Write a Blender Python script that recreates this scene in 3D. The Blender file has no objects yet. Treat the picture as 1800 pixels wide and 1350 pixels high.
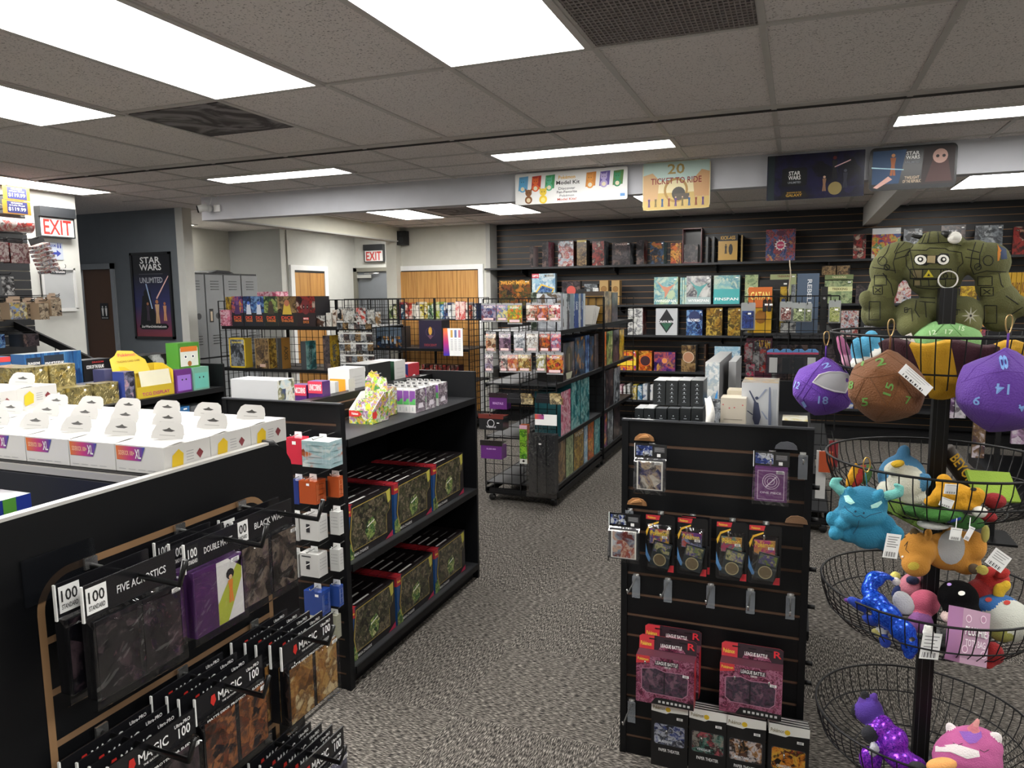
import bpy, bmesh, math, random
from mathutils import Vector, Matrix, Euler
R_ = random.Random(7)
pi = math.pi
# ---------------------------------------------------------------- camera, world, exposure
scene = bpy.context.scene
COL = scene.collection
YAW, PITCH, ROLL, FL, EYE = .3734, .1215, -.01146, 1282.7, 1.65
_f = Vector((-math.sin(YAW) * math.cos(PITCH), math.cos(YAW) * math.cos(PITCH), -math.sin(PITCH)))
_r0 = Vector((math.cos(YAW), math.sin(YAW), 0))
_u0 = _r0.cross(_f)
_r = math.cos(ROLL) * _r0 + math.sin(ROLL) * _u0
_u = -math.sin(ROLL) * _r0 + math.cos(ROLL) * _u0
cam_data = bpy.data.cameras.new('camera')
cam = bpy.data.objects.new('camera', cam_data)
COL.objects.link(cam)
cam.matrix_world = Matrix(((_r.x, _u.x, -_f.x, 0), (_r.y, _u.y, -_f.y, 0), (_r.z, _u.z, -_f.z, EYE), (0, 0, 0, 1)))
cam_data.sensor_width = 36
cam_data.lens = 36 * FL / 1800
cam_data.clip_start = .05
scene.camera = cam
world = bpy.data.worlds.new('world')
scene.world = world
world.use_nodes = True
world.node_tree.nodes['Background'].inputs[0].default_value = (.5, .52, .55, 1)
world.node_tree.nodes['Background'].inputs[1].default_value = .3
scene.view_settings.view_transform = 'Standard'
scene.view_settings.look = 'None'
scene.view_settings.gamma = 1
scene.view_settings.use_curve_mapping = False
scene.view_settings.exposure = 0.84
scene.cycles.use_denoising = True
scene.cycles.max_bounces = 7
scene.cycles.diffuse_bounces = 4
scene.cycles.glossy_bounces = 3
scene.cycles.transparent_max_bounces = 10
scene.cycles.sample_clamp_indirect = 4
LIGHT_POWER = 15.5         # what the ceiling panels give off
CEIL = 2.58               # ceiling height

def at(x, y, ax, v):
 """the point of the plane (axis ax = v) seen at pixel x, y of the 1800 x 1350 photograph"""
 d = _f + (x - 900) / FL * _r - (y - 675) / FL * _u
 o = Vector((0, 0, EYE))
 t = (v - o[ax]) / d[ax]
 return o + t * d

# ---------------------------------------------------------------- materials
MATS = {}

def lin(c):
 return tuple((v / 12.92 if v <= .04045 else ((v + .055) / 1.055) ** 2.4) for v in c)

def hexc(h):
 h = h.lstrip('#')
 return lin(tuple(int(h[i:i + 2], 16) / 255 for i in (0, 2, 4)))

def _new(name):
 m = bpy.data.materials.new(name)
 m.use_nodes = True
 nt = m.node_tree
 return m, nt, nt.nodes['Principled BSDF']

def mat(col, rough=.5, metal=0, spec=.5, coat=0, alpha=1, name=None, bump=0, bscale=200, sheen=0, trans=0):
 """plain procedural paint; col is a hex string; a slight noise keeps it from being dead flat"""
 key = ('p', col, rough, metal, spec, coat, alpha, bump, bscale, sheen, trans)
 if key in MATS:
  return MATS[key]
 m, nt, b = _new(name or 'paint_' + col.strip('#'))
 c = hexc(col)
 N, L = nt.nodes, nt.links
 tc = N.new('ShaderNodeTexCoord')
 nz = N.new('ShaderNodeTexNoise')
 nz.inputs['Scale'].default_value = 9
 L.new(tc.outputs['Object'], nz.inputs['Vector'])
 mx = N.new('ShaderNodeMix')
 mx.data_type = 'RGBA'
 mx.inputs[6].default_value = (*[v * .93 for v in c], 1)
 mx.inputs[7].default_value = (*[min(1, v * 1.06 + .001) for v in c], 1)
 L.new(nz.outputs[0], mx.inputs[0])
 L.new(mx.outputs[2], b.inputs['Base Color'])
 b.inputs['Roughness'].default_value = rough
 b.inputs['Metallic'].default_value = metal
 b.inputs['Specular IOR Level'].default_value = spec
 b.inputs['Coat Weight'].default_value = coat
 b.inputs['Coat Roughness'].default_value = .12
 b.inputs['Alpha'].default_value = alpha
 if trans:
  b.inputs['Transmission Weight'].default_value = trans
 if sheen:
  b.inputs['Sheen Weight'].default_value = sheen * .12
  b.inputs['Sheen Roughness'].default_value = .6
 if bump:
  n2 = N.new('ShaderNodeTexNoise')
  n2.inputs['Scale'].default_value = bscale
  n2.inputs['Detail'].default_value = 3
  L.new(tc.outputs['Object'], n2.inputs['Vector'])
  bp = N.new('ShaderNodeBump')
  bp.inputs['Strength'].default_value = bump
  bp.inputs['Distance'].default_value = .004
  L.new(n2.outputs[0], bp.inputs['Height'])
  L.new(bp.outputs[0], b.inputs['Normal'])
 MATS[key] = m
 return m

def art(cols, scale=9, seed=0, rough=.3, coat=.3, dist=.6, alpha=1, stretch=(1, 1, 1)):
 """printed picture: a distorted noise pushed through a colour ramp of the picture's own colours"""
 key = ('a', tuple(cols), scale, seed, rough, coat, dist, alpha, stretch)
 if key in MATS:
  return MATS[key]
 m, nt, b = _new('print_' + cols[0].strip('#'))
 scale = scale * 1.5
 N, L = nt.nodes, nt.links
 tc = N.new('ShaderNodeTexCoord')
 oi = N.new('ShaderNodeObjectInfo')
 mp = N.new('ShaderNodeMapping')
 mp.inputs['Scale'].default_value = stretch
 nz = N.new('ShaderNodeTexNoise')
 nz.noise_dimensions = '4D'
 nz.inputs['Scale'].default_value = scale
 nz.inputs['Detail'].default_value = 9
 nz.inputs['Roughness'].default_value = .62
 nz.inputs['Distortion'].default_value = dist
 ad = N.new('ShaderNodeMath')
 ad.operation = 'MULTIPLY_ADD'
 ad.inputs[1].default_value = 20
 ad.inputs[2].default_value = seed
 L.new(oi.outputs['Random'], ad.inputs[0])
 L.new(ad.outputs[0], nz.inputs['W'])
 L.new(tc.outputs['Object'], mp.inputs[0])
 L.new(mp.outputs[0], nz.inputs['Vector'])
 # patches (pushed about by a second noise) under the fine noise: reads as figures on a printed cover
 n2 = N.new('ShaderNodeTexNoise')
 n2.inputs['Scale'].default_value = scale * .8
 n2.inputs['Detail'].default_value = 2
 L.new(mp.outputs[0], n2.inputs['Vector'])
 vm = N.new('ShaderNodeVectorMath')
 vm.operation = 'MULTIPLY_ADD'
 vm.inputs[1].default_value = (.8 / scale,) * 3
 L.new(n2.outputs['Color'], vm.inputs[0])
 L.new(mp.outputs[0], vm.inputs[2])
 vo = N.new('ShaderNodeTexVoronoi')
 vo.voronoi_dimensions = '4D'
 vo.inputs['Scale'].default_value = scale * 1.1
 L.new(vm.outputs[0], vo.inputs['Vector'])
 L.new(ad.outputs[0], vo.inputs['W'])
 sx = N.new('ShaderNodeSeparateColor')
 L.new(vo.outputs['Color'], sx.inputs[0])
 mm = N.new('ShaderNodeMath')
 mm.operation = 'MULTIPLY_ADD'
 mm.inputs[1].default_value = .36
 mm.inputs[2].default_value = -.18
 L.new(sx.outputs[0], mm.inputs[0])
 am = N.new('ShaderNodeMath')
 L.new(mm.outputs[0], am.inputs[0])
 L.new(nz.outputs[0], am.inputs[1])
 r = N.new('ShaderNodeValToRGB')
 r.color_ramp.interpolation = 'LINEAR'
 k = len(cols)
 el = r.color_ramp.elements
 lo, hi = .30, .70
 for i, c in enumerate(cols):
  p = lo + (hi - lo) * i / max(1, k - 1)
  if i == 0:
   e = el[0]
   e.position = p
  elif i == k - 1:
   e = el[-1]
   e.position = p
  else:
   e = el.new(p)
  e.color = (*[v ** 1.12 * .8 for v in hexc(c)], 1)
 L.new(am.outputs[0], r.inputs[0])
 L.new(r.outputs[0], b.inputs['Base Color'])
 b.inputs['Roughness'].default_value = rough
 b.inputs['Coat Weight'].default_value = coat
 b.inputs['Coat Roughness'].default_value = .1
 b.inputs['Alpha'].default_value = alpha
 MATS[key] = m
 return m

def grad(c0, c1, c2, x0, x1, axis=0, key=''):
 """printed colour run from c0 to c2 along one axis of the thing"""
 k = ('g', c0, c1, c2, x0, x1, axis)
 if k in MATS:
  return MATS[k]
 m, nt, b = _new('print_run')
 N, L = nt.nodes, nt.links
 tc = N.new('ShaderNodeTexCoord')
 sp = N.new('ShaderNodeSeparateXYZ')
 mr = N.new('ShaderNodeMapRange')
 mr.inputs['From Min'].default_value = x0
 mr.inputs['From Max'].default_value = x1
 r = N.new('ShaderNodeValToRGB')
 el = r.color_ramp.elements
 el[0].color = (*hexc(c0), 1)
 el[1].color = (*hexc(c2), 1)
 e = el.new(.5)
 e.color = (*hexc(c1), 1)
 L.new(tc.outputs['Object'], sp.inputs[0])
 L.new(sp.outputs[axis], mr.inputs[0])
 L.new(mr.outputs[0], r.inputs[0])
 L.new(r.outputs[0], b.inputs['Base Color'])
 b.inputs['Roughness'].default_value = .35
 MATS[k] = m
 return m

def emis(col, strength, name):
 m, nt, b = _new(name)
 b.inputs['Base Color'].default_value = (*hexc(col), 1)
 b.inputs['Emission Color'].default_value = (*hexc(col), 1)
 b.inputs['Emission Strength'].default_value = strength
 return m

def clear(col='#ffffff', a=.18, rough=.08):
 """thin clear plastic film: mostly see-through, with a glossy coat"""
 key = ('c', col, a, rough)
 if key in MATS:
  return MATS[key]
 m, nt, b = _new('clear_plastic')
 N, L = nt.nodes, nt.links
 out = N['Material Output']
 gl = N.new('ShaderNodeBsdfGlossy')
 gl.inputs['Roughness'].default_value = rough
 gl.inputs['Color'].default_value = (.9, .9, .9, 1)
 tr = N.new('ShaderNodeBsdfTransparent')
 tr.inputs['Color'].default_value = (*hexc(col), 1)
 lw = N.new('ShaderNodeLayerWeight')
 lw.inputs['Blend'].default_value = a
 nz = N.new('ShaderNodeTexNoise')
 nz.inputs['Scale'].default_value = 22
 nz.inputs['Distortion'].default_value = 1
 tc = N.new('ShaderNodeTexCoord')
 L.new(tc.outputs['Object'], nz.inputs['Vector'])
 bp = N.new('ShaderNodeBump')
 bp.inputs['Strength'].default_value = .6
 bp.inputs['Distance'].default_value = .01
 L.new(nz.outputs[0], bp.inputs['Height'])
 L.new(bp.outputs[0], gl.inputs['Normal'])
 mp = N.new('ShaderNodeMath')
 mp.operation = 'MULTIPLY_ADD'
 mp.inputs[1].default_value = .7
 mp.inputs[2].default_value = a * .5
 L.new(lw.outputs['Fresnel'], mp.inputs[0])
 mx = N.new('ShaderNodeMixShader')
 L.new(mp.outputs[0], mx.inputs[0])
 L.new(tr.outputs[0], mx.inputs[1])
 L.new(gl.outputs[0], mx.inputs[2])
 L.new(mx.outputs[0], out.inputs['Surface'])
 MATS[key] = m
 return m

BLACK = '#141416'
M_black = mat('#0b0b0d', .5, spec=.3)
M_shelf = mat('#222326', .5)
M_wire = mat('#08080a', .5, spec=.3)
M_wood = mat('#8a6647', .7)
M_mdf = mat('#6d5240', .8)
M_chrome = mat('#c8c8c6', .25, metal=.9)
M_white = mat('#ececea', .4)
M_tag = mat('#f4f4f2', .5)
M_grey = mat('#84878a', .5)
M_film = clear()

# ---------------------------------------------------------------- mesh builder
_TXT = {}

def text_geo(s):
 """(vertices, triangles/polygons, width, height) of a line of lettering, cap height about 0.7"""
 if s in _TXT:
  return _TXT[s]
 cu = bpy.data.curves.new('t', 'FONT')
 cu.body = s
 cu.resolution_u = 2
 cu.offset = .016
 ob = bpy.data.objects.new('t', cu)
 COL.objects.link(ob)
 dg = bpy.context.evaluated_depsgraph_get()
 me = bpy.data.meshes.new_from_object(ob.evaluated_get(dg))
 vs = [v.co.copy() for v in me.vertices]
 fs = [tuple(p.vertices) for p in me.polygons]
 bpy.data.objects.remove(ob)
 bpy.data.curves.remove(cu)
 bpy.data.meshes.remove(me)
 if vs:
  x0 = min(v.x for v in vs)
  x1 = max(v.x for v in vs)
  y0 = min(v.y for v in vs)
  y1 = max(v.y for v in vs)
  vs = [Vector((v.x - (x0 + x1) / 2, v.y - (y0 + y1) / 2, 0)) for v in vs]
  _TXT[s] = (vs, fs, x1 - x0, y1 - y0)
 else:
  _TXT[s] = ([], [], 1, 1)
 return _TXT[s]

def frame(o, x, up):
 """matrix whose local x runs along x, local y along up, local z out of the surface, origin o"""
 x = Vector(x).normalized()
 up = Vector(up)
 up = (up - x * up.dot(x)).normalized()
 z = x.cross(up)
 return Matrix(((x.x, up.x, z.x, o[0]), (x.y, up.y, z.y, o[1]), (x.z, up.z, z.z, o[2]), (0, 0, 0, 1)))

class MB:
 def __init__(s):
  s.v, s.f, s.m, s.sm, s.mats = [], [], [], [], []

 def mi(s, m):
  if m not in s.mats:
   s.mats.append(m)
  return s.mats.index(m)

 def add(s, vs, fs, m, smooth=False, M=None):
  o = len(s.v)
  for v in vs:
   v = Vector(v)
   s.v.append(M @ v if M else v)
  i = s.mi(m) if not isinstance(m, list) else None
  for k, f in enumerate(fs):
   s.f.append(tuple(a + o for a in f))
   s.m.append(s.mi(m[k]) if i is None else i)
   s.sm.append(smooth)
  return s

 def box(s, x0, x1, y0, y1, z0, z1, m, M=None):
  """m: one material or dict with keys -x +x -y +y -z +z and '' for the rest"""
  vs = [(x, y, z) for x in (x0, x1) for y in (y0, y1) for z in (z0, z1)]
  fs = [(0, 1, 3, 2), (4, 6, 7, 5), (0, 4, 5, 1), (2, 3, 7, 6), (0, 2, 6, 4), (1, 5, 7, 3)]
  ks = ['-x', '+x', '-y', '+y', '-z', '+z']
  if isinstance(m, dict):
   m = [m.get(k, m['']) for k in ks]
  return s.add(vs, fs, m, M=M)

 def quad(s, a, b, c, d, m):
  return s.add([a, b, c, d], [(0, 1, 2, 3)], m)

 def rect(s, M, x0, x1, y0, y1, m, z=.0006):
  return s.add([(x0, y0, z), (x1, y0, z), (x1, y1, z), (x0, y1, z)], [(0, 1, 2, 3)], m, M=M)

 def poly(s, M, pts, m, z=.0006):
  return s.add([(p[0], p[1], z) for p in pts], [tuple(range(len(pts)))], m, M=M)

 def disc(s, M, cx, cy, r, m, z=.0006, n=20, r2=None, a0=0):
  r2 = r2 or r
  return s.poly(M, [(cx + r * math.cos(a0 + 2 * pi * i / n), cy + r2 * math.sin(a0 + 2 * pi * i / n)) for i in range(n)], m, z)

 def ring(s, M, cx, cy, r, w, m, z=.0006, n=24):
  vs, fs = [], []
  for i in range(n):
   a = 2 * pi * i / n
   for q in (r, r - w):
    vs.append((cx + q * math.cos(a), cy + q * math.sin(a), z))
  for i in range(n):
   j = (i + 1) % n
   fs.append((2 * i, 2 * j, 2 * j + 1, 2 * i + 1))
  return s.add(vs, fs, m, M=M)

 def text(s, M, t, cx, cy, w, h, m, z=.001, fit=True):
  """lettering t centred on cx, cy, filling at most w by h"""
  vs, fs, tw, th = text_geo(t)
  if not vs:
   return s
  if fit:
   sx, sy = w / tw, h / th
   sx = min(sx, sy * 1.6)
  else:
   sx = sy = min(w / tw, h / th)
  return s.add([(v.x * sx + cx, v.y * sy + cy, z) for v in vs], fs, m, M=M)

 def tube(s, pts, r, m, n=6, close=False, cap=True):
  pts = [Vector(p) for p in pts]
  k = len(pts)
  if k < 2:
   return s
  rr = r if isinstance(r, (list, tuple)) else [r] * k
  vs, fs = [], []
  nrm = None
  for i, p in enumerate(pts):
   a = pts[(i - 1) % k] if (close or i > 0) else p
   b = pts[(i + 1) % k] if (close or i < k - 1) else p
   t = (b - a).normalized()
   if nrm is None:
    nrm = Vector((0, 0, 1)) if abs(t.z) < .9 else Vector((1, 0, 0))
   nrm = (nrm - t * nrm.dot(t)).normalized()
   bn = t.cross(nrm)
   for j in range(n):
    q = 2 * pi * j / n
    vs.append(p + (nrm * math.cos(q) + bn * math.sin(q)) * rr[i])
  for i in range(k if close else k - 1):
   for j in range(n):
    a, b = i * n + j, i * n + (j + 1) % n
    c, d = ((i + 1) % k) * n + (j + 1) % n, ((i + 1) % k) * n + j
    fs.append((a, b, c, d))
  if cap and not close:
   fs.append(tuple(reversed(range(n))))
   fs.append(tuple((k - 1) * n + j for j in range(n)))
  return s.add(vs, fs, m, smooth=n > 5)

 def lathe(s, prof, m, n=16, M=None, smooth=True):
  vs, fs = [], []
  for r, z in prof:
   for j in range(n):
    a = 2 * pi * j / n
    vs.append((r * math.cos(a), r * math.sin(a), z))
  for i in range(len(prof) - 1):
   for j in range(n):
    fs.append((i * n + j, i * n + (j + 1) % n, (i + 1) * n + (j + 1) % n, (i + 1) * n + j))
  fs.append(tuple(reversed(range(n))))
  fs.append(tuple((len(prof) - 1) * n + j for j in range(n)))
  return s.add(vs, fs, m, smooth=smooth, M=M)

 def prism(s, pts, a, b, m, M=None):
  """outline pts in the local xz plane pushed from y=a to y=b"""
  k = len(pts)
  vs = [(p[0], a, p[1]) for p in pts] + [(p[0], b, p[1]) for p in pts]
  fs = [tuple(range(k)), tuple(reversed(range(k, 2 * k)))]
  fs += [(i, i + k, (i + 1) % k + k, (i + 1) % k) for i in range(k)]
  if isinstance(m, dict):
   m = [m.get('-y', m['']), m.get('+y', m[''])] + [m['']] * k
  return s.add(vs, fs, m, M=M)

 def mesh(s, name):
  me = bpy.data.meshes.new(name)
  me.from_pydata([tuple(v) for v in s.v], [], s.f)
  for m in s.mats:
   me.materials.append(m)
  me.polygons.foreach_set('material_index', s.m)
  me.polygons.foreach_set('use_smooth', s.sm)
  me.update()
  return me

 def build(s, name, parent=None, loc=None, rotz=0):
  o = bpy.data.objects.new(name, s.mesh(name))
  COL.objects.link(o)
  if loc is not None:
   o.location = loc
  o.rotation_euler = (0, 0, rotz)
  if parent:
   o.parent = parent
  return o

def tag(o, label=None, cat=None, group=None, kind=None):
 if label:
  n = len(label.split())
  if not 4 <= n <= 16:
   print('LABEL LENGTH', n, label)
  o['label'] = label
 if cat:
  o['category'] = cat
 if group:
  o['group'] = group
 if kind:
  o['kind'] = kind
 return o

def thing(name, loc, label, cat, group=None, rot=0):
 o = bpy.data.objects.new(name, None)
 COL.objects.link(o)
 o.location = loc
 o.rotation_euler = rot if isinstance(rot, (tuple, Euler)) else (0, 0, rot)
 o.empty_display_size = .05
 return tag(o, label, cat, group)

def struct(name, mb, loc=None, rotz=0):
 return tag(mb.build(name, None, loc, rotz), kind='structure')

def dup(o, loc, rot=0, label=None, group=None):
 """a copy of a thing together with its parts and sub-parts"""
 c = o.copy()
 COL.objects.link(c)
 c.location = loc
 c.rotation_euler = rot if isinstance(rot, (tuple, Euler)) else (0, 0, rot)
 if label:
  tag(c, label)
 if group:
  c['group'] = group
 for ch in list(o.children):
  d = ch.copy()
  COL.objects.link(d)
  d.parent = c
  for g in list(ch.children):
   e = g.copy()
   COL.objects.link(e)
   e.parent = d
 return c

ORD = ['first', 'second', 'third', 'fourth', 'fifth', 'sixth', 'seventh', 'eighth', 'ninth', 'tenth', 'eleventh', 'twelfth',
       'thirteenth', 'fourteenth', 'fifteenth', 'sixteenth', 'seventeenth', 'eighteenth', 'nineteenth', 'twentieth', 'twenty-first', 'twenty-second']
# ================================================================ ROOM SHELL
XL, XR, YF, YB = -6.07, 3.4, -2.2, 9.2

def carpet():
 m, nt, b = _new('grey_loop_carpet')
 N, L = nt.nodes, nt.links
 tc = N.new('ShaderNodeTexCoord')
 # carpet tiles laid quarter-turned: the streaks run along x in one tile and along y in the next
 ch = N.new('ShaderNodeTexChecker')
 ch.inputs['Scale'].default_value = 1.64
 L.new(tc.outputs['Object'], ch.inputs[0])
 outs = []
 for sc in ((42, 300, 1), (300, 42, 1)):
  mp = N.new('ShaderNodeMapping')
  mp.inputs['Scale'].default_value = sc
  nz = N.new('ShaderNodeTexNoise')
  nz.inputs['Scale'].default_value = 1
  nz.inputs['Detail'].default_value = 3
  L.new(tc.outputs['Object'], mp.inputs[0])
  L.new(mp.outputs[0], nz.inputs['Vector'])
  outs.append(nz)
 mx = N.new('ShaderNodeMix')
 L.new(ch.outputs['Fac'], mx.inputs[0])
 L.new(outs[0].outputs[0], mx.inputs[2])
 L.new(outs[1].outputs[0], mx.inputs[3])
 r = N.new('ShaderNodeValToRGB')
 el = r.color_ramp.elements
 el[0].position, el[0].color = .36, (*hexc('#1b1a19'), 1)
 el[1].position, el[1].color = .66, (*hexc('#98928a'), 1)
 e = el.new(.5)
 e.color = (*hexc('#4b4743'), 1)
 L.new(mx.outputs[0], r.inputs[0])
 L.new(r.outputs[0], b.inputs['Base Color'])
 b.inputs['Roughness'].default_value = .95
 b.inputs['Specular IOR Level'].default_value = .1
 bp = N.new('ShaderNodeBump')
 bp.inputs['Strength'].default_value = .7
 bp.inputs['Distance'].default_value = .004
 L.new(mx.outputs[0], bp.inputs['Height'])
 L.new(bp.outputs[0], b.inputs['Normal'])
 return m

def tile_mat():
 m, nt, b = _new('acoustic_tile')
 N, L = nt.nodes, nt.links
 tc = N.new('ShaderNodeTexCoord')
 v = N.new('ShaderNodeTexNoise')
 v.inputs['Scale'].default_value = 130
 v.inputs['Detail'].default_value = 2
 L.new(tc.outputs['Object'], v.inputs['Vector'])
 r = N.new('ShaderNodeValToRGB')
 el = r.color_ramp.elements
 el[0].position, el[0].color = .30, (*hexc('#8a8482'), 1)
 el[1].position, el[1].color = .42, (*hexc('#ebe5e1'), 1)
 L.new(v.outputs[0], r.inputs[0])
 n2 = N.new('ShaderNodeTexNoise')
 n2.inputs['Scale'].default_value = 1.3
 L.new(tc.outputs['Object'], n2.inputs['Vector'])
 mx = N.new('ShaderNodeMix')
 mx.data_type = 'RGBA'
 mx.blend_type = 'MULTIPLY'
 mx.inputs[0].default_value = 1
 r2 = N.new('ShaderNodeValToRGB')
 r2.color_ramp.elements[0].color = (.82, .82, .84, 1)
 r2.color_ramp.elements[1].color = (1, .98, .98, 1)
 L.new(n2.outputs[0], r2.inputs[0])
 L.new(r.outputs[0], mx.inputs[6])
 L.new(r2.outputs[0], mx.inputs[7])
 L.new(mx.outputs[2], b.inputs['Base Color'])
 b.inputs['Roughness'].default_value = .9
 return m

M_paint = mat('#c2c2bc', .7, name='white_wall_paint')
M_cream = mat('#c6c4b9', .7)
M_gwall = mat('#62686d', .75)
M_gwall2 = mat('#8a8a88', .75)
M_beam = mat('#bfc0c6', .6)
M_dark = mat('#1b1b1d', .6)
M_bar = mat('#c0bcb8', .5)
m = MB().box(XL - 3, XR, YF, 12, -.05, 0, carpet())
struct('floor', m)
m = MB().box(XL - 3, XR, YF, 12, CEIL, CEIL + .05, tile_mat())
ceiling = struct('ceiling', m)
# ceiling grid: T bars hung a few millimetres below the tiles
GX = [-5.635, -5.025, -4.415, -3.805, -3.195, -2.585, -1.975, -1.365, -.755, -.15, .465, 1.075, 1.685, 2.295, 2.9]
m = MB()
for x in GX:
 m.box(x - .013, x + .013, YF, YB, CEIL - .006, CEIL, M_bar)
for k, (y, w) in enumerate([(-1.0, .02), (.38, .02), (1.6, .02), (2.82, .024), (4.04, .07), (4.52, .02), (4.88, .02), (5.3, .02), (6.1, .02), (6.78, .03), (8.0, .03), (8.6, .02)]):
 m.box(-6.05, XR, y - w / 2, y + w / 2, CEIL - .0075, CEIL - .001, M_bar)
# the dropped trim where the two grids meet
m.box(-6.05, XR, 4.1, 4.112, CEIL - .012, CEIL - .002, mat('#3a3838', .8))
struct('trim_1', m)

# walls
m = MB().box(XL - .1, XL, YF, 4.81, 0, CEIL, M_paint)
struct('wall_left', m)
m = MB().box(XR, XR + .1, YF, 12, 0, CEIL, M_paint)
struct('wall_right', m)
m = MB().box(XL - 3, XR, YF - .1, YF, 0, CEIL, M_paint)
struct('wall_front', m)
# grey wall with the poster, and its white corner post
m = MB()
m.box(-6.94, -6.03, 5.9, 6.0, 0, CEIL, {'': M_gwall, '+x': M_paint})
m.box(-8.5, -7.5, 5.9, 6.0, 0, CEIL, M_gwall)
m.box(-7.5, -6.94, 5.9, 6.0, 2.0, CEIL, M_gwall)
struct('wall_hall_left', m)
m = MB().box(-6.03, -5.93, 5.9, 6.02, 0, CEIL, M_paint)
struct('trim_2', m)
# back of the hall behind the lockers
m = MB().box(-7.62, -7.5, 6.0, 8.28, 0, CEIL, M_cream)
struct('wall_locker_side', m)
m = MB().box(-6.72, -6.6, 8.4, 10.05, 0, CEIL, M_paint)
struct('wall_closet_side', m)
m = MB().box(-6.6, -4.9, 10.05, 10.15, 0, CEIL, M_paint)
struct('wall_hall_back', m)
# grey return wall left of the closet
Yb = 8.28
xb = at(493, 440, 1, Yb).x
m = MB().box(-7.9, xb, Yb, Yb + .12, 0, CEIL, {'': M_gwall2, '+x': M_paint})
struct('wall_hall_return', m)
# back walls of the shop
m = MB().box(-5.29, -3.86, 8.96, 9.3, 0, CEIL, {'': M_cream})
m.box(-5.29, -5.13, 8.82, 8.96, 0, CEIL, M_cream)
struct('wall_back_left', m)
m = MB().box(-3.86, -3.8, 8.96, YB + .1, 0, CEIL, mat('#b4b3ae', .7))
struct('wall_pillar', m)

def slatwall(mb, x0, x1, y, z0, z1, pitch, face, groove, gw=.008, depth=.012, zs=None):
 """boards facing -y with darker grooves between them"""
 n = int((z1 - z0) / pitch)
 mb.box(x0, x1, y + depth, y + depth + .02, z0, z1, groove)
 z = z1
 while z > z0 + .001:
  lo = max(z0, z - pitch + gw)
  mb.box(x0, x1, y, y + depth, lo, z, face)
  z -= pitch
 return mb

m = slatwall(MB(), -3.8, XR, YB, .1, CEIL, .0762, mat('#15161a', .42), mat('#9a7450', .7), gw=.008, depth=.003)
struct('wall_back', m)

# hanging beams
m = MB().box(-5.2, XR, 5.41, 5.53, 2.37, CEIL, M_beam)
struct('trim_3', m)
m = MB().box(-5.24, -5.12, 5.53, 8.9, 2.39, CEIL, mat('#d9d6c6', .6))
m.box(-5.24, -5.1, 5.53, 8.9, 2.385, 2.4, M_paint)
struct('trim_4', m)
m = MB().box(.64, .78, 5.53, YB, 2.37, CEIL, mat('#dedcd8', .6))
struct('trim_5', m)
# baseboard on the hall side
m = MB().box(XL, XL + .012, YF, 4.81, 0, .1, M_dark)
struct('baseboard_left', m)

# closet doors (wood) and frames
def oak():
 m, nt, b = _new('oak_veneer')
 N, L = nt.nodes, nt.links
 tc = N.new('ShaderNodeTexCoord')
 mp = N.new('ShaderNodeMapping')
 mp.inputs['Scale'].default_value = (28, 28, 1.2)
 nz = N.new('ShaderNodeTexNoise')
 nz.inputs['Scale'].default_value = 1.5
 nz.inputs['Detail'].default_value = 4
 L.new(tc.outputs['Object'], mp.inputs[0])
 L.new(mp.outputs[0], nz.inputs['Vector'])
 r = N.new('ShaderNodeValToRGB')
 el = r.color_ramp.elements
 el[0].position, el[0].color = .35, (*hexc('#a2713a'), 1)
 el[1].position, el[1].color = .65, (*hexc('#c08f4f'), 1)
 L.new(nz.outputs[0], r.inputs[0])
 L.new(r.outputs[0], b.inputs['Base Color'])
 b.inputs['Roughness'].default_value = .5
 return m

M_oak = oak()
x0, x1 = at(704, 600, 1, 8.955).x, at(843, 600, 1, 8.955).x
d = thing('closet_door', ((x0 + x1) / 2, 8.94, 0), 'wide oak bifold closet doors left of the black slatwall', 'door')
w = (x1 - x0) / 4
for i in range(4):
 MB().box(-2 * w + i * w + .003, -2 * w + (i + 1) * w - .003, -.015, .015, .01, 1.98, M_oak).build('door_leaf', d)
d['kind'] = 'structure'
d.name = 'door_1'
m = MB()
m.box(x0 - .075, x0 - .005, 8.93, 8.959, 0, 2.06, M_white)
m.box(x1 + .005, x1 + .075, 8.93, 8.959, 0, 2.06, M_white)
m.box(x0 - .005, x1 + .005, 8.93, 8.959, 1.995, 2.06, M_white)
m.box(x0 - .005, x1 + .005, 8.945, 8.959, 1.98, 1.995, M_dark)
struct('trim_6', m)
# second closet on the side wall
y0, y1 = 8.5, 9.2
m = MB().box(-6.6, -6.585, y0 + .003, (y0 + y1) / 2 - .002, .01, 2.0, M_oak)
m.box(-6.6, -6.585, (y0 + y1) / 2 + .002, y1 - .003, .01, 2.0, M_oak)
struct('door_2', m)
m = MB()
m.box(-6.6, -6.57, y0 - .08, y0, 0, 2.1, M_white)
m.box(-6.6, -6.57, y1, y1 + .08, 0, 2.1, M_white)
m.box(-6.6, -6.57, y0, y1, 2.03, 2.1, M_white)
m.box(-6.6, -6.58, y0, y1, 2.0, 2.03, M_dark)
struct('trim_7', m)
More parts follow.
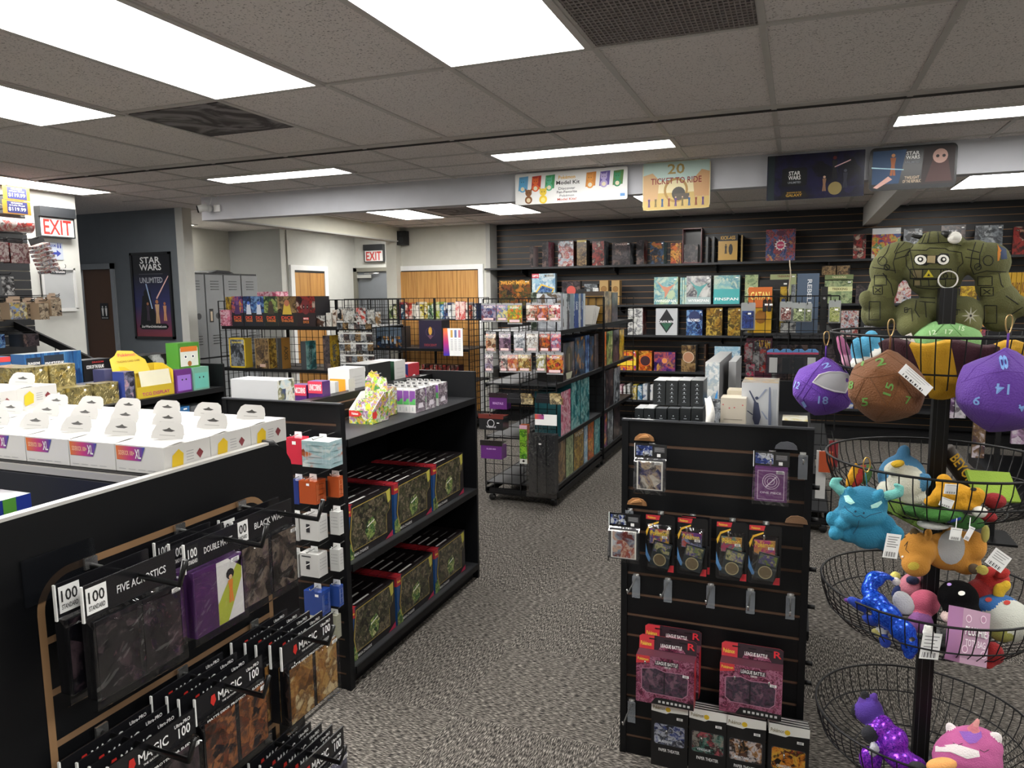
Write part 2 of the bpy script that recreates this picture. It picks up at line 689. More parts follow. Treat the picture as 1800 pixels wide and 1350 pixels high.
# grey exit door
x0 = at(622, 476, 1, 10.04).x
d = thing('door_3', (0, 10.03, 0), None, None)
d['kind'] = 'structure'
MB().box(x0 + .08, x0 + 1.0, 0, .02, 0, 2.04, mat('#6f7378', .5)).build('door_leaf', d)
m = MB().box(x0, x0 + .08, -.04, .02, 0, 2.1, mat('#77756a', .5)).box(x0, x0 + 1.08, -.04, .02, 2.04, 2.1, mat('#77756a', .5))
m.build('door_frame', d)
m = MB().box(x0 + .1, x0 + .36, -.06, 0, 1.94, 1.99, M_chrome)
m.box(x0 + .3, x0 + .5, -.05, -.035, 2.0, 2.015, M_chrome)
m.tube([(x0 + .2, -.04, 1.99), (x0 + .25, -.06, 2.01), (x0 + .5, -.05, 2.01)], .008, M_chrome)
m.build('door_closer', d)
# restroom door
a, b = -7.45, -6.98
d = thing('door_4', (0, 5.93, 0), None, None)
d['kind'] = 'structure'
MB().box(a, b, 0, .03, 0, 1.98, mat('#55361c', .55)).build('door_leaf', d)
MB().box(b, b + .05, -.05, .0, 0, 2.04, mat('#8b9095', .5)).box(a - .05, b + .05, -.05, .0, 1.98, 2.04, mat('#7b8085', .5)).build('door_frame', d)
m = MB()
F = frame((-7.16, -.004, 1.52), (1, 0, 0), (0, 0, 1))
m.rect(F, -.06, .06, -.09, .09, M_dark, 0)
for sx in (-.026, .026):
 m.disc(F, sx, .05, .01, M_tag, .001, 10)
 m.poly(F, [(sx - .016, .036), (sx + .016, .036), (sx + .012, -.01), (sx + .008, -.05), (sx - .008, -.05), (sx - .012, -.01)], M_tag, .001)
m.text(F, 'RESTROOM', 0, -.072, .09, .012, M_tag)
m.build('restroom_sign', d)
# ================================================================ CEILING FIXTURES
M_glow = emis('#fffdf9', LIGHT_POWER, 'lit_prismatic_panel')

def troffer(x0, x1, y0, y1, label, tubes=True):
 cx, cy = (x0 + x1) / 2, (y0 + y1) / 2
 t = thing('ceiling_light', (cx, cy, CEIL), label, 'ceiling light', 'lit panels in the ceiling grid')
 w, h = (x1 - x0) / 2, (y1 - y0) / 2
 m = MB()
 for a, b, c, d in ((-w - .03, -w, -h - .03, h + .03), (w, w + .03, -h - .03, h + .03), (-w, w, -h - .03, -h), (-w, w, h, h + .03)):
  m.box(a, b, c, d, -.012, -.0005, M_bar)
 m.build('frame', t)
 MB().box(-w, w, -h, h, -.009, -.001, M_glow).build('diffuser', t)
 return t

troffer(-2.555, -2.0, 1.60, 2.79, 'long lit ceiling panel above the stacked white boxes')
troffer(-3.775, -3.235, 1.62, 2.83, 'lit ceiling panel at the left edge, nearest the gold tins')
troffer(-1.34, -.785, 1.60, 2.79, 'large lit ceiling panel beside the ceiling grille')
troffer(-1.93, -.76, 4.59, 4.83, 'narrow lit ceiling panel above the character banner')
troffer(-4.32, -3.15, 4.57, 4.80, 'narrow lit ceiling panel above the boxed games rack')
troffer(-5.93, -5.58, 3.5, 4.77, 'lit ceiling panel above the price cards by the left wall')
troffer(-4.46, -3.95, 6.84, 7.94, 'lit ceiling panel behind the beam, nearest the hall')
troffer(-3.25, -2.75, 6.84, 7.98, 'lit ceiling panel behind the beam, above the closet doors')
troffer(-1.5, -.98, 6.84, 7.98, 'lit ceiling panel partly hidden behind the old train poster')
troffer(.465, 1.62, 4.51, 4.76, 'narrow lit ceiling panel at the right edge above the poster signs')
troffer(1.27, 1.84, 6.84, 7.9, 'lit ceiling panel behind the right poster')
troffer(.5, 1.05, -.9, .28, 'lit ceiling panel behind the viewpoint')
troffer(-2.555, -2.0, -.9, .28, 'lit ceiling panel behind the left gondola')
troffer(1.72, 2.27, 1.6, 2.79, 'lit ceiling panel over the right side of the shop')

troffer(-7.7, -7.15, 6.3, 7.3, 'lit ceiling panel hidden in the hall behind the poster wall')
troffer(-5.98, -5.42, 8.98, 9.6, 'lit ceiling panel over the grey exit door behind the soffit')
# grille and stained vent
m = MB()
gx0, gx1, gy0, gy1 = -.74, -.165, 1.6, 2.8
m.box(0, gx1 - gx0, 0, gy1 - gy0, -.004, -.0005, mat('#2c2a2b', .8))
n = 46
for i in range(n):
 y = (gy1 - gy0) * (i + .5) / n
 m.box(0, gx1 - gx0, y - .006, y + .006, -.009, -.004, mat('#8c8482', .6))
for i in range(34):
 x = (gx1 - gx0) * (i + .5) / 34
 m.box(x - .002, x + .002, 0, gy1 - gy0, -.011, -.009, mat('#8c8482', .6))
tag(m.build('air_grille', None, (gx0, gy0, CEIL)), 'dark mesh air return grille set in the ceiling', 'air vent')

def stain_mat():
 m, nt, b = _new('dusty_diffuser')
 N, L = nt.nodes, nt.links
 tc = N.new('ShaderNodeTexCoord')
 nz = N.new('ShaderNodeTexNoise')
 nz.inputs['Scale'].default_value = 3.2
 nz.inputs['Distortion'].default_value = 2.5
 nz.inputs['Detail'].default_value = 5
 L.new(tc.outputs['Object'], nz.inputs['Vector'])
 r = N.new('ShaderNodeValToRGB')
 el = r.color_ramp.elements
 el[0].position, el[0].color = .42, (*hexc('#4a4648'), 1)
 el[1].position, el[1].color = .58, (*hexc('#8a8688'), 1)
 L.new(nz.outputs[0], r.inputs[0])
 L.new(r.outputs[0], b.inputs['Base Color'])
 b.inputs['Roughness'].default_value = .8
 return m

M_stain = stain_mat()
for (x0, x1, y0, y1, lab) in ((-3.19, -2.6, 2.86, 3.42, 'dusty grey square ceiling vent with dark smudges, between the long panels'),
                              (-3.8, -3.3, 7.2, 7.8, 'dusty dark ceiling vent between two lit panels behind the beam')):
 m = MB().box(x0, x1, y0, y1, -.006, -.0005, M_stain)
 m.v = [v - Vector(((x0 + x1) / 2, (y0 + y1) / 2, 0)) for v in m.v]
 tag(m.build('ceiling_vent', None, ((x0 + x1) / 2, (y0 + y1) / 2, CEIL)), lab, 'air vent')

# ================================================================ SIGNS HUNG BEFORE THE BEAM
FY = lambda x, y, z: frame((x, y, z), (1, 0, 0), (0, 0, 1))     # a face looking to -y
FX = lambda x, y, z: frame((x, y, z), (0, 1, 0), (0, 0, 1))     # a face looking to +x

def rounded(w, h, r, n=4):
 p = []
 for cx, cy, a0 in ((w - r, h - r, 0), (-w + r, h - r, pi / 2), (-w + r, -h + r, pi), (w - r, -h + r, 1.5 * pi)):
  for i in range(n + 1):
   a = a0 + pi / 2 * i / n
   p.append((cx + r * math.cos(a), cy + r * math.sin(a)))
 return p

def sign(name, pts4, label, face, draw, cutcorner=.01, y=5.37, tilt=0):
 xs = [at(px, py, 1, y) for px, py in pts4]
 x0, x1 = (xs[0].x + xs[2].x) / 2, (xs[1].x + xs[3].x) / 2
 z1, z0 = (xs[0].z + xs[1].z) / 2, (xs[2].z + xs[3].z) / 2
 z1 = min(z1, CEIL - .004)
 w, h = (x1 - x0) / 2, (z1 - z0) / 2
 m = MB()
 out = rounded(w, h, cutcorner)
 m.prism(out, -.004, .004, {'': M_tag, '-y': face})
 F = FY(0, -.0045, 0)
 draw(m, F, w, h)
 o = m.build(name, None, ((x0 + x1) / 2, y, (z0 + z1) / 2))
 return tag(o, label, 'sign')

def creature(m, F, x, y, s, col, col2, eyes=True):
 """plain round printed creature blob: body, head, ears"""
 m.disc(F, x, y - .35 * s, .32 * s, mat(col), .0012, 14)
 m.disc(F, x, y + .2 * s, .28 * s, mat(col), .0016, 14)
 m.disc(F, x, y - .38 * s, .18 * s, mat(col2), .002, 12)
 for q in (-1, 1):
  m.poly(F, [(x + q * .1 * s, y + .4 * s), (x + q * .28 * s, y + .3 * s), (x + q * .3 * s, y + .62 * s)], mat(col), .0014)
  m.disc(F, x + q * .1 * s, y + .22 * s, .035 * s, mat('#101010'), .0024, 8)

def figure(m, F, x, y, s, body, head='#caa58a', cape=None, z=.002):
 """plain printed standing person"""
 if cape:
  m.poly(F, [(x - .12 * s, y + .62 * s), (x + .12 * s, y + .62 * s), (x + .3 * s, y - .4 * s), (x - .3 * s, y - .4 * s)], mat(cape), z - .0004)
 m.poly(F, [(x - .16 * s, y + .6 * s), (x + .16 * s, y + .6 * s), (x + .1 * s, y + .1 * s), (x + .16 * s, y - .5 * s), (x + .02 * s, y - .5 * s), (x, y), (x - .02 * s, y - .5 * s), (x - .16 * s, y - .5 * s), (x - .1 * s, y + .1 * s)], mat(body), z)
 m.disc(F, x, y + .74 * s, .11 * s, mat(head), z + .0003, 12)

def d_banner(m, F, w, h):
 cols = ['#3b8fc0', '#d8502c', '#49a86e', '#e6b83a', '#7a5fae', '#5c8f3c']
 for k, (x, c) in enumerate(zip((-.86, -.62, -.37, .36, .60, .83), ['#6aa9d4', '#c23b2c', '#3d9a5e', '#d98a32', '#6a58a8', '#4e7f3a'])):
  m.poly(F, [((x - .08) * w, -.1 * h), ((x + .09) * w, -.05 * h), ((x + .11) * w, .82 * h), ((x - .06) * w, .78 * h)], mat(c), .0006)
  creature(m, F, x * w, .3 * h, h * .75, ['#5fb2e0', '#e8692e', '#58b58b', '#e89a3c', '#b9a9d8', '#2f8f5a'][k], '#f0e6c8')
 creature(m, F, -.75 * w, -.42 * h, h * .8, '#8a5a34', '#e8d5b0')
 creature(m, F, -.48 * w, -.42 * h, h * .85, '#f2cf3a', '#f6e48a')
 m.text(F, 'Pokémon', -.05 * w, .6 * h, .3 * w, .22 * h, mat('#e8b52a'))
 m.text(F, 'Model Kit', -.03 * w, .27 * h, .42 * w, .24 * h, mat('#202024'))
 m.text(F, 'Discover', -.05 * w, -.1 * h, .3 * w, .17 * h, mat('#6a6a6e'))
 m.text(F, 'Fan-Favorite', -.05 * w, -.32 * h, .36 * w, .16 * h, mat('#55555a'))
 m.text(F, 'Pokémon', -.05 * w, -.55 * h, .26 * w, .15 * h, mat('#8a8a90'))
 m.text(F, 'Model Kits!', -.05 * w, -.78 * h, .34 * w, .16 * h, mat('#c05040'))
 m.rect(F, .88 * w, .96 * w, -.8 * h, -.62 * h, mat('#6a9ed8'))

sign('hanging_banner', [(906, 307), (1103, 292), (906, 361), (1103, 350)], 'long white banner with coloured creatures and model kit lettering', M_tag, d_banner, .012)

def d_train(m, F, w, h):
 m.rect(F, -w * .98, w * .98, -h * .98, -.3 * h, mat('#cdb06a'))
 m.rect(F, -w * .98, w * .98, .2 * h, .98 * h, mat('#bcd3cc'))
 m.poly(F, [(-.98 * w, -.6 * h), (-.55 * w, -.6 * h), (-.5 * w, .25 * h), (-.7 * w, .55 * h), (-.98 * w, .45 * h)], mat('#cfa878'), .0008)
 m.poly(F, [(.98 * w, -.5 * h), (.55 * w, -.5 * h), (.5 * w, .2 * h), (.75 * w, .6 * h), (.98 * w, .5 * h)], mat('#c89a6a'), .0008)
 m.ring(F, 0, -.2 * h, .36 * w, .07 * w, mat('#b08a4a'), .001)
 m.disc(F, .08 * w, -.35 * h, .2 * w, mat('#4a4640'), .0012, 16)
 m.rect(F, -.05 * w, .4 * w, -.6 * h, -.35 * h, mat('#5a5248'), .0013)
 for i in range(9):
  figure(m, F, (-.8 + .2 * i) * w, -.72 * h, .3 * h, ['#5b3d78', '#7a6a44', '#2f5a8a', '#8a4434'][i % 4])
 m.text(F, '20', 0, .68 * h, .5 * w, .42 * h, mat('#a98f4c'))
 m.text(F, 'TICKET TO RIDE', 0, .2 * h, 1.5 * w, .26 * h, mat('#8c2a26'), .0016)

sign('hanging_poster', [(1130, 286), (1250, 280), (1130, 370), (1247, 366)], 'cream and blue station scene poster with TICKET TO RIDE lettering', mat('#e3d6a8'), d_train, .03)

def d_navy(m, F, w, h):
 m.poly(F, [(-.98 * w, -.98 * h), (-.84 * w, -.98 * h), (-.84 * w, .98 * h), (-.98 * w, .98 * h)], mat('#1c2a30'))
 m.poly(F, rounded(.26 * w, .4 * h, .04 * w), mat('#0c0d12'), .0008)
 m.v[-20:] = [v + F.to_3x3() @ Vector((-.42 * w, .0, 0)) for v in m.v[-20:]]
 m.text(F, 'STAR', -.42 * w, .17 * h, .24 * w, .18 * h, M_tag)
 m.text(F, 'WARS', -.42 * w, -.03 * h, .26 * w, .18 * h, M_tag)
 m.text(F, 'UNLIMITED', -.42 * w, -.24 * h, .27 * w, .09 * h, mat('#9aa0a8'))
 m.poly(F, [(-.7 * w, -.9 * h), (-.12 * w, -.9 * h), (-.2 * w, -.62 * h), (-.62 * w, -.62 * h)], mat('#191510'))
 m.text(F, 'SHADOWS OF THE', -.42 * w, -.69 * h, .3 * w, .06 * h, mat('#c89a2e'))
 m.text(F, 'GALAXY', -.42 * w, -.81 * h, .34 * w, .12 * h, mat('#c89a2e'))
 figure(m, F, .4 * w, .2 * h, h * .72, '#16161c', '#6a2420')
 figure(m, F, .2 * w, -.45 * h, h * .5, '#8f6a50')
 figure(m, F, .62 * w, -.3 * h, h * .6, '#2c2c3c', '#4a4a58')
 m.disc(F, .42 * w, -.6 * h, .14 * w, mat('#8b7a48'), .0022)
 m.poly(F, [(.4 * w, .35 * h), (.72 * w, .62 * h), (.72 * w, .57 * h), (.4 * w, .31 * h)], mat('#f0c0c4'), .0026)

sign('hanging_poster', [(1350, 273), (1522, 265), (1347, 351), (1517, 347)], 'dark navy poster with glowing blade figure and GALAXY title', art(['#0e1028', '#16183a', '#221f50', '#101124'], 4), d_navy, .004)

def d_black(m, F, w, h):
 m.poly(F, [(-.93 * w, -.7 * h), (-.3 * w, -.7 * h), (-.15 * w, .85 * h), (-.93 * w, .85 * h)], mat('#2b4a70'))
 m.poly(F, [(.2 * w, -.8 * h), (.95 * w, -.8 * h), (.95 * w, .88 * h), (.25 * w, .88 * h)], mat('#2a1c1c'))
 figure(m, F, -.45 * w, .05 * h, h * .75, '#b0663a', '#d89a66')
 m.poly(F, [(-.95 * w, .12 * h), (-.2 * w, -.06 * h), (-.2 * w, -.1 * h), (-.95 * w, .06 * h)], mat('#bfeaf6'), .0026)
 m.poly(F, [(-.9 * w, -.85 * h), (-.55 * w, -.35 * h), (-.45 * w, -.5 * h), (-.8 * w, -.9 * h)], mat('#e5b4a8'), .0022)
 m.disc(F, .62 * w, .45 * h, .17 * w, mat('#caa295'), .0018, 18, .2 * w * .9)
 m.disc(F, .56 * w, .45 * h, .04 * w, mat('#20181a'), .0022, 8)
 m.disc(F, .7 * w, .45 * h, .04 * w, mat('#20181a'), .0022, 8)
 m.poly(F, [(.45 * w, .28 * h), (.8 * w, .28 * h), (.9 * w, -.7 * h), (.3 * w, -.7 * h)], mat('#4a2a28'), .0016)
 m.text(F, 'STAR', .0, .66 * h, .3 * w, .17 * h, M_tag)
 m.text(F, 'WARS', .0, .47 * h, .32 * w, .17 * h, M_tag)
 m.text(F, 'UNLIMITED', .0, .25 * h, .34 * w, .1 * h, mat('#8d939b'))
 m.text(F, 'TWILIGHT', .0, -.46 * h, .34 * w, .14 * h, mat('#cdb69a'))
 m.text(F, 'OF THE REPUBLIC', .0, -.63 * h, .42 * w, .14 * h, mat('#cdb69a'))

sign('hanging_poster', [(1528, 262), (1684, 250), (1528, 337), (1680, 328)], 'black poster with blue blade fighter and pale masked head', mat('#111216', .3), d_black, .03)

# framed poster on the grey wall
p0, p1 = at(229, 445, 1, 5.89), at(309, 596, 1, 5.89)
w, h = (p1.x - p0.x) / 2, (p0.z - p1.z) / 2
t = thing('framed_poster', ((p0.x + p1.x) / 2, 5.885, (p0.z + p1.z) / 2), 'tall black framed science fiction film poster on the grey wall', 'poster')
m = MB()
for a, b, c, d in ((-w, -w + .025, -h, h), (w - .025, w, -h, h), (-w, w, -h, -h + .025), (-w, w, h - .025, h)):
 m.box(a, b, -.012, .012, c, d, mat('#0c0c0e', .35))
m.build('frame', t)
m = MB()
F = FY(0, -.004, 0)
m.rect(F, -w + .02, w - .02, -h + .02, h - .02, grad('#7a2f34', '#2a2c5e', '#0b0b10', -h, h * .55, 2), 0)
m.text(F, 'STAR', 0, .82 * h, 1.0 * w, .15 * h, M_tag)
m.text(F, 'WARS', 0, .66 * h, 1.1 * w, .15 * h, M_tag)
m.rect(F, -.6 * w, .6 * w, .5 * h, .505 * h, mat('#8a8a90'))
m.text(F, 'UNLIMITED', 0, .36 * h, 1.15 * w, .13 * h, mat('#b9bcc4'))
m.poly(F, [(-.5 * w, .0), (-.1 * w, .05 * h), (.25 * w, -.72 * h), (-.7 * w, -.72 * h)], mat('#0a0a0e'), .0008)
m.disc(F, -.25 * w, .05 * h, .18 * w, mat('#0a0a0e'), .0009)
m.poly(F, [(.2 * w, -.05 * h), (.86 * w, .46 * h), (.88 * w, .44 * h), (.24 * w, -.08 * h)], mat('#ecc2b8'), .0024)
m.poly(F, [(-.3 * w, .28 * h), (-.24 * w, .28 * h), (.0, -.3 * h), (-.06 * w, -.3 * h)], mat('#a9c3ea'), .0024)
figure(m, F, .22 * w, -.45 * h, .42 * h, '#c9a37c', '#b8794e')
figure(m, F, -.25 * w, -.42 * h, .32 * h, '#3b2f3c', '#9c6a4c')
figure(m, F, .6 * w, -.42 * h, .32 * h, '#c58e66', '#a46644')
m.poly(F, rounded(.72 * w, .07 * h, .04), mat('#111114'), .0028)
m.v[-20:] = [v + Vector((0, 0, -.71 * h)) for v in m.v[-20:]]
m.text(F, 'StarWarsUnlimited.com', 0, -.71 * h, 1.25 * w, .06 * h, M_tag, .0032)
m.build('poster_print', t)

# EXIT signs
def exit_sign(loc, rz, w, label, flip=False):
 t = thing('exit_sign', loc, label, 'exit sign', rot=rz)
 h = w * .52
 MB().box(-w / 2, w / 2, -.05, 0, 0, h, mat('#26282a', .5)).box(-w / 2, w / 2, -.075, 0, h, h + w * .25, mat('#222427', .4)).build('housing', t)
 m = MB()
 F = FY(0, -.051, h / 2)
 m.rect(F, -w * .46, w * .46, -h * .44, h * .46, mat('#c4c2c0', .4), 0)
 m.text(F, 'EXIT', 0, 0, w * .78, h * .74, mat('#b82a24', .4), .0015, True)
 m.build('face_panel', t)
 return t

exit_sign((XL + .005, (4.42 + 4.74) / 2, 2.19), pi / 2, .33, 'large exit sign with red letters beside the price cards')
p = at(641, 461, 1, 10.0)
q = at(675, 461, 1, 10.0)
exit_sign(((p.x + q.x) / 2, 10.04, p.z), 0, q.x - p.x, 'small exit sign above the grey exit door')
# restroom arrow sign on the left wall
m = MB()
F = FX(0, 0, 0)
m.box(0, .004, -.09, .09, -.075, .075, mat('#a9b0bd', .4))
F = FX(.0045, 0, 0)
m.poly(F, [(-.06, -.03), (.03, -.03), (.03, -.05), (.07, -.02), (.03, .01), (.03, -.01), (-.06, -.01)], mat('#2b3a8a'))
m.text(F, 'RESTROOMS', -.02, .045, .1, .022, mat('#2b3a8a'))
for y in (.045, .068):
 m.disc(F, y, .06, .006, mat('#2b3a8a'), .001, 8)
 m.rect(F, y - .006, y + .006, .025, .052, mat('#2b3a8a'))
tag(m.build('restroom_sign', None, (XL + .002, at(93, 441, 0, XL).y, at(93, 441, 0, XL).z)), 'grey sign with blue arrow below the large exit sign', 'sign')
# whiteboard (grey magnetic board) hung on the left wall
a, b = at(71, 470, 0, XL + .02), at(137, 543, 0, XL + .02)
t = thing('notice_board', (XL + .003, (a.y + b.y) / 2, (a.z + b.z) / 2), 'empty grey notice board hung on the left wall by the restroom hall', 'notice board')
w, h = (b.y - a.y) / 2, (a.z - b.z) / 2
MB().box(0, .012, -w, w, -h, h, mat('#a6a8a8', .35)).build('board', t)
m = MB()
for c, d, e, f in ((-w, -w + .02, -h, h), (w - .02, w, -h, h), (-w, w, -h - .02, -h + .01), (-w, w, h - .015, h)):
 m.box(0, .025, c, d, e, f, mat('#c4c4c2', .4))
m.build('frame', t)
MB().box(.012, .016, -w * .45, w * .45, h * .72, h * .96, mat('#16222a', .4)).text(FX(.0165, 0, h * .84), 'Prelude', .0, 0, w * .8, h * .16, M_tag).build('sticker', t)
for y in (-w * .5, w * .5):
 MB().tube([(.004, y, h), (.014, y, h + .02), (.004, y, h + .035)], .002, M_wire).build('hanger', t)

# speaker, camera
t = thing('wall_speaker', (-5.06, 8.95, 2.34), 'small black loudspeaker on the wall above the closet doors', 'speaker')
MB().box(-.065, .065, -.11, 0, 0, .19, mat('#17181a', .5)).build('cabinet', t)
m = MB()
F = FY(0, -.111, .07)
m.disc(F, 0, 0, .045, mat('#2c2d30', .6), .001)
m.ring(F, 0, 0, .05, .006, mat('#0a0a0a'), .0015)
m.disc(F, 0, .075, .018, mat('#2c2d30', .6), .001)
m.build('driver', t)
t = thing('security_camera', (-5.09, 5.405, 2.47), 'small white bullet security camera on the beam end', 'security camera')
m = MB().tube([(0, 0, 0), (0, -.03, 0)], .03, M_white, 12).tube([(0, -.03, 0), (-.02, -.05, .01)], .012, M_white, 8)
m.build('mount', t)
m = MB().tube([(.01, -.04, .012), (-.05, -.1, -.01)], .033, M_white, 14)
m.build('housing', t)
m = MB().tube([(-.049, -.099, -.0097), (-.056, -.106, -.012)], .034, mat('#0b0b0d', .2), 14)
m.build('lens', t)
m = MB().box(.05, .12, -.012, 0, -.03, .03, M_white).tube([(.0, -.01, .02), (.02, -.01, .06), (.03, -.005, .1)], .003, M_white)
m.build('junction_box', t)

# ================================================================ LOCKERS
def locker_mesh():
 m = MB()
 g = mat('#8b8e90', .45, metal=.1)
 dk = mat('#3a3c3e', .6)
 m.box(-.4, 0, 0, .3, 0, .95, g)
 return m

g = mat('#8b8e90', .45)
dk = mat('#2f3133', .6)
LX, LY0 = -6.1, 6.03
for i in range(4):
 t = thing('locker', (LX, LY0 + .283 * i, 0), ['grey steel locker with perforated vent, nearest the poster', 'grey steel locker column in the middle of the bank', 'grey steel locker third from the poster','grey steel locker column at the far end of the bank'][i], 'locker', 'grey lockers in the hall')
 MB().box(-.38, -.002, 0, .281, 0, 1.93, {'': g, '+x': dk}).build('body', t)
 for z0, z1 in ((.08, .98), (1.0, 1.91)):
  d = MB().box(0, .015, .008, .273, z0, z1, g)
  F = FX(.0155, .14, (z0 + z1) / 2)
  for s in (-1, 1):
   for k in range(4):
    d.box(.0155, .022, .08, .2, (z0 + z1) / 2 + s * .3 + k * .03 - .01, (z0 + z1) / 2 + s * .3 + k * .03 - .004, dk)
  o = d.build('door', t)
  h = MB().rect(F, -.1, -.04, -.07, .08, dk)
  h.rect(F, -.085, -.055, -.055, .05, mat('#c9b9a0', .4), .002)
  h.disc(F, .03, 0, .035, mat('#4a4c4e', .4), .001)
  h.build('latch_recess', o)
m = MB().prism([(-.18, 0), (.18, 0), (.1, .025), (-.08, .03)], -.16, .16, mat('#2c2d2f', .7)).box(-.2, .2, -.12, .2, -.0, .006, mat('#cfcfcd', .6))
tag(m.build('folded_bag', None, (-6.3, 6.65, 1.935), pi / 2), 'flat dark folded item lying on top of the lockers', 'bag')
# ================================================================ GONDOLAS
M_board = mat('#08090c', .45, spec=.3)
M_groove = mat('#6b5140', .75)

def slat_panel(w, z0, z1, z_first, pitch=.0762, gh=.011, frame_w=.022, groove=M_groove):
 """slotted end board facing -y, centred on x; z_first is the topmost groove"""
 m = MB()
 h = w / 2
 m.box(-h, h, .006, .026, z0, z1, M_board)
 m.box(-h, -h + frame_w, -.006, .006, z0, z1, M_board)
 m.box(h - frame_w, h, -.006, .006, z0, z1, M_board)
 a, b = -h + frame_w, h - frame_w
 zt = z1
 z = z_first
 m.box(-h, h, -.008, .008, z1, z1 + .006, mat('#3c3d41', .3))
 while zt > z0:
  lo = max(z0, z + gh / 2)
  m.box(a, b, -.001, .006, lo, zt, M_board)
  if z - gh / 2 > z0:
   m.box(a, b, .004, .0062, z - gh / 2, z + gh / 2, groove)
  zt = z - gh / 2
  z -= pitch
  if zt < z0 + .01:
   break
 return m

def gondola(x0, x1, y0, y1, label, shelves, z_top=1.22, spine=True):
 cx = (x0 + x1) / 2
 t = thing('gondola_shelf', (cx, y0, 0), label, 'display shelf')
 w = x1 - x0
 L = y1 - y0
 slat_panel(w, .0, z_top, z_top - .085).build('end_panel', t)
 MB().box(-w / 2, w / 2, L - .02, L, 0, z_top, M_board).build('end_panel', t)
 if spine:
  m = MB().box(-.03, .03, .027, L - .021, 1.085, z_top - .02, M_board)
  for z in (1.12, 1.16):
   m.box(.0301, .031, .03, L - .03, z, z + .006, M_groove)
  m.build('spine', t)
 for i, z in enumerate(shelves):
  m = MB()
  m.box(-w / 2 + .0, w / 2, .027, L - .021, z - .025, z, M_shelf)
  m.box(w / 2, w / 2 + .008, .03, L - .025, z - .03, z + .002, M_black)
  m.build('shelf', t)
 MB().box(-w / 2 + .02, w / 2 - .03, .03, L - .03, 0, .06, M_black).build('plinth', t)
 return t, cx

G1 = gondola(-2.30, -1.70, 2.45, 3.78, 'black gondola with window boxed card sets on its aisle shelves', [1.07, .54, .09])
MB().box(-.3, -.29, .027, 1.309, .09, 1.04, M_board).build('back_panel', G1[0])
m = MB()
for z in (.98, .9):
 m.box(-.289, -.285, .03, 1.3, z, z + .006, mat('#4a4b4f', .4))
m.build('back_grooves', G1[0])
G2 = gondola(-4.12, -3.52, 2.46, 3.78, 'black gondola under the gold tins and yellow display box', [1.07, .62, .09], spine=False)
MB().box(-.3, -.29, .027, 1.3, .09, 1.04, M_board).build('back_panel', G2[0])
K1 = gondola(-.55, .06, 2.44, 3.78, 'black slotted end display with hanging card packs beside the plush stand', [1.07, .54, .09], spine=False)
MB().box(-.02, .02, .027, 1.3, .09, 1.04, M_board).build('back_panel', K1[0])
for z in (1.01, .9, .73, .6, .4, .33):     # ends of black pegs sticking out of the right side
 MB().tube([(.3, .1, z), (.33, .1, z)], .008, M_wire, 8).build('side_peg', K1[0])

# near gondola G0 with the rounded routed end board facing +x
GX0 = -.95
t = thing('gondola_shelf', (GX0, .35, 0), 'near black gondola with routed rounded end board and white trim', 'display shelf')
G0 = t
m = MB()
L0 = 1.193 - .35
r = .07
pts = [(0, 0), (L0, 0), (L0, 1.366 - r)] + [(L0 - r + r * math.cos(a), 1.366 - r + r * math.sin(a)) for a in (pi / 8, pi / 4, 3 * pi / 8, pi / 2)] + [(0, 1.366)]
Mx = Matrix(((0, -1, 0, 0), (1, 0, 0, 0), (0, 0, 1, 0), (0, 0, 0, 1)))
m.prism(pts, 0, .03, M_board, M=Mx)
m.build('end_board', t)
m = MB()   # routed tan line: rounded rectangle and the slots inside it
F = FX(.0008, 0, 0)
ya, yb, zt, rr, gw = .645 - .35, 1.112 - .35, 1.279, .055, .011

def rrect(a, b, z1, z0, r, n=8):
 p = [(a, z0)]
 p += [(a + r - r * math.cos(q), z1 - r + r * math.sin(q)) for q in [pi / 2 * i / n for i in range(n + 1)]]
 p += [(b - r + r * math.sin(q), z1 - r + r * math.cos(q)) for q in [pi / 2 * i / n for i in range(n + 1)]]
 p += [(b, z0)]
 return p

o_, i_ = rrect(ya, yb, zt, .2, rr), rrect(ya + gw, yb - gw, zt - gw, .2, rr - gw)
k = len(o_)
m.add([(p[0], p[1], 0) for p in o_] + [(p[0], p[1], 0) for p in i_], [(i, i + k, i + 1 + k, i + 1) for i in range(k - 1)], mat('#8d6c4a', .7), M=F)
z = 1.183
while z > .2:
 m.rect(F, ya + gw, yb - gw, z - .005, z + .005, mat('#7d6044', .7), 0)
 z -= .0762
m.build('routed_slots', t)
m = MB().box(-.012, .002, 0, L0 - r, 1.366, 1.371, mat('#c8c6c2', .3))
m.tube([(-.013, L0 - r, 1.37), (-.013, L0 - r * .6, 1.364), (-.013, L0 - r * .25, 1.34), (-.013, L0 - .004, 1.3)], .006, mat('#3a3a3c', .4))
m.build('white_trim', t)
m = MB().box(-1.1, -.03, .525, L0, 1.335, 1.36, M_black).box(-1.1, -.03, .518, .525, 1.347, 1.359, mat('#a8a6a2', .35))
m.build('top_deck', t)
MB().box(-1.1, -.03, .02, .513, 1.23, 1.245, M_shelf).build('lower_deck', t)
MB().box(-1.1, -.03, .513, .525, .05, 1.345, mat('#171a22', .5)).build('back_board', t)
MB().box(-1.1, -.03, .0, .44, .0, .06, M_black).build('plinth', t)
# clear card holder on its board
m = MB()
a, b = at(40, 963, 0, -.94), at(173, 985, 0, -.94)
m.box(.002, .005, a.y - .35, b.y - .35, b.z - .03, b.z + .035, mat('#1c1e22', .12, alpha=.45))
m.build('card_holder', t)

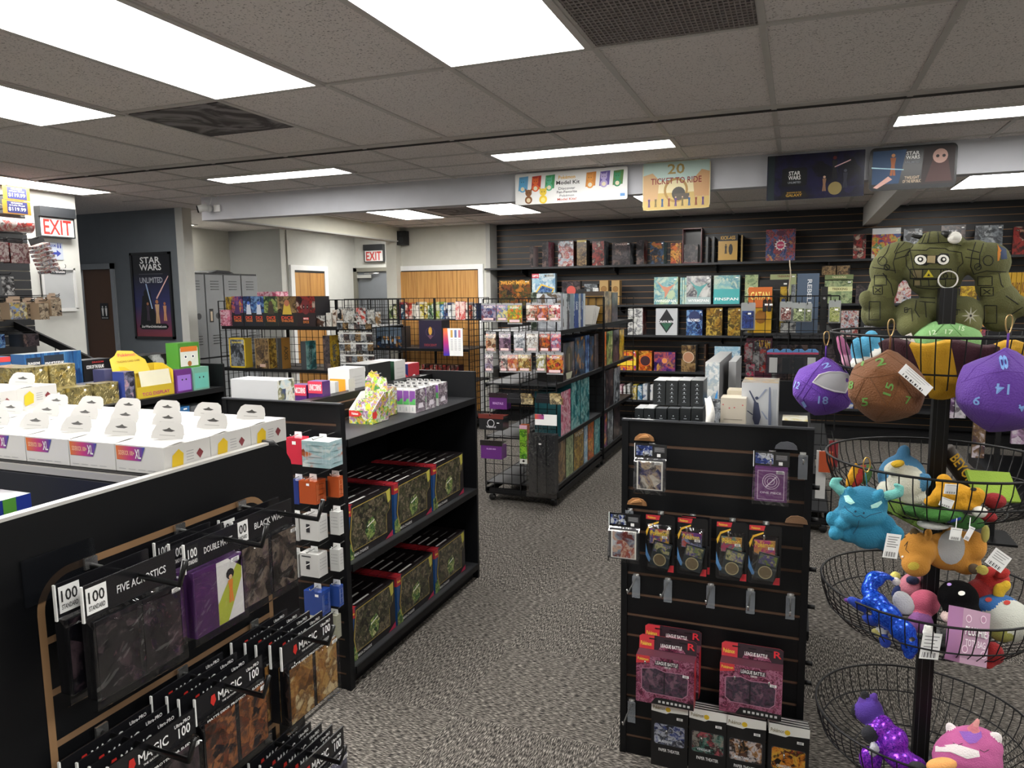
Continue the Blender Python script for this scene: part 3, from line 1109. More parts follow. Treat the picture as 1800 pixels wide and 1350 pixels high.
# ---------------------------------------------------------------- pegs
def hook_mesh(L, m_, up=.02, r=.0028, plate=True, wide=.02):
 m = MB().tube([(0, 0, 0), (0, -L, -.006), (0, -L - .012, up)], r, m_, 6)
 m.box(-wide / 2, wide / 2, -.004, 0, -.004, .012, M_chrome)
 return m.mesh('peg_hook')

HK = hook_mesh(.14, M_chrome, .012)
HKs = hook_mesh(.09, M_chrome, .01)
HKb = hook_mesh(.17, mat('#0c0c0d', .3), .03, .0045)
M_plate = mat('#8f959c', .2, alpha=.45)
PLATE = MB().box(-.014, .014, -.006, -.0045, -.075, .004, M_plate).mesh('clear_tab')

def peg(mesh, loc, rz, label, group, plate=False):
 o = bpy.data.objects.new('peg_hook', mesh)
 COL.objects.link(o)
 o.location = loc
 o.rotation_euler = (0, 0, rz)
 tag(o, label, 'hook', group)
 if plate:
  p = bpy.data.objects.new('clear_tab', PLATE)
  COL.objects.link(p)
  p.parent = o
 return o

def proj(p):
 d = Vector(p) - Vector((0, 0, EYE))
 return (900 + FL * d.dot(_r) / d.dot(_f), 675 - FL * d.dot(_u) / d.dot(_f))

# ---------------------------------------------------------------- hanging packs
def sticker(m, F, x, y, s=.012):
 m.rect(F, x - s, x + s, y - s * .45, y + s * .45, M_tag, .003)
 for k in (-.5, 0, .5):
  m.rect(F, x - s * .7 + (s * .2 if k else 0), x + s * .6, y + k * s * .5 - .0007, y + k * s * .5 + .0007, mat('#8a8a8a'), .0034)

def hang_pack(name, loc, rz, label, cat, group, w, h, d, hh, header, body, draw_h=None, draw_b=None, film=True, tilt=0):
 """packet hung from its header card; origin at the peg hole, body hanging below, front facing -y"""
 t = thing(name, loc, label, cat, group, rot=(tilt, 0, rz))
 m = MB().box(-w / 2, w / 2, -.0015, .0015, -hh + .012, .012, header)
 if draw_h:
  draw_h(m, FY(0, -.0016, -hh / 2 + .012), w / 2, hh / 2)
 m.box(-w / 2 - .0022, -w / 2, -.002, .002, -hh + .008, .012, M_tag)
 m.build('header_card', t)
 m = MB().box(-w / 2 + .004, w / 2 - .004, -d / 2, d / 2, -hh - h + .014, -hh + .008, body)
 if draw_b:
  draw_b(m, FY(0, -d / 2, -hh - h / 2 + .012), w / 2, h / 2)
 m.build('pack_body', t)
 if film:
  m = MB()
  z1, z0 = -hh + .012, -hh - h + .004
  e = d / 2 + .003
  m.add([(-w / 2, 0, z1), (w / 2, 0, z1), (-w / 2, -e, z1 - .012), (w / 2, -e, z1 - .012), (-w / 2 - .002, -e, z0), (w / 2 + .002, -e, z0), (-w / 2, 0, z0 - .006), (w / 2, 0, z0 - .006)],
              [(0, 2, 3, 1), (2, 4, 5, 3), (4, 6, 7, 5), (0, 6, 4, 2), (1, 3, 5, 7)], M_film)
  m.build('clear_wrap', t)
 return t

# ---- the near board: black sleeve packs
def hdr_black(txt, col='#1a1a1c', big='100', logo=False):
 def f(m, F, w, h):
  m.rect(F, -w * .96, -w * .55, -h * .8, h * .8, M_tag if not logo else mat('#16161a'), .0004)
  m.text(F, big, -w * .76, h * .2, w * .32, h * .7, mat('#202020') if not logo else M_tag, .001)
  m.text(F, 'STANDARD', -w * .76, -h * .45, w * .32, h * .3, mat('#303030') if not logo else M_tag, .001)
  m.text(F, txt, w * .2, 0, w * 1.1, h * .5, mat('#d9d9d9'), .001)
 return f

def hdr_magic(m, F, w, h):
 m.poly(F, [(-w * .62, -h * .1), (-w * .54, -h * .5), (-w * .46, -h * .1), (-w * .49, h * .45), (-w * .59, h * .45)], mat('#d03028'), .0006)
 m.text(F, 'MAGIC', -w * .05, h * .05, w * .7, h * .75, M_tag, .0008)
 m.text(F, 'THE GATHERING', -w * .05, -h * .6, w * .5, h * .16, M_tag, .0008)
 m.text(F, 'Ultra-PRO', w * .66, h * .55, w * .4, h * .3, M_tag, .0008)
 m.text(F, '100', w * .7, -h * .15, w * .3, h * .8, M_tag, .0008)

def dual(arts, mid='#1b1b1d', text=None):
 def f(m, F, w, h):
  for q in (-.49, .49):
   m.rect(F, (q - .43) * w, (q + .43) * w, -.93 * h, .93 * h, arts, .0008)
  if text:
   m.text(F, text, 0, .965 * h, 1.7 * w, .07 * h, M_tag, .0012)
  sticker(m, F, .82 * w, .82 * h, .008)
 return f

A_dark = art(['#0c0c10', '#141318', '#1c1a22', '#5a4a50', '#1b1a20'], 14, 3)
A_grey = art(['#1d1917', '#2d2723', '#5c5148', '#8a7c70', '#2a2420'], 22, 5)
A_rust = art(['#3a2a22', '#8a4a2a', '#5a4038', '#b87a4a', '#28242a'], 22, 8)
A_gold = art(['#6a4a2a', '#a87840', '#c9a468', '#7a5530', '#e0cda4'], 22, 9)
A_purp = art(['#4a2a5a', '#5e2f6c', '#52305e', '#7a4488'], 6, 4)
B_blk = mat('#17171a', .25, coat=.5)
hx = -.945
# top row (slots at 1.27), pegs and packs: (y, dx from wall, body art, header text)
T = pi / 2
peg_z = 1.268
for i, (py, dx) in enumerate([(.735, .15), (.90, .15), (1.045, .15)]):
 peg(HKb, (hx, py - .01, peg_z), T, 'long black peg with upturned tip, ' + ['nearest', 'middle', 'farthest'][i] + ' of the top row on the near board', 'black pegs on the near board')
D2 = .022
hang_pack('sleeve_pack', (-.885, .70, 1.272), T, 'black double sleeve pack half hidden behind the nearest one, near board', 'card sleeves', None, .146, .11, D2, .045, B_blk, B_blk, hdr_black('FIVE-PACK'), dual(A_dark))
hang_pack('sleeve_pack', (-.85, .713, 1.27), T, 'near black double sleeve pack with faint purple figures, leftmost on board', 'card sleeves', None, .15, .115, D2, .045, B_blk, B_blk, hdr_black('FIVE ACROSTICS'), dual(A_dark))

def purple_b(m, F, w, h):
 m.rect(F, -.9 * w, -.1 * w, -.93 * h, .93 * h, A_purp, .0008)
 m.poly(F, [(-.1 * w, -.93 * h), (.9 * w, -.93 * h), (.9 * w, .93 * h), (-.1 * w, .93 * h)], mat('#d8d6d4', .3), .001)
 m.poly(F, [(-.1 * w, -.93 * h), (.25 * w, -.93 * h), (.85 * w, .2 * h), (.9 * w, .9 * h), (.2 * w, .1 * h), (-.1 * w, -.3 * h)], mat('#a8b03a'), .0014)
 m.poly(F, [(.35 * w, .93 * h), (.9 * w, .93 * h), (.9 * w, .5 * h)], mat('#5a3370'), .0014)
 figure(m, F, .4 * w, -.1 * h, .62 * h, '#d8822e', '#d9b08c', z=.002)
 m.disc(F, .4 * w, .45 * h, .16 * w, mat('#14131c'), .0018, 9)
 sticker(m, F, .6 * w, .82 * h, .009)

for k in range(3):
 hang_pack('sleeve_pack', (-.90 + .025 * k, .855 + .004 * k, 1.27), T, ['purple sleeve pack at the back of the middle peg on the near board', 'purple sleeve pack between two others on the near board peg', 'purple sleeve pack with a cartoon fighter, front of the near board peg'][k], 'card sleeves', None, .112, .11, .02, .042, B_blk, mat('#4e2c60', .3, coat=.5), hdr_black('DOUBLE MATTE', logo=True), purple_b)
for k in range(2):
 hang_pack('sleeve_pack', (-.89 + .028 * k, .997, 1.27), T, ['brown-grey double sleeve pack behind another at the near board top right', 'brown-grey double sleeve pack with battle scene at the near board top right'][k], 'card sleeves', None, .15, .11, .022, .045, B_blk, B_blk, hdr_black('BLACK WASH'), dual(A_grey))
# second row (slot at 1.02): magic sleeve packs, several deep
for i, (py, n, A, z) in enumerate([(.72, 4, A_dark, 1.0), (.875, 4, A_rust, 1.012), (1.05, 5, A_gold, 1.018)]):
 peg(HKb, (hx, py, z + .012), T, 'long black peg with upturned tip, ' + ['nearest', 'middle', 'farthest'][i] + ' of the second row on the near board', 'black pegs on the near board')
 nm = [['dark', 'near left'], ['rust brown', 'middle'], ['golden brown', 'right']][i]
 for k in range(n):
  hang_pack('sleeve_pack', (-.925 + .024 * k, py + .004 * k - (.0 if k % 2 else .004), z + .008), T,
                  f'{nm[0]} picture sleeve pack, {ORD[n - 1 - k]} from the front on the {nm[1]} second row peg', 'card sleeves', 'fantasy art sleeve packs on the second row', .152, .112, .02, .04, B_blk, B_blk, hdr_magic, dual(A, text='MATTE DECK PROTECTOR SLEEVES'), film=(k == n - 1))
# third row
for i, (py, n, z) in enumerate([(.90, 3, .755), (1.07, 5, .772)]):
 peg(HKb, (hx, py, z + .012), T, 'long black peg, ' + ['nearer', 'farther'][i] + ' of the bottom row in view on the near board', 'black pegs on the near board')
 for k in range(n):
  hang_pack('sleeve_pack', (-.925 + .024 * k, py + .003 * k, z + .006), T,
                  f'black sleeve pack, {ORD[n - 1 - k]} from the front on the {["nearer", "farther"][i]} bottom peg', 'card sleeves', 'sleeve packs on the bottom row', .15, .112, .02, .045, B_blk, B_blk, hdr_magic, dual(A_dark if k % 2 else art(['#28243a', '#4a4a6a', '#8a88a0', '#20202c'], 20, 2), text='MATTE DECK PROTECTOR SLEEVES'), film=(k == n - 1))

# ---- white hang boxes on top of the near gondola
def white_deck_box():
 w, d, h = .108, .102, .046
 m = MB()
 W = mat('#d2d0cc', .5)
 m.box(-w / 2, w / 2, -d / 2, d / 2, 0, h, W)
 F = FY(0, -d / 2 - .0003, h / 2)
 # colour label that ends in a slant
 m.poly(F, [(-.052, .021), (.014, .021), (.003, -.003), (-.051, -.003)], grad('#d9762e', '#c23a7c', '#34489c', -.052, .012, 0), .0004)
 m.text(F, 'SIDEKICK 100+', -.028, .0095, .036, .008, mat('#f2c4a0'), .001)
 m.text(F, 'XL', -.002, .009, .013, .016, M_tag, .001)
 for x in (-.04, -.018, .004, .026):
  m.rect(F, x - .008, x + .008, -.0185, -.0175, mat('#a8a8a8'), .0004)
 G = FX(w / 2 + .0003, 0, h / 2)
 m.poly(G, [(-.033 + .0, -.018), (-.012, -.013), (-.01, .006), (-.02, .015), (-.034, .006), (-.036, -.012)], mat('#dcb81e'), .0004)
 for z in (-.008, -.003, .002, .007):
  m.rect(G, -.004, .012, z, z + .0012, mat('#9a9a9a'), .0004)
 m.poly(G, [(.026, .008), (.034, -.0), (.026, -.01), (.018, 0)], mat('#7a2f34'), .0004)
 H = frame((0, 0, h), (1, 0, 0), (0, 1, 0))
 m.rect(H, -w / 2 + .003, -w / 2 + .0045, -d / 2, d / 2, mat('#cf6a76'), .0005)
 m.add([(-w / 2 + .002, -d / 2 + .004, h + .0004), (w / 2 - .002, -d / 2 + .004, h + .0004), (w / 2 - .002, 0, h + .004), (-w / 2 + .002, 0, h + .004)], [(0, 1, 2, 3)], W)
 t = thing('hang_box', (0, 0, 0), 'x x x x', 'deck box')
 m.build('carton', t)
 m = MB()
 a = .028
 out = [(-a, 0), (a, 0), (a * 1.02, .012), (a * .85, .026), (a * .6, .031), (-a * .6, .031), (-a * .85, .026), (-a * 1.02, .012)]
 m.prism(out, -.0006, .0006, W)
 m.poly(FY(0, -.0008, 0), [(-.012, .016), (-.004, .018), (0, .021), (.004, .018), (.012, .016), (.006, .0135), (-.006, .0135)], mat('#3a3733'), 0)
 m.rect(FY(0, -.0008, 0), -.014, .014, .006, .0075, mat('#b0aeaa'), 0)
 tb = m.build('hang_tab', t)
 tb.location = (.012, -.004, h + .003)
 tb.rotation_euler = (-.5, .06, .3)
 return t

proto = white_deck_box()
first = True
rows = ['front', 'middle', 'back']
cols = ['rightmost', 'second from right', 'third from right', 'fourth from right', 'fifth from right', 'sixth from right']
for r_i in range(3):
 for c in range(6):
  x, y = GX0 - .068 - c * .1105 + (r_i * -.001), .938 + r_i * .1045
  lab = f'white deck box with a hang tab, {cols[c]} in the {rows[r_i]} row'
  z = 1.361
  if first:
   proto.location = (x, y, z)
   tag(proto, lab)
   proto['group'] = 'white deck boxes on the near gondola'
   first = False
  else:
   dup(proto, (x, y, z), 0, lab)
# an extra layer at the far left
for k, (x, y) in enumerate([(-1.675, 1.145), (-1.66, 1.04), (-1.80, 1.1)]):
 dup(proto, (x, y, 1.408), .1, ['white deck box set apart at the left end, rear one', 'white deck box set apart at the left end, front one', 'white deck box at the far left edge of the stack'][k])
# blue and green box on the lower deck
t = MB()
t.box(-.09, .09, -.05, .05, 0, .108, {'': mat('#2b3f9c', .3, coat=.4), '+z': art(['#1b2030', '#5a6470', '#3a4458'], 12, 2)})
t.rect(FX(.0905, 0, .054), .006, .026, -.054, .054, mat('#58a03a'))
t.rect(FY(0, -.0505, .054), .0, .03, -.054, .054, mat('#58a03a'))
p = at(45, 890, 0, -1.08)
tag(t.build('card_box', None, (-1.19, .705, 1.2455)), 'blue card box with a green stripe on the near gondola lower deck', 'card box')

# ================================================================ FRONT DISPLAY K: pegs and packs
KY = 2.438
kx = [('top', 1.147, [(-.446, HK), (-.062, HK), (.03, HKs)]), ('second', .912, [(-.522, HK), (-.414, HK), (-.307, HK), (-.179, HK), (-.074, HK)]),
      ('third', .679, [(-.496, HK), (-.386, HK), (-.243, HK), (-.115, HK), (.008, HK)]), ('fourth', .441, [(-.434, HK), (-.33, HK), (-.149, HK), (-.046, HK)]),
      ('fifth', .21, [(-.508, HK), (-.36, HK), (-.247, HK), (-.13, HK), (.005, HK)])]
for nm, z, lst in kx:
 for i, (x, hm) in enumerate(lst):
  peg(hm, (x, KY, z - .012), 0, f'chrome peg hook, {ORD[i]} from left in the {nm} row of the slotted display', 'chrome pegs on the slotted display', plate=nm in ('third',) or (nm, i) in (('top', 2), ('second', 0), ('fifth', 0)))

def hdr_one(m, F, w, h):
 m.rect(F, -w * .92, w * .1, -h * .7, h * .75, art(['#101014', '#2a4a9a', '#d8dce0', '#141418'], 40, 6), .0005)
 m.rect(F, w * .2, w * .9, -h * .2, h * .6, mat('#34353a'), .0005)
 for k in range(5):
  m.rect(F, w * .25, w * .85, h * (.5 - k * .13), h * (.53 - k * .13), mat('#c9c9c9'), .0009)
 m.rect(F, w * .4, w * .62, -h * .8, -h * .35, M_tag, .0009)

def card_b(A, extra=None):
 def f(m, F, w, h):
  m.rect(F, -.82 * w, .82 * w, -.9 * h, .86 * h, mat('#e5e3dc', .3), .0008)
  m.rect(F, -.72 * w, .72 * w, -.84 * h, .8 * h, A, .0012)
  if extra:
   extra(m, F, w, h)
  sticker(m, F, .5 * w, .74 * h, .011)
 return f

def piece(m, F, w, h):
 m.rect(F, -.82 * w, .82 * w, -.9 * h, .86 * h, mat('#733a78', .3, coat=.3), .0013)
 for a, b, c, d in ((-.75, -.72, -.85, .8), (.72, .75, -.85, .8), (-.75, .75, -.85, -.83), (-.75, .75, .78, .8)):
  m.rect(F, a * w, b * w, c * h, d * h, mat('#e8d8ea'), .0017)
 for r in (.4, .3, .18):
  m.ring(F, 0, .2 * h, r * w * 1.2, .0016, mat('#e8d8ea'), .0017)
 m.poly(F, [(-.3 * w, -.1 * h), (.28 * w, .5 * h), (.33 * w, .46 * h), (-.25 * w, -.14 * h)], mat('#e8d8ea'), .0019)
 m.text(F, 'ONE PIECE', 0, -.45 * h, 1.2 * w, .12 * h, mat('#e8d8ea'), .0018)

B_gr = mat('#3b3c40', .3, coat=.5)
hang_pack('sleeve_pack', (-.427, KY - .13, 1.157), 0, 'sleeve pack with a dark blue fighter picture, top left of slotted display', 'card sleeves', None, .102, .108, .03, .045, B_blk, B_gr, hdr_one, card_b(art(['#1c1f30', '#4a4a78', '#c9b49a', '#23243a', '#d8d0c4'], 16, 2)))
hang_pack('sleeve_pack', (-.06, KY - .13, 1.157), 0, 'purple sleeve pack with a compass emblem, top right of slotted display', 'card sleeves', None, .102, .108, .034, .045, B_blk, mat('#5f3266', .3, coat=.4), hdr_one, card_b(A_purp, piece))
hang_pack('sleeve_pack', (-.508, KY - .14, .922), 0, 'sleeve pack with a red muscular figure, hanging off the display edge', 'card sleeves', None, .102, .108, .03, .045, B_blk, B_gr, hdr_one, card_b(art(['#d8dce0', '#a8402a', '#e0c4b0', '#9aa8b8', '#7a2c22'], 16, 7)))

def blister(x, y, label, k, rz=0):
 t = thing('blister_pack', (x, y, .915), label, 'card pack', 'black blister packs on the slotted display', rot=(0, 0, rz))
 w, h = .096, .19
 out = [(p[0], p[1] - h / 2 + .02) for p in rounded(w / 2, h / 2, .008)]
 m = MB().prism(out, -.002, .002, mat('#141417', .25, coat=.4))
 F = FY(0, -.0022, -h / 2 + .02)
 m.poly(F, [(-w / 2 + .001, h / 2 - .018), (-w / 2 + .001, h / 2 - .003), (0, h / 2 - .002), (-.004, h / 2 - .018)], mat('#c8303c'), .0004)
 m.text(F, 'Pokémon', -.028, h / 2 - .011, .026, .008, mat('#f0d84a'), .0008)
 ar = [(-w / 2 + .001 + .03 * (1 - math.cos(a)), h / 2 - .02 - .14 * math.sin(a) * .5) for a in (0, .4, .8, 1.2, 1.57)]
 m.poly(F, [(-w / 2 + .001, h / 2 - .06), (-w / 2 + .012, h / 2 - .035), (-.005, h / 2 - .022), (-.005, h / 2 - .027), (-w / 2 + .014, h / 2 - .042), (-w / 2 + .004, h / 2 - .075)], mat('#e8b83a'), .0006)
 m.poly(F, [(-w / 2 + .001, -h / 2 + .09), (-w / 2 + .008, -h / 2 + .06), (-w / 2 + .022, -h / 2 + .03), (-w / 2 + .012, -h / 2 + .028), (-w / 2 + .001, -h / 2 + .05)], mat('#5a8fc8'), .0006)
 m.poly(F, [(w / 2 - .022, -h / 2 + .002), (w / 2 - .002, -h / 2 + .002), (w / 2 - .002, -h / 2 + .026), (w / 2 - .014, -h / 2 + .024)], mat('#d0323c'), .0006)
 m.build('backing_card', t)
 P = [art(['#d8a82a', '#2a5aa8', '#c8502a', '#e8d8a0', '#1c1c28'], 26, 1), art(['#6a3a8a', '#c85a3a', '#8fa0c8', '#2a2230'], 26, 2), art(['#b83a6a', '#3a8a8a', '#d8a03a', '#26222e'], 26, 3), art(['#8a4aa8', '#c83a7a', '#e0a85a', '#241f2c'], 26, 4)][k % 4]
 m = MB().box(-.032, .03, -.012, -.003, -.075, -.028, P)
 F = FY(0, -.0125, -.045)
 m.text(F, 'Pokémon', -.002, .006, .052, .017, mat('#f0d23a'))
 sticker(m, F, .018, -.004, .009)
 o = m.build('booster_packet', t)
 m = MB()
 M = Matrix.Translation((.006, -.014, -.108)) @ Matrix.Rotation(.18, 4, 'Y')
 m.box(-.03, .03, -.002, .002, -.042, .042, mat('#1f2a30', .3, coat=.5), M)
 F = M @ FY(0, -.0022, 0)
 m.rect(F, -.026, .026, .006, .038, art(['#8a9a4a', '#5a4a9a', '#c9c48a', '#3a4a4a'], 30, 5), .0004)
 m.disc(F, 0, -.018, .021, mat('#8d7d60', .3, metal=.6), .001, 20)
 m.ring(F, 0, -.018, .021, .003, mat('#d0c49a', .3, metal=.6), .0014, 20)
 m.build('card_and_coin', t)
 m = MB()
 e = -.018
 w2, a, b = w / 2 - .008, -.012, -.162
 m.add([(-w2, -.002, a), (w2, -.002, a), (-w2 + .004, e, a - .01), (w2 - .004, e, a - .01), (-w2 + .004, e, b + .01), (w2 - .004, e, b + .01), (-w2, -.002, b), (w2, -.002, b)],
          [(0, 2, 3, 1), (2, 4, 5, 3), (4, 6, 7, 5), (0, 6, 4, 2), (1, 3, 5, 7)], M_film)
 m.build('clear_blister', t)
 return t

blister(-.395, KY - .12, 'black blister card pack with blue-yellow packet, leftmost in its row', 0, -.06)
blister(-.284, KY - .10, 'black blister card pack behind the second one on the display', 1, 0)
blister(-.292, KY - .12, 'black blister card pack with purple packet, second from left', 1, -.05)
blister(-.17, KY - .12, 'black blister card pack with pink-teal packet, third from left', 2, 0)
blister(-.072, KY - .12, 'black blister card pack with purple-red packet, rightmost in its row', 3, .04)

def league(x, y, z, label, rz=0, ry=0):
 t = thing('battle_deck', (x, y, z), label, 'card set', 'red and pink battle deck boxes', rot=(0, ry, rz))
 w, h, d = .19, .165, .05
 P = art(['#4a1a30', '#8a3058', '#c88aa4', '#6a2040', '#b86a88'], 26, 3, dist=3)
 red = mat('#d23a44', .35, coat=.3)
 m = MB().box(-w / 2, w / 2, -d / 2, d / 2, 0, h, {'': red, '-y': P, '+z': mat('#4a2430', .4)})
 F = FY(0, -d / 2 - .0003, h / 2)
 m.poly(F, [(-w / 2, h / 2), (-.05, h / 2), (-.05, h / 2 - .022), (-w / 2, h / 2 - .03)], red, .0005)
 m.text(F, 'Pokémon', -.072, h / 2 - .012, .036, .01, mat('#f2d84a'), .001)
 m.poly(F, [(-.035, h / 2 - .028), (.045, h / 2 - .026), (.045, h / 2 - .01), (-.03, h / 2 - .01)], mat('#2a1f28'), .0006)
 m.text(F, 'LEAGUE BATTLE', .006, h / 2 - .018, .072, .012, M_tag, .0012)
 m.text(F, 'DECK', .01, h / 2 - .03, .02, .006, M_tag, .0012)
 m.poly(F, [(-.078, h / 2 - .045), (-.03, h / 2 - .036), (0, h / 2 - .045), (.06, h / 2 - .042), (.078, h / 2 - .06), (.076, -h / 2 + .05), (.06, -h / 2 + .035), (-.06, -h / 2 + .036), (-.078, -h / 2 + .05)], mat('#b07a90', .3), .0005)
 m.poly(F, [(-.075, h / 2 - .047), (-.03, h / 2 - .039), (0, h / 2 - .048), (.058, h / 2 - .045), (.075, h / 2 - .062), (.073, -h / 2 + .052), (.058, -h / 2 + .038), (-.058, -h / 2 + .039), (-.075, -h / 2 + .052)], art(['#2c2430', '#6a4a60', '#3a3a48', '#8a6a7a'], 30, 6), .0009)
 m.rect(F, -.003, .001, -h / 2 + .04, h / 2 - .05, mat('#14141a'), .0012)
 m.poly(F, [(-.045, -h / 2 + .001), (w / 2, -h / 2 + .001), (w / 2, -h / 2 + .022), (.0, -h / 2 + .026), (-.03, -h / 2 + .024)], mat('#131316'), .0006)
 for k in range(8):
  m.rect(F, -.02 + k * .0135, -.012 + k * .0135, -h / 2 + .008, -h / 2 + .016, mat('#c8c8c8'), .0012)
 sticker(m, F, .068, h / 2 - .05, .01)
 m.build('carton', t)
 m = MB()
 m.prism([(-w / 2, 0), (w / 2, 0), (w / 2, .042), (w / 2 - .01, .048), (-w / 2 + .01, .048), (-w / 2, .04)], -.0006, .0006, {'': red, '-y': mat('#33242c', .4)})
 F = FY(0, -.001, 0)
 m.poly(F, [(-w / 2, 0), (-.045, 0), (-.045, .047), (-w / 2 + .01, .047), (-w / 2, .04)], red, .0003)
 m.text(F, 'Pokémon', -.072, .018, .036, .014, mat('#f2d84a'), .001)
 m.text(F, 'R', .078, .028, .024, .022, mat('#e0303c'), .001)
 m.text(F, 'LEAGUE BATTLE', .012, .018, .07, .012, M_tag, .001)
 m.poly(F, [(-.03, .002), (.06, .002), (.05, .016), (-.02, .02)], P, .0004)
 for q in (-.05, .0, .05):
  m.rect(F, q - .012, q + .012, .034, .038, mat('#08080a'), .0012)
 o = m.build('hang_flap', t)
 o.location = (0, d / 2 - .0, h)
 o.rotation_euler = (-.12, 0, 0)
 return t

for k, (x, yy, z, lab) in enumerate([(-.362, KY - .06, .303, 'red-pink battle deck box at the back on the left pegs'), (-.37, KY - .118, .292, 'red-pink battle deck box in front on the left pegs'), (-.102, KY - .10, .303, 'red-pink battle deck box hanging alone on the right pegs')]):
 league(x, yy, z, lab)

def theater(x, y, label, title, A, grp):
 t = thing('paper_theater_pack', (x, y, .222), label, 'craft pack', grp, rot=(0, 0, 0))
 w, h = .122, .235
 blk = mat('#121214', .4)
 m = MB().box(-w / 2, w / 2, -.003, .003, -h + .062, .06, blk)
 F = FY(0, -.0033, 0)
 m.poly(F, [(-w / 2, .06), (w / 2, .06), (w / 2, .03), (0, .026), (-.01, .02), (-w / 2, .024)], mat('#f0efea', .4), .0004)
 m.text(F, 'Pokémon', -.035, .038, .04, .013, mat('#7a6a3a'), .0008)
 m.disc(F, -.005, .036, .009, mat('#e8c42a'), .0006, 8)
 m.poly(F, [(q[0], q[1] - .055) for q in rounded(.052, .038, .008)], mat('#3a3c42', .3), .0004)
 m.poly(F, [(q[0], q[1] - .055) for q in rounded(.050, .036, .008)], A, .0008)
 m.text(F, title, -.012, -.08, .045, .009, mat('#dde4e8'), .0014)
 m.text(F, 'PAPER THEATER', 0, -.112, .07, .011, mat('#e8e8e8'), .0008)
 sticker(m, F, .034, .01, .01)
 m.build('card_sleeve', t)
 return t

TH = [(-.36, 2, 'BLASTOISE', art(['#14161e', '#4a5a9a', '#c8ccd8', '#1a1c2a', '#8a94b0'], 26, 1), 'blue-grey'), (-.238, 4, 'VENUSAUR', art(['#16181a', '#5a8a80', '#a8a098', '#1e2022', '#b8606a'], 26, 2), 'teal'), (-.118, 4, 'MEWTWO', art(['#1a1816', '#b88a5a', '#d8d0d0', '#201c1c', '#6a4a3a'], 26, 3), 'copper'), (.012, 4, 'CHARIZARD', art(['#1c1410', '#d8862a', '#e8b84a', '#2a1a14', '#b0502a'], 26, 4), 'orange')]
for i, (x, n, ti, A, cn) in enumerate(TH):
 for k in range(n):
  theater(x + .002 * k, KY - .06 - .014 * (k + 4 - n) - .0, f'black paper theatre pack with {cn} picture, {ORD[n - 1 - k]} from front on its peg', ti, A, 'paper theatre packs, ' + cn)
# scraps of torn board stuck by the slots
for i, (px, py, c, lab) in enumerate([(1133, 770, '#9a6f45', 'torn brown scrap at the slotted display top left'), (1120, 883, '#9a6f45', 'crumpled brown scrap above the left pegs, second row'), (1400, 915, '#7d5e44', 'brown scrap at the slotted display right edge, second row'), (1382, 785, '#5a5c62', 'grey scrap near the top right of the slotted display')]):
 p = at(px, py, 1, KY - .002)
 m = MB()
 s = .034
 out = [(-s, -.008), (s, -.008), (s * .9, .004), (s * .6, .013), (.1 * s, .017), (-.5 * s, .014), (-.9 * s, .003)]
 m.prism(out, -.008, -.001, mat(c, .8, bump=.5, bscale=60))
 if c == '#9a6f45':
  m.prism([(-s * .6, .0), (s * .5, .006), (s * .3, .014), (-.2 * s, .01)], -.016, -.008, mat('#c08c58', .6))
 tag(m.build('torn_board_scrap', None, p), lab, 'scrap')
# ================================================================ GENERIC CARTONS
def cart(name, x0, x1, y0, y1, z0, z1, m, label, cat, group=None, df=None, ds=None, dt=None, rz=0):
 """box-shaped package standing at z0; df draws on its -y face, ds on its +x face, dt on top"""
 cx, cy = (x0 + x1) / 2, (y0 + y1) / 2
 w, d, h = (x1 - x0) / 2, (y1 - y0) / 2, z1 - z0
 b = MB().box(-w, w, -d, d, 0, h, m)
 if df:
  df(b, FY(0, -d - .0004, h / 2), w, h / 2)
 if ds:
  ds(b, FX(w + .0004, 0, h / 2), d, h / 2)
 if dt:
  dt(b, frame((0, 0, h + .0004), (1, 0, 0), (0, 1, 0)), w, d)
 o = b.build(name, None, (cx, cy, z0), rz)
 return tag(o, label, cat, group)

def title(t, cx=0, cy=.7, w=1.6, h=.22, col='#f0f0f0', tagq=True, extra=None):
 def f(m, F, W, H):
  if extra:
   extra(m, F, W, H)
  if t:
   m.text(F, t, cx * W, cy * H, w * W, h * H, mat(col), .0012)
  if tagq:
   m.rect(F, .66 * W, .88 * W, .8 * H, .8 * H + .012, M_tag, .0012)
 return f

def vtitle(t, col='#f0f0f0', cy=0, L=1.6, th=.6):
 """title running down a spine"""
 def f(m, F, W, H):
  G = F @ Matrix.Rotation(-pi / 2, 4, 'Z')
  m.text(G, t, -cy * H, 0, L * H, th * W * 2, mat(col), .0012)
 return f

def emblem(col, r=.5, cy=0, ring=None, cx=0, n=20):
 def f(m, F, W, H):
  q = r * min(W, H)
  m.disc(F, cx * W, cy * H, q, mat(col), .0006, n)
  if ring:
   m.ring(F, cx * W, cy * H, q * 1.15, q * .14, mat(ring), .0009)
 return f

def bird(col):
 def f(m, F, W, H):
  m.poly(F, [(-.1 * W, -.1 * H), (-.8 * W, .75 * H), (-.3 * W, .35 * H), (.1 * W, .25 * H), (.8 * W, .5 * H), (.3 * W, .05 * H), (-.1 * W, -.6 * H)], mat(col), .0006)
 return f

def bands(lst):
 def f(m, F, W, H):
  for k, (a, b, c) in enumerate(lst):
   m.rect(F, -W, W, a * H, b * H, mat(c, .35), .0005 + k * .0001)
 return f

def both(*fs):
 def f(m, F, W, H):
  for g_ in fs:
   g_(m, F, W, H)
 return f

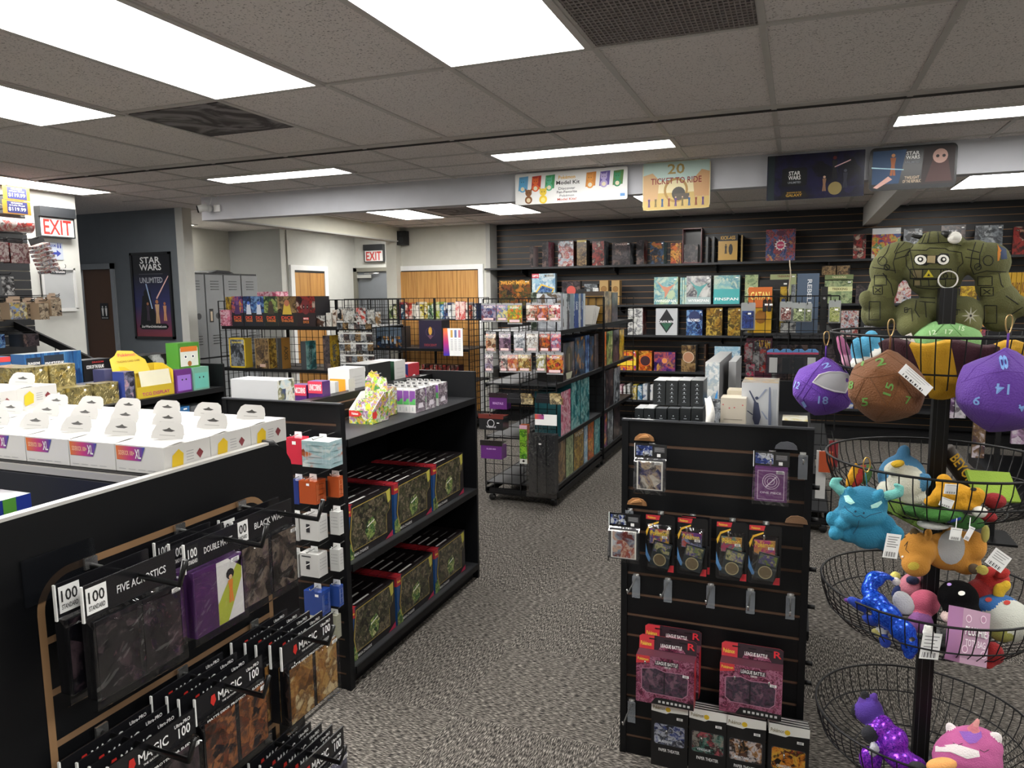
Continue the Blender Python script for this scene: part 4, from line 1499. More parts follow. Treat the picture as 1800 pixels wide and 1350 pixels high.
# palettes of printed pictures
PAL = {
 'dark': ['#0e0d10', '#26222a', '#5a4e52', '#15131a', '#7a6660'],
 'blood': ['#17100f', '#5a201e', '#a83a34', '#2a1a1a', '#c9b0a0'],
 'redwhite': ['#8e2a2a', '#d8d4cc', '#b0453c', '#c8d4dc', '#5a1f20'],
 'brown': ['#2a2018', '#6a5034', '#b09468', '#3a2a20', '#8a7048'],
 'yellow': ['#c8a028', '#e8c848', '#4a3a18', '#d8b838', '#8a6a20'],
 'gold': ['#6a4e18', '#b89030', '#3a2a10', '#d8b858', '#5a4a1c'],
 'blue': ['#14244a', '#2a4a8a', '#8ab0d8', '#1a2a5a', '#4a7ab8'],
 'sky': ['#9ec4d8', '#c8dce4', '#6a9ac0', '#e0e8e8', '#8ab4cc'],
 'teal': ['#1e5a60', '#4a9aa0', '#a8d0cc', '#2a6a70', '#7ab8b4'],
 'mint': ['#b8d8c8', '#8ac0c8', '#d8e4d0', '#6aa8b8', '#c8dcb8'],
 'purple': ['#2a1a4a', '#5a3a8a', '#c86a5a', '#3a2a6a', '#d8a04a'],
 'orange': ['#a8401c', '#e8802a', '#3a1a14', '#f0b04a', '#7a2a18'],
 'rainbow': ['#7a3a9a', '#e85a2a', '#f0c83a', '#d8402a', '#f0e080'],
 'grey': ['#2a2c30', '#5a5e64', '#9aa0a6', '#3a3e42', '#c0c4c8'],
 'green': ['#1e3a24', '#4a7a44', '#a8b868', '#2a4a2a', '#c8c890'],
 'paleg': ['#8aa078', '#b8c898', '#5a7050', '#c8d0a0', '#9ab088'],
 'white': ['#e0e0dc', '#c0c0bc', '#50505a', '#e8e8e4', '#9a9aa0'],
 'pink': ['#d86a8a', '#f0b8c8', '#a83a5a', '#f0d0d8', '#c8587a'],
 'multi': ['#3a5a9a', '#c84a3a', '#e0b84a', '#3a8a5a', '#d8d0c0'],
 'storm': ['#3a4e78', '#5a78a8', '#c86048', '#2c3a66', '#d8a070'],
 'night': ['#10141c', '#1e2c44', '#3a5a7a', '#141a26', '#a87838'],
}

def A(k, s=14, seed=0, **kw):
 return art(PAL[k], s, seed, **kw)

def dk(c, f=.84):
 return '#' + ''.join('%02x' % int(int(c[i:i + 2], 16) * f) for i in (1, 3, 5))

P_ = lambda c, r=.35: mat(dk(c), r, coat=.2)

# ================================================================ BACK WALL SHELVES
SW = 8.9
for i, (z, xa, xb_, lab) in enumerate([(2.0, -3.86, 3.3, 'top black shelf along the slatted back wall'), (1.515, -3.78, 3.3, 'second black shelf along the slatted back wall'),
         (1.145, -3.78, 3.3, 'middle black shelf along the slatted back wall'), (.705, -3.78, 3.3, 'fourth black shelf along the slatted back wall'), (.34, -3.78, 3.3, 'lowest black shelf along the slatted back wall')]):
 t = thing('wall_shelf', (0, 9.2, z), lab, 'shelf', 'long shelves on the slatted wall')
 MB().box(xa + .001, xb_, -.3, -.001, -.025, 0, mat('#202124', .5)).build('board', t)
 for x in [xa + .5 + 1.22 * k for k in range(int((xb_ - xa) / 1.22) + 1)]:
  MB().prism([(-.0, 0), (-.0, -.09), (-.02, -.09), (-.24, -.035), (-.24, -.0)], -.006, .006, M_black, Matrix.Translation((x, -.002, -.026)) @ Matrix.Rotation(pi / 2, 4, 'Z')).build('bracket', t)
MB_ = MB().box(-3.78, 3.3, -.35, -.001, 0, .1, M_black)
tag(MB_.build('wall_base_deck', None, (0, 9.2, 0)), 'low black base deck at the foot of the slatted wall', 'shelf')

def wallbox(shelf, z0, Y, xl, xm, xr, yt, fm, sm, desc, draw=None, ds=None, n=[0], kind='game_box', cat='board game', yb=None, dmax=.24):
 a, b = at(xl, yt, 1, Y), at(xm, yt, 1, Y)
 if xr > xm:
  q = at(xr, yt, 0, b.x)
  d = max(.03, min(dmax, q.y - Y))
 else:
  d = .07
 z1 = (a.z + b.z) / 2
 if yb:
  z0 = at((xl + xm) / 2, yb, 1, Y).z
 b_ = cart(kind, a.x, b.x, Y, Y + d, z0 + .0005, max(z1, z0 + .03), {'': sm, '-y': fm, '+z': sm}, desc + ' on ' + shelf, cat, None, draw, ds)
 return b_

S1, S2, S3, S4, S5 = 'the top wall shelf', 'the second wall shelf', 'the middle wall shelf', 'the fourth wall shelf', 'the lowest wall shelf'
BK = P_('#17171a')
Y1 = 8.93
for row in [
 (931, 937, 946, 433, A('dark'), P_('#c8c0c0'), 'thin dark game box with a pale spine, leftmost', None),
 (953, 964, 977, 425, A('dark', 10, 2), A('pink', 8, 1), 'narrow dark game box with grey-pink spine, second', None),
 (981, 1008, 1014, 424, A('redwhite', 9), A('blood'), 'red and ice-blue game box', title('FINAL GIRL', 0, .55, 1.5, .12, '#7a2020')),
 (1014, 1031, 1037, 422, A('brown', 12), P_('#2a2620'), 'narrow brown figure-picture game box', title('', extra=bands([(.85, 1, '#b8a030')]))),
 (1041, 1062, 1075, 424, A('blood', 10, 3), A('grey', 6), 'dark red battle game box with silver side', None),
 (1076, 1108, 1117, 426, A('dark', 8, 5), A('grey', 6, 2), 'wide dark game box with a dark lettered top', title('CTHULHU', 0, .82, 1.3, .16, '#c8b0a8')),
 (1119, 1132, 1142, 422, A('dark', 10, 7), A('blood', 8, 2), 'dark narrow game box with reddish grey side', None),
 (1143, 1167, 1177, 425, A('night', 10, 7), A('teal', 8, 2), 'black game box dotted with coloured planets', title('COSMOS', 0, .78, 1.3, .16, '#b03030')),
 (1179, 1198, 1208, 427, A('orange', 9, 3), A('blood', 8, 9), 'red and orange game box beside the red tray', None),
 (1241, 1245, 1251, 416, BK, A('grey', 9), 'thin black cased book with white lettering', None),
 (1252, 1256, 1262, 416, BK, P_('#3a4a50'), 'thin black cased book with teal-grey spine', None),
 (1263, 1297, 1303, 411, P_('#d8a848'), P_('#1a1a1c'), 'yellow and black comic game box', 'KA'),
 (1303, 1306, 1309, 413, P_('#b09048'), P_('#2c2c2e'), 'thin tan game box right behind the yellow-black one', None),
 (1347, 1399, 1404, 403, A('storm', 9, 3, dist=3), P_('#7a6a9a'), 'large square game box with pink sunburst', 'SUN'),
 (1501, 1523, 1533, 412, A('blood', 12, 4), P_('#c87888'), 'small red and grey comic game box with pink side', None),
 (1534, 1584, 1588, 401, A('multi', 10, 4), P_('#c8c8c4'), 'white topped game box with coloured shapes', title('', extra=bands([(.6, 1, '#d8dadc')]))),
 (1589, 1622, 1628, 402, A('grey', 8, 4), P_('#2a2a2c'), 'grey and black pictured game box', title('ARCADIA', 0, .75, 1.2, .14, '#d8d8d8')),
 (1655, 1698, 1704, 396, A('dark', 8, 8), P_('#33343a'), 'dark boxed game standing behind the big plush head', title('ISS', 0, .6, .8, .2, '#c8c8cc')),
 (1715, 1764, 1779, 396, A('grey', 6, 8), A('grey', 8, 12), 'grey and silver wrapped game box', title('PASS', 0, .6, .8, .2, '#303438')),
 (1782, 1822, 1830, 398, A('blood', 8, 12), P_('#201412'), 'dark red game box at the right edge', title('WAR', 0, .7, .9, .2, '#c8a888')),
]:
 xl, xm, xr, yt, fm, sm, desc, dr = row
 if dr == 'KA':
  def dr(m, F, W, H):
   m.rect(F, -W, W, .5 * H, H, mat('#1a1a1c'), .0006)
   m.rect(F, -W, W, -H, -.85 * H, mat('#1a1a1c'), .0006)
   m.text(F, 'KICK-ASS', 0, .72 * H, 1.5 * W, .26 * H, mat('#d8a848'), .0014)
   figure(m, F, -.2 * W, -.15 * H, .5 * H, '#201c18', '#201c18')
   m.disc(F, .3 * W, -.1 * H, .22 * W, mat('#201c18'), .001, 9, .4 * H)
 elif dr == 'SUN':
  def dr(m, F, W, H):
   pts = []
   for k in range(24):
    q = 2 * pi * k / 24
    rr = (.42 if k % 2 else .3) * W
    pts.append((rr * math.cos(q), rr * math.sin(q)))
   m.poly(F, pts, mat('#f0ece8'), .0008)
   m.disc(F, 0, 0, .26 * W, mat('#c8406a'), .0012)
   m.disc(F, 0, .75 * H, .3 * W, mat('#5a3048'), .0007, 14, .2 * W)
   m.text(F, 'UNMATCHED', 0, 0, .44 * W, .12 * H, mat('#f4ece8'), .0016)
 wallbox(S1, 2.0, Y1, xl, xm, xr, yt, fm, sm, desc, dr, vtitle('COMIC', '#d8d8d8', 0, 1.2) if 'cased' in desc else None)
# open red tray box
a, b = at(1200, 402, 1, Y1), at(1234, 402, 1, Y1)
t = MB()
w, h = (b.x - a.x) / 2, a.z - 2.0
rd, ink = P_('#7c2026'), P_('#191517')
for q in ((-w, -w + .008, 0, h), (w - .008, w, 0, h), (-w, w, 0, .008), (-w, w, h - .008, h)):
 t.box(q[0], q[1], 0, .2, q[2], q[3], rd)
t.box(-w, w, .19, .2, 0, h, ink)
t.box(-w + .01, w - .05, .05, .18, .008, h * .55, A('dark', 9, 3))
tag(t.build('game_tray', None, ((a.x + b.x) / 2, Y1, 2.0005)), 'tall open red tray box with dark inside on the top wall shelf', 'board game')

for row in [
 (877, 933, 933, 492, art(['#20201a', '#8a4a1c', '#5a5428', '#2c2a24', '#b87a30'], 8, 5), P_('#40301c'), 'large fiery war game box at the left end', both(title('TWILIGHT IMPERIUM', 0, .78, 1.8, .28, '#f0b040'))),
 (935, 976, 979, 481, A('sky', 7, 5), P_('#8aa8b8'), 'light blue square puzzle game box', 'AZ'),
 (988, 1020, 1023, 494, A('dark', 7, 5), P_('#1a1a1c'), 'black game box with a red disc picture', emblem('#b84a40', .5, .2)),
 (1027, 1050, 1053, 499, A('grey', 7, 5), P_('#2a2c2e'), 'grey figure game box left of tan ones', None),
 (1054, 1069, 1072, 493, P_('#c8a468'), P_('#a88448'), 'narrow tan box with brown emblem, left of its twin', emblem('#8a6430', .6, .3, '#6a4820')),
 (1075, 1089, 1093, 493, P_('#c8a468'), P_('#a88448'), 'narrow tan box with brown emblem, right of its twin', emblem('#8a6430', .6, .3, '#6a4820')),
 (1150, 1192, 1195, 487, A('mint', 5, 5), P_('#c8c890'), 'pale green bird game box', both(bird('#c88a70'), title('WINGSPAN', 0, -.75, 1.7, .2, '#f4f4ee'))),
 (1207, 1250, 1253, 485, A('white', 4, 9), P_('#b8bcb8'), 'white dragon game box next to the bird one', both(bird('#5a9a98'), title('WYRMSPAN', 0, -.75, 1.7, .2, '#f6f6f4', extra=bands([(-1, -.5, '#a8b8b8')])))),
 (1255, 1301, 1304, 484, A('mint', 5, 9), P_('#90b8b8'), 'white and turquoise fish game box', title('FINSPAN', 0, -.65, 1.8, .2, '#f6f6f4', extra=bands([(-1, 0.05, '#4aa8a8')]))),
 (1310, 1333, 1343, 483, A('paleg', 7, 9), P_('#b8bcc0'), 'cream game box with a round leaf picture', emblem('#b8a058', .6, -.1, '#e8e0c0')),
 (1354, 1400, 1403, 482, P_('#b8c08c'), P_('#6a7448'), 'pale green game box hidden behind darker ones', title('TREKKING', .1, .86, 1.1, .14, '#6a3a20')),
 (1450, 1499, 1503, 493, A('paleg', 7, 3), P_('#7a8458'), 'green landscape game box under its slim lid', title('TREKKING', .1, .25, 1.1, .22, '#5a4a20', extra=bands([(.05, .45, '#d8d8a0')]))),
 (1505, 1548, 1551, 500, A('dark', 7, 3), P_('#3a3a36'), 'dark game box with a tan picture', emblem('#c8a058', .4, -.3)),
 (1571, 1603, 1606, 488, A('redwhite', 8, 6), P_('#d8d0a0'), 'red and cream game box beside the plush arm', title('ZOO', -.2, .1, .6, .2, '#f0e8c0')),
 (1640, 1680, 1684, 498, A('green', 8, 6), P_('#2a3a2a'), 'green game box behind the big plush', None),
 (1689, 1718, 1722, 503, A('yellow', 8, 6), P_('#8a6a20'), 'yellow game box between plush body and arm', None),
]:
 xl, xm, xr, yt, fm, sm, desc, dr = row
 if dr == 'AZ':
  def dr(m, F, W, H):
   m.rect(F, -W, -.4 * W, .72 * H, H, mat('#b83a4a'), .0008)
   m.text(F, 'GIFTS', -.7 * W, .86 * H, .5 * W, .14 * H, M_tag, .0014)
   m.text(F, 'MURANO', .5 * W, .86 * H, .8 * W, .14 * H, mat('#6a5018'), .0014)
   m.poly(F, [(-.8 * W, -.3 * H), (-.2 * W, .35 * H), (.95 * W, .05 * H), (.5 * W, -.6 * H)], mat('#d8b038'), .0008)
   m.poly(F, [(-.68 * W, -.3 * H), (-.15 * W, .24 * H), (.82 * W, .02 * H), (.42 * W, -.52 * H)], A('blue', 40, 2), .0012)
 wallbox(S2, 1.515, Y1, xl, xm, xr, yt, fm, sm, desc, dr)
# copies behind the bird game, seen as spines
for k in range(3):
 a = at(1196 + 4 * k, 488, 1, 8.935)
 cart('game_box', a.x, a.x + .022, 8.935, 9.15, 1.5155, a.z, {'': P_('#c8cc9a'), '-y': A('mint', 5, 3)}, f'pale green spine edge, {ORD[k]} right of the bird game on the second wall shelf', 'board game', 'bird game copies')
# slim lid box + tan twins on top of the green game
a, b = at(1450, 492, 1, Y1), at(1500, 492, 1, Y1)
z = a.z + .002
z2 = at(1470, 483, 1, Y1).z
cart('game_box', a.x, b.x, Y1, Y1 + .2, z, z2, {'': P_('#7c8a58'), '-y': P_('#8a9a64')}, 'slim green expansion box lying on the green landscape game', 'board game', None, title('TREKKING', 0, 0, 1, .8, '#e8e0b0', False))
z3 = at(1470, 467, 1, Y1).z
for k, (u, v) in enumerate(((1445, 1469), (1471, 1494))):
 a, b = at(u, 480, 1, Y1), at(v, 480, 1, Y1)
 cart('game_box', a.x, b.x, Y1, Y1 + .15, z2 + .001, z3, {'': P_('#b89868'), '-y': A('brown', 18, 4)}, ['left', 'right'][k] + ' one of two small tan patterned boxes atop the green game', 'board game', None)
# yellow "workshop" packs at the right edge
for k in range(4):
 a, b = at(1770 + 9 * k, 479, 1, Y1), at(1778 + 9 * k, 479, 1, Y1)
 cart('paint_pack', a.x, b.x, Y1, Y1 + .12, 1.5155, a.z, {'': P_('#d8a82a')}, f'yellow narrow pack, {ORD[k]} in the right edge row on the second wall shelf', 'game pack', 'yellow packs by the right edge', title('WORK'[k] + 'SHOP'[k], 0, 0, 1.6, .7, '#5a2a18', False))

for row in [
 (1104, 1130, 1138, 541, A('white', 10, 3), A('blood', 8, 2), 'white game box with a brown monster picture', None),
 (1153, 1191, 1194, 542, P_('#d8dade'), P_('#9a9ca0'), 'white game box with black and green diamond', 'DI'),
 (1207, 1235, 1240, 545, A('blue', 12, 3), P_('#2a3a7a'), 'blue game box with coloured drops', title('GLOOMIES', -.1, .2, 1.5, .22, '#f0f0f4', extra=emblem('#24305a', .7, .5))),
 (1242, 1270, 1278, 541, A('gold', 8, 3), P_('#3a3020'), 'golden tree game box, left of its twin', title('Everdell', 0, .4, 1.2, .16, '#4a3a10')),
 (1280, 1302, 1308, 541, A('gold', 8, 4), P_('#3a3020'), 'golden tree game box, right of its twin', title('Everdell', 0, .4, 1.2, .16, '#4a3a10')),
 (1479, 1510, 1513, 546, A('redwhite', 14, 13), P_('#b8b0a8'), 'white and red battle picture game box', None),
 (1514, 1550, 1553, 547, P_('#24262a'), P_('#1a1a1c'), 'grey-black game box with thin white lettering', title('ARKHAM', 0, -.2, 1.4, .16, '#a8a8ac')),
 (1600, 1640, 1643, 548, A('dark', 9, 22), P_('#1a1a1c'), 'dark game box behind the plush legs', None),
 (1700, 1735, 1738, 545, A('purple', 9, 22), P_('#1a1a2c'), 'purple game box near the right plush arm', None),
]:
 xl, xm, xr, yt, fm, sm, desc, dr = row
 if dr == 'DI':
  def dr(m, F, W, H):
   m.poly(F, [(-.75 * W, 0), (0, .95 * H), (.75 * W, 0), (0, -.85 * H)], mat('#18181c'), .0008)
   m.poly(F, [(-.5 * W, -.1 * H), (.5 * W, -.1 * H), (0, -.7 * H)], mat('#2a5a44'), .0012)
   m.text(F, 'ORAPA MINE', 0, 0, 1.5 * W, .18 * H, mat('#f0f0f2'), .0016)
 wallbox(S3, 1.145, Y1, xl, xm, xr, yt, fm, sm, desc, dr)
for row in [
 (1085, 1118, 1122, 617, A('rainbow', 8, 3), P_('#e0a828'), 'yellow and red rainbow game box, leftmost', title('', extra=bands([(-.5, 0, '#e8c838')]))),
 (1123, 1146, 1149, 617, A('orange', 9, 4), P_('#8a3020'), 'orange framed game box left of the purple one', emblem('#3a1a20', .75, 0, '#d8602a')),
 (1150, 1187, 1190, 619, A('purple', 6, 3), P_('#2a2050'), 'purple game box with a central flower emblem', emblem('#d88a4a', .28, .1, '#8a5a9a')),
 (1198, 1223, 1234, 607, A('brown', 9, 12), A('grey', 8, 1), 'bronze mask game box with silver sides', emblem('#a8785a', .7, .1, '#c8b098')),
 (1238, 1241, 1251, 606, P_('#3a2418'), P_('#5a3a28'), 'thick dark brown game box with a round gold seal', emblem('#c8a040', .5, .1)),
 (1256, 1303, 1307, 609, A('sky', 8, 12), P_('#2a2a30'), 'white and blue robot battle game box', both(emblem('#50586a', .4, 0, None, -.2, 7), emblem('#d88a3a', .3, -.2, None, .6, 8))),
]:
 xl, xm, xr, yt, fm, sm, desc, dr = row
 wallbox(S4, .705, Y1, xl, xm, xr, yt, fm, sm, desc, dr)
sp = [(1082, 1085, '#c04a5a'), (1088, 1093, '#d8a0b0'), (1096, 1100, '#e8e4e0'), (1103, 1108, '#b8b8b4'), (1111, 1119, '#e0c84a'), (1121, 1129, '#4a90b8'), (1130, 1138, '#c8d0d8'), (1143, 1148, '#e8e8e8'), (1150, 1153, '#e8e8e8')]
for k, (u, v, c) in enumerate(sp):
 a, b = at(u, 675, 1, Y1), at(v, 675, 1, Y1)
 cart('book', a.x, b.x - .003, Y1, Y1 + .2, .3405, a.z - .012 * (k % 3), {'': P_(c), '-y': art([c, '#e8e8e8', c, '#405a8a'], 14, k)}, f'thin upright booklet, {ORD[k]} from left in the lowest wall shelf row', 'book', 'booklets on the lowest wall shelf')
# small goods on the lowest wall shelf behind the plush stand
for k, (u, v, y, c) in enumerate([(1480, 1500, 715, '#3a6ac0'), (1502, 1520, 712, '#b08058'), (1524, 1546, 718, '#d0c8b8'), (1560, 1580, 700, '#c8a078'), (1584, 1606, 696, '#d89858'), (1610, 1619, 672, '#d88a6a')]):
 a, b = at(u, y, 1, Y1), at(v, y, 1, Y1)
 cart('game_box', a.x, b.x, Y1, Y1 + .12, .3405, max(a.z, .39), {'': P_(c), '-y': art([c, '#e8e0d0', c, '#5a4030'], 12, k)}, ['small blue', 'small brown', 'small cream', 'tan', 'orange', 'tall narrow pink'][k] + ' box under the hanging plush dice on the lowest wall shelf', 'game box')

# ================================================================ WIRE RACKS
def grid(mb, o, u, L, H, pitch=.0762, r=.0022, m_=None):
 """gridwall panel from corner o along direction u (unit, horizontal), L long and H tall"""
 m_ = m_ or M_wire
 o, u = Vector(o), Vector(u)
 n = Vector((-u.y, u.x, 0))

 def bar(p, q, rr):
  d = (q - p).normalized()
  s = Vector((0, 0, 1)) if abs(d.z) < .5 else u
  vs = []
  for e in (p, q):
   for a, b in ((-1, -1), (1, -1), (1, 1), (-1, 1)):
    vs.append(e + n * rr * a + s * rr * b)
  mb.add(vs, [(0, 1, 5, 4), (1, 2, 6, 5), (2, 3, 7, 6), (3, 0, 4, 7), (0, 3, 2, 1), (4, 5, 6, 7)], m_)
 k = int(round(L / pitch))
 for i in range(k + 1):
  p = o + u * (L * i / k)
  bar(p, p + Vector((0, 0, H)), r if 0 < i < k else r * 1.9)
 k = int(round(H / pitch))
 for i in range(k + 1):
  p = o + Vector((0, 0, H * i / k))
  bar(p, p + u * L, r if 0 < i < k else r * 1.9)
 return mb

def caster(mb_parent, x, y):
 m = MB()
 m.lathe([(.003, -.012), (.026, -.012), (.028, 0), (.026, .012), (.003, .012)], mat('#0c0c0d', .5), 14, Matrix.Translation((x, y, .028)) @ Matrix.Rotation(pi / 2, 4, 'X'))
 m.box(x - .012, x + .012, y - .02, y + .02, .05, .065, M_grey)
 m.build('caster', mb_parent)

def wire_rack(x0, x1, y0, y1, label, shelves, along='y', H=1.54, z0=.08, sides=(1, -1), depth=.28, skip=()):
 """double sided rack of wire grid on a base with casters; along = direction of its long side"""
 cx, cy = (x0 + x1) / 2, (y0 + y1) / 2
 t = thing('wire_rack', (cx, cy, 0), label, 'display rack')
 a, b = (x1 - x0) / 2, (y1 - y0) / 2
 if along == 'y':
  for y in (-b, b):
   grid(MB(), (-a, y, z0), (1, 0, 0), 2 * a, H).build('end_grid', t)
  grid(MB(), (0, -b, z0), (0, 1, 0), 2 * b, H).build('centre_grid', t)
  for z in shelves:
   for s in sides:
    m = MB()
    q0, q1 = (.01, .01 + depth) if s > 0 else (-.01 - depth, -.01)
    m.box(q0, q1, -b + .01, b - .01, z - .012, z, M_shelf)
    e = q1 if s > 0 else q0
    m.box(min(e, e + s * .006), max(e, e + s * .006), -b + .01, b - .01, z - .03, z + .003, M_black)
    m.build('shelf', t)
 else:
  for x in (-a, a):
   grid(MB(), (x, -b, z0), (0, 1, 0), 2 * b, H).build('end_grid', t)
  grid(MB(), (-a, 0, z0), (1, 0, 0), 2 * a, H).build('centre_grid', t)
  for x in (-a + .61, a - .61):
   MB().box(x - .012, x + .012, -.012, .012, z0, z0 + H, M_wire).build('post', t)
  for z in shelves:
   for s in sides:
    if (z, s) in skip:
     continue
    m = MB()
    q0, q1 = (-.015 - depth, -.015) if s > 0 else (.015, .015 + depth)
    m.box(-a + .01, a - .01, q0, q1, z - .012, z, M_shelf)
    e = q0 if s > 0 else q1
    m.box(-a + .01, a - .01, min(e, e - s * .006), max(e, e - s * .006), z - .03, z + .003, M_black)
    m.build('shelf', t)
 m = MB()
 m.box(-a, a, -b, -b + .03, .065, .11, M_black).box(-a, a, b - .03, b, .065, .11, M_black)
 m.box(-a, -a + .03, -b, b, .065, .11, M_black).box(a - .03, a, -b, b, .065, .11, M_black)
 m.build('base_frame', t)
 for x in (-a + .04, a - .04):
  for y in (-b + .04, b - .04):
   caster(t, x, y)
 return t

wire_rack(-2.30, -1.70, 5.27, 6.70, 'tall black wire grid rack hung with card packs on its near end', [1.37, .96, .53, .16])
wire_rack(-2.30, -1.70, 6.74, 8.05, 'black wire grid rack directly behind the card pack rack', [1.37, .96, .53, .16])
wire_rack(-.36, .25, 5.27, 6.70, 'black wire grid rack behind the slotted display, hung with dice and blister packs', [1.37, .96, .53, .16])
wire_rack(-5.62, -3.78, 6.0, 6.64, 'long black wire rack of boxed games in front of the lockers', [1.36, .925, .52, .16], 'x')
wire_rack(-5.4, -3.66, 7.95, 8.56, 'long black wire rack of games in front of the closet doors', [1.36, 1.005, .6, .16], 'x', skip=((1.36, 1),))

# ---- long rack R1, top shelf: six fighter games
DT = [(406, 425, 'purple', '#2a2030', 'purple fighter game box with red title, leftmost full one'), (427, 444, 'blue', '#20243a', 'blue fighter game box with red title, left of its twin'), (445, 462, 'blue', '#20243a', 'blue fighter game box with red title, right of its twin'),
      (463, 486, 'green', '#202a1c', 'green monster game box with red title'), (487, 519, 'brown', '#28201c', 'wide two-fighter game box with red title'), (520, 552, 'blood', '#2c1214', 'dark red masked fighter game box')]
for k, (u, v, pal, c, lab) in enumerate(DT):
 a, b = at(u, 521, 1, 6.04), at(v + 1.5, 521, 1, 6.04)

 def dr(m, F, W, H, k=k):
  m.rect(F, -W, W, -H, -.1 * H, mat(['#1c1820', '#1a1c24', '#1a1c24', '#1c201a', '#1c1816', '#1f0f12'][k]), .0005)
  if k < 5:
   m.poly(F, [(-.5 * W, -.2 * H), (.5 * W, -.2 * H), (.3 * W, .5 * H), (-.3 * W, .5 * H)], mat(['#4a2a5a', '#c8ccd8', '#c8ccd8', '#3a3024', '#c8a83a'][k]), .0008)
   m.disc(F, 0, .55 * H, .28 * min(W, H), mat(['#6a4a7a', '#4a6ac0', '#4a6ac0', '#4a3a28', '#b06a4a'][k]), .001)
   m.text(F, 'DICE', 0, -.42 * H, 1.3 * W, .2 * H, mat('#e05030'), .0014)
   m.text(F, 'THRONE', 0, -.63 * H, 1.3 * W, .16 * H, mat('#e08038'), .0014)
  else:
   m.disc(F, 0, .3 * H, .45 * W, mat('#6a1c20'), .0008, 16, .5 * H)
   for s in (-1, 1):
    m.disc(F, s * .2 * W, .3 * H, .1 * W, mat('#1c1010'), .001, 10, .16 * H)
    m.disc(F, s * .2 * W, .3 * H, .04 * W, mat('#e8e0dc'), .0012, 8)
   m.rect(F, -.3 * W, .3 * W, -.55 * H, -.4 * H, mat('#c82a2a'), .0008)
   m.text(F, 'MARVEL', 0, -.475 * H, .5 * W, .11 * H, M_tag, .0012)
   m.text(F, 'DICE', 0, -.7 * H, .6 * W, .16 * H, mat('#e08030'), .0012)
 cart('game_box', a.x, b.x - .004, 6.04, 6.28, 1.3605, a.z, {'': P_('#1c1a1e'), '-y': A(pal, 9, k)}, lab + ', top rack shelf', 'board game', None, dr)
a, b = at(396, 522, 1, 6.1), at(405, 522, 1, 6.1)
cart('game_box', a.x, b.x, 6.1, 6.28, 1.3605, a.z, {'': A('yellow', 8, 4)}, 'narrow yellow-grey game box left of the purple fighter game', 'board game')
a, b = at(384, 545, 1, 6.0), at(401, 545, 1, 6.0)
cart('game_box', a.x, b.x, 6.02, 6.08, 1.3605, a.z, {'': A('pink', 12, 4)}, 'small pink pack at the left end of the fighter game shelf', 'game pack')
a, b = at(452, 513, 1, 6.36), at(485, 513, 1, 6.36)
cart('game_box', a.x, b.x, 6.36, 6.56, 1.3605, a.z, {'': A('pink', 9, 7)}, 'pink and blue box standing behind the fighter games', 'board game')
for k, (u, v, y, c) in enumerate([(556, 571, 555, '#17171a'), (573, 582, 550, '#e8e4da'), (584, 590, 545, '#d8c8b8'), (594, 602, 553, '#c8a070'), (606, 612, 552, '#c8ccd0'), (664 - 50, 630, 555, '#303236')]):
 a, b = at(u, y, 1, 6.06), at(v, y, 1, 6.06)
 cart('game_box', a.x, b.x, 6.06, 6.2, 1.3605, a.z, {'': P_(c), '-y': art([c, '#e0ded8', c, '#6a4a3a'], 14, k)}, f'small card game box, {ORD[k]} right of the masked fighter game', 'card game', 'small card games on the fighter game shelf')
# R1 second shelf
for k, row in enumerate([
 (402, 430, 442, 594, A('grey', 9, 3), P_('#d8b82a'), 'yellow edged box with a silver knight picture', lambda m, F, W, H: (m.rect(F, -W, -.86 * W, -H, H, mat('#d8b82a')), m.rect(F, .86 * W, W, -H, H, mat('#d8b82a')), m.rect(F, -W, W, .9 * H, H, mat('#d8b82a')), m.rect(F, -W, W, -H, -.9 * H, mat('#d8b82a')), m.text(F, 'Splendor', 0, .7 * H, 1.3 * W, .16 * H, mat('#e8d050')))),
 (447, 472, 485, 595, A('brown', 9, 6), A('gold', 9, 4), 'brown framed box with a dark king picture', lambda m, F, W, H: (m.rect(F, -W, -.86 * W, -H, H, mat('#8a7040')), m.rect(F, .86 * W, W, -H, H, mat('#8a7040')), m.rect(F, -.4 * W, .4 * W, -.9 * H, -.7 * H, mat('#c8a898')))),
 (487, 494, 509, 594, P_('#33302c'), P_('#b07c30'), 'slim box with an orange-brown spine', None),
 (528, 537, 555, 600, P_('#40444a'), A('teal', 6, 12), 'slim box with a pale blue spine and black brush lettering', None),
 (567, 579, 595, 590, A('dark', 9, 12), A('yellow', 6, 12), 'dark box with a cream and blue spine', None),
]):
 xl, xm, xr, yt, fm, sm, desc, dr = row
 ds = {3: vtitle('Necronomicon', '#15151a', 0, 1.3, .45), 2: vtitle('AXIS', '#3a3020', 0, .9, .45), 4: vtitle('Sabika', '#2a4a6a', 0, 1, .45)}.get(k)
 a, b = at(xl, yt, 1, 6.05), at(xm, yt, 1, 6.05)
 d = max(.1, min(.3, at(xr, yt, 0, b.x).y - 6.05))
 cart('game_box', a.x, b.x, 6.05, min(6.05 + d, 6.3), .9255, a.z, {'': sm, '-y': fm}, desc + ', long rack second shelf', 'board game', None, dr, ds)
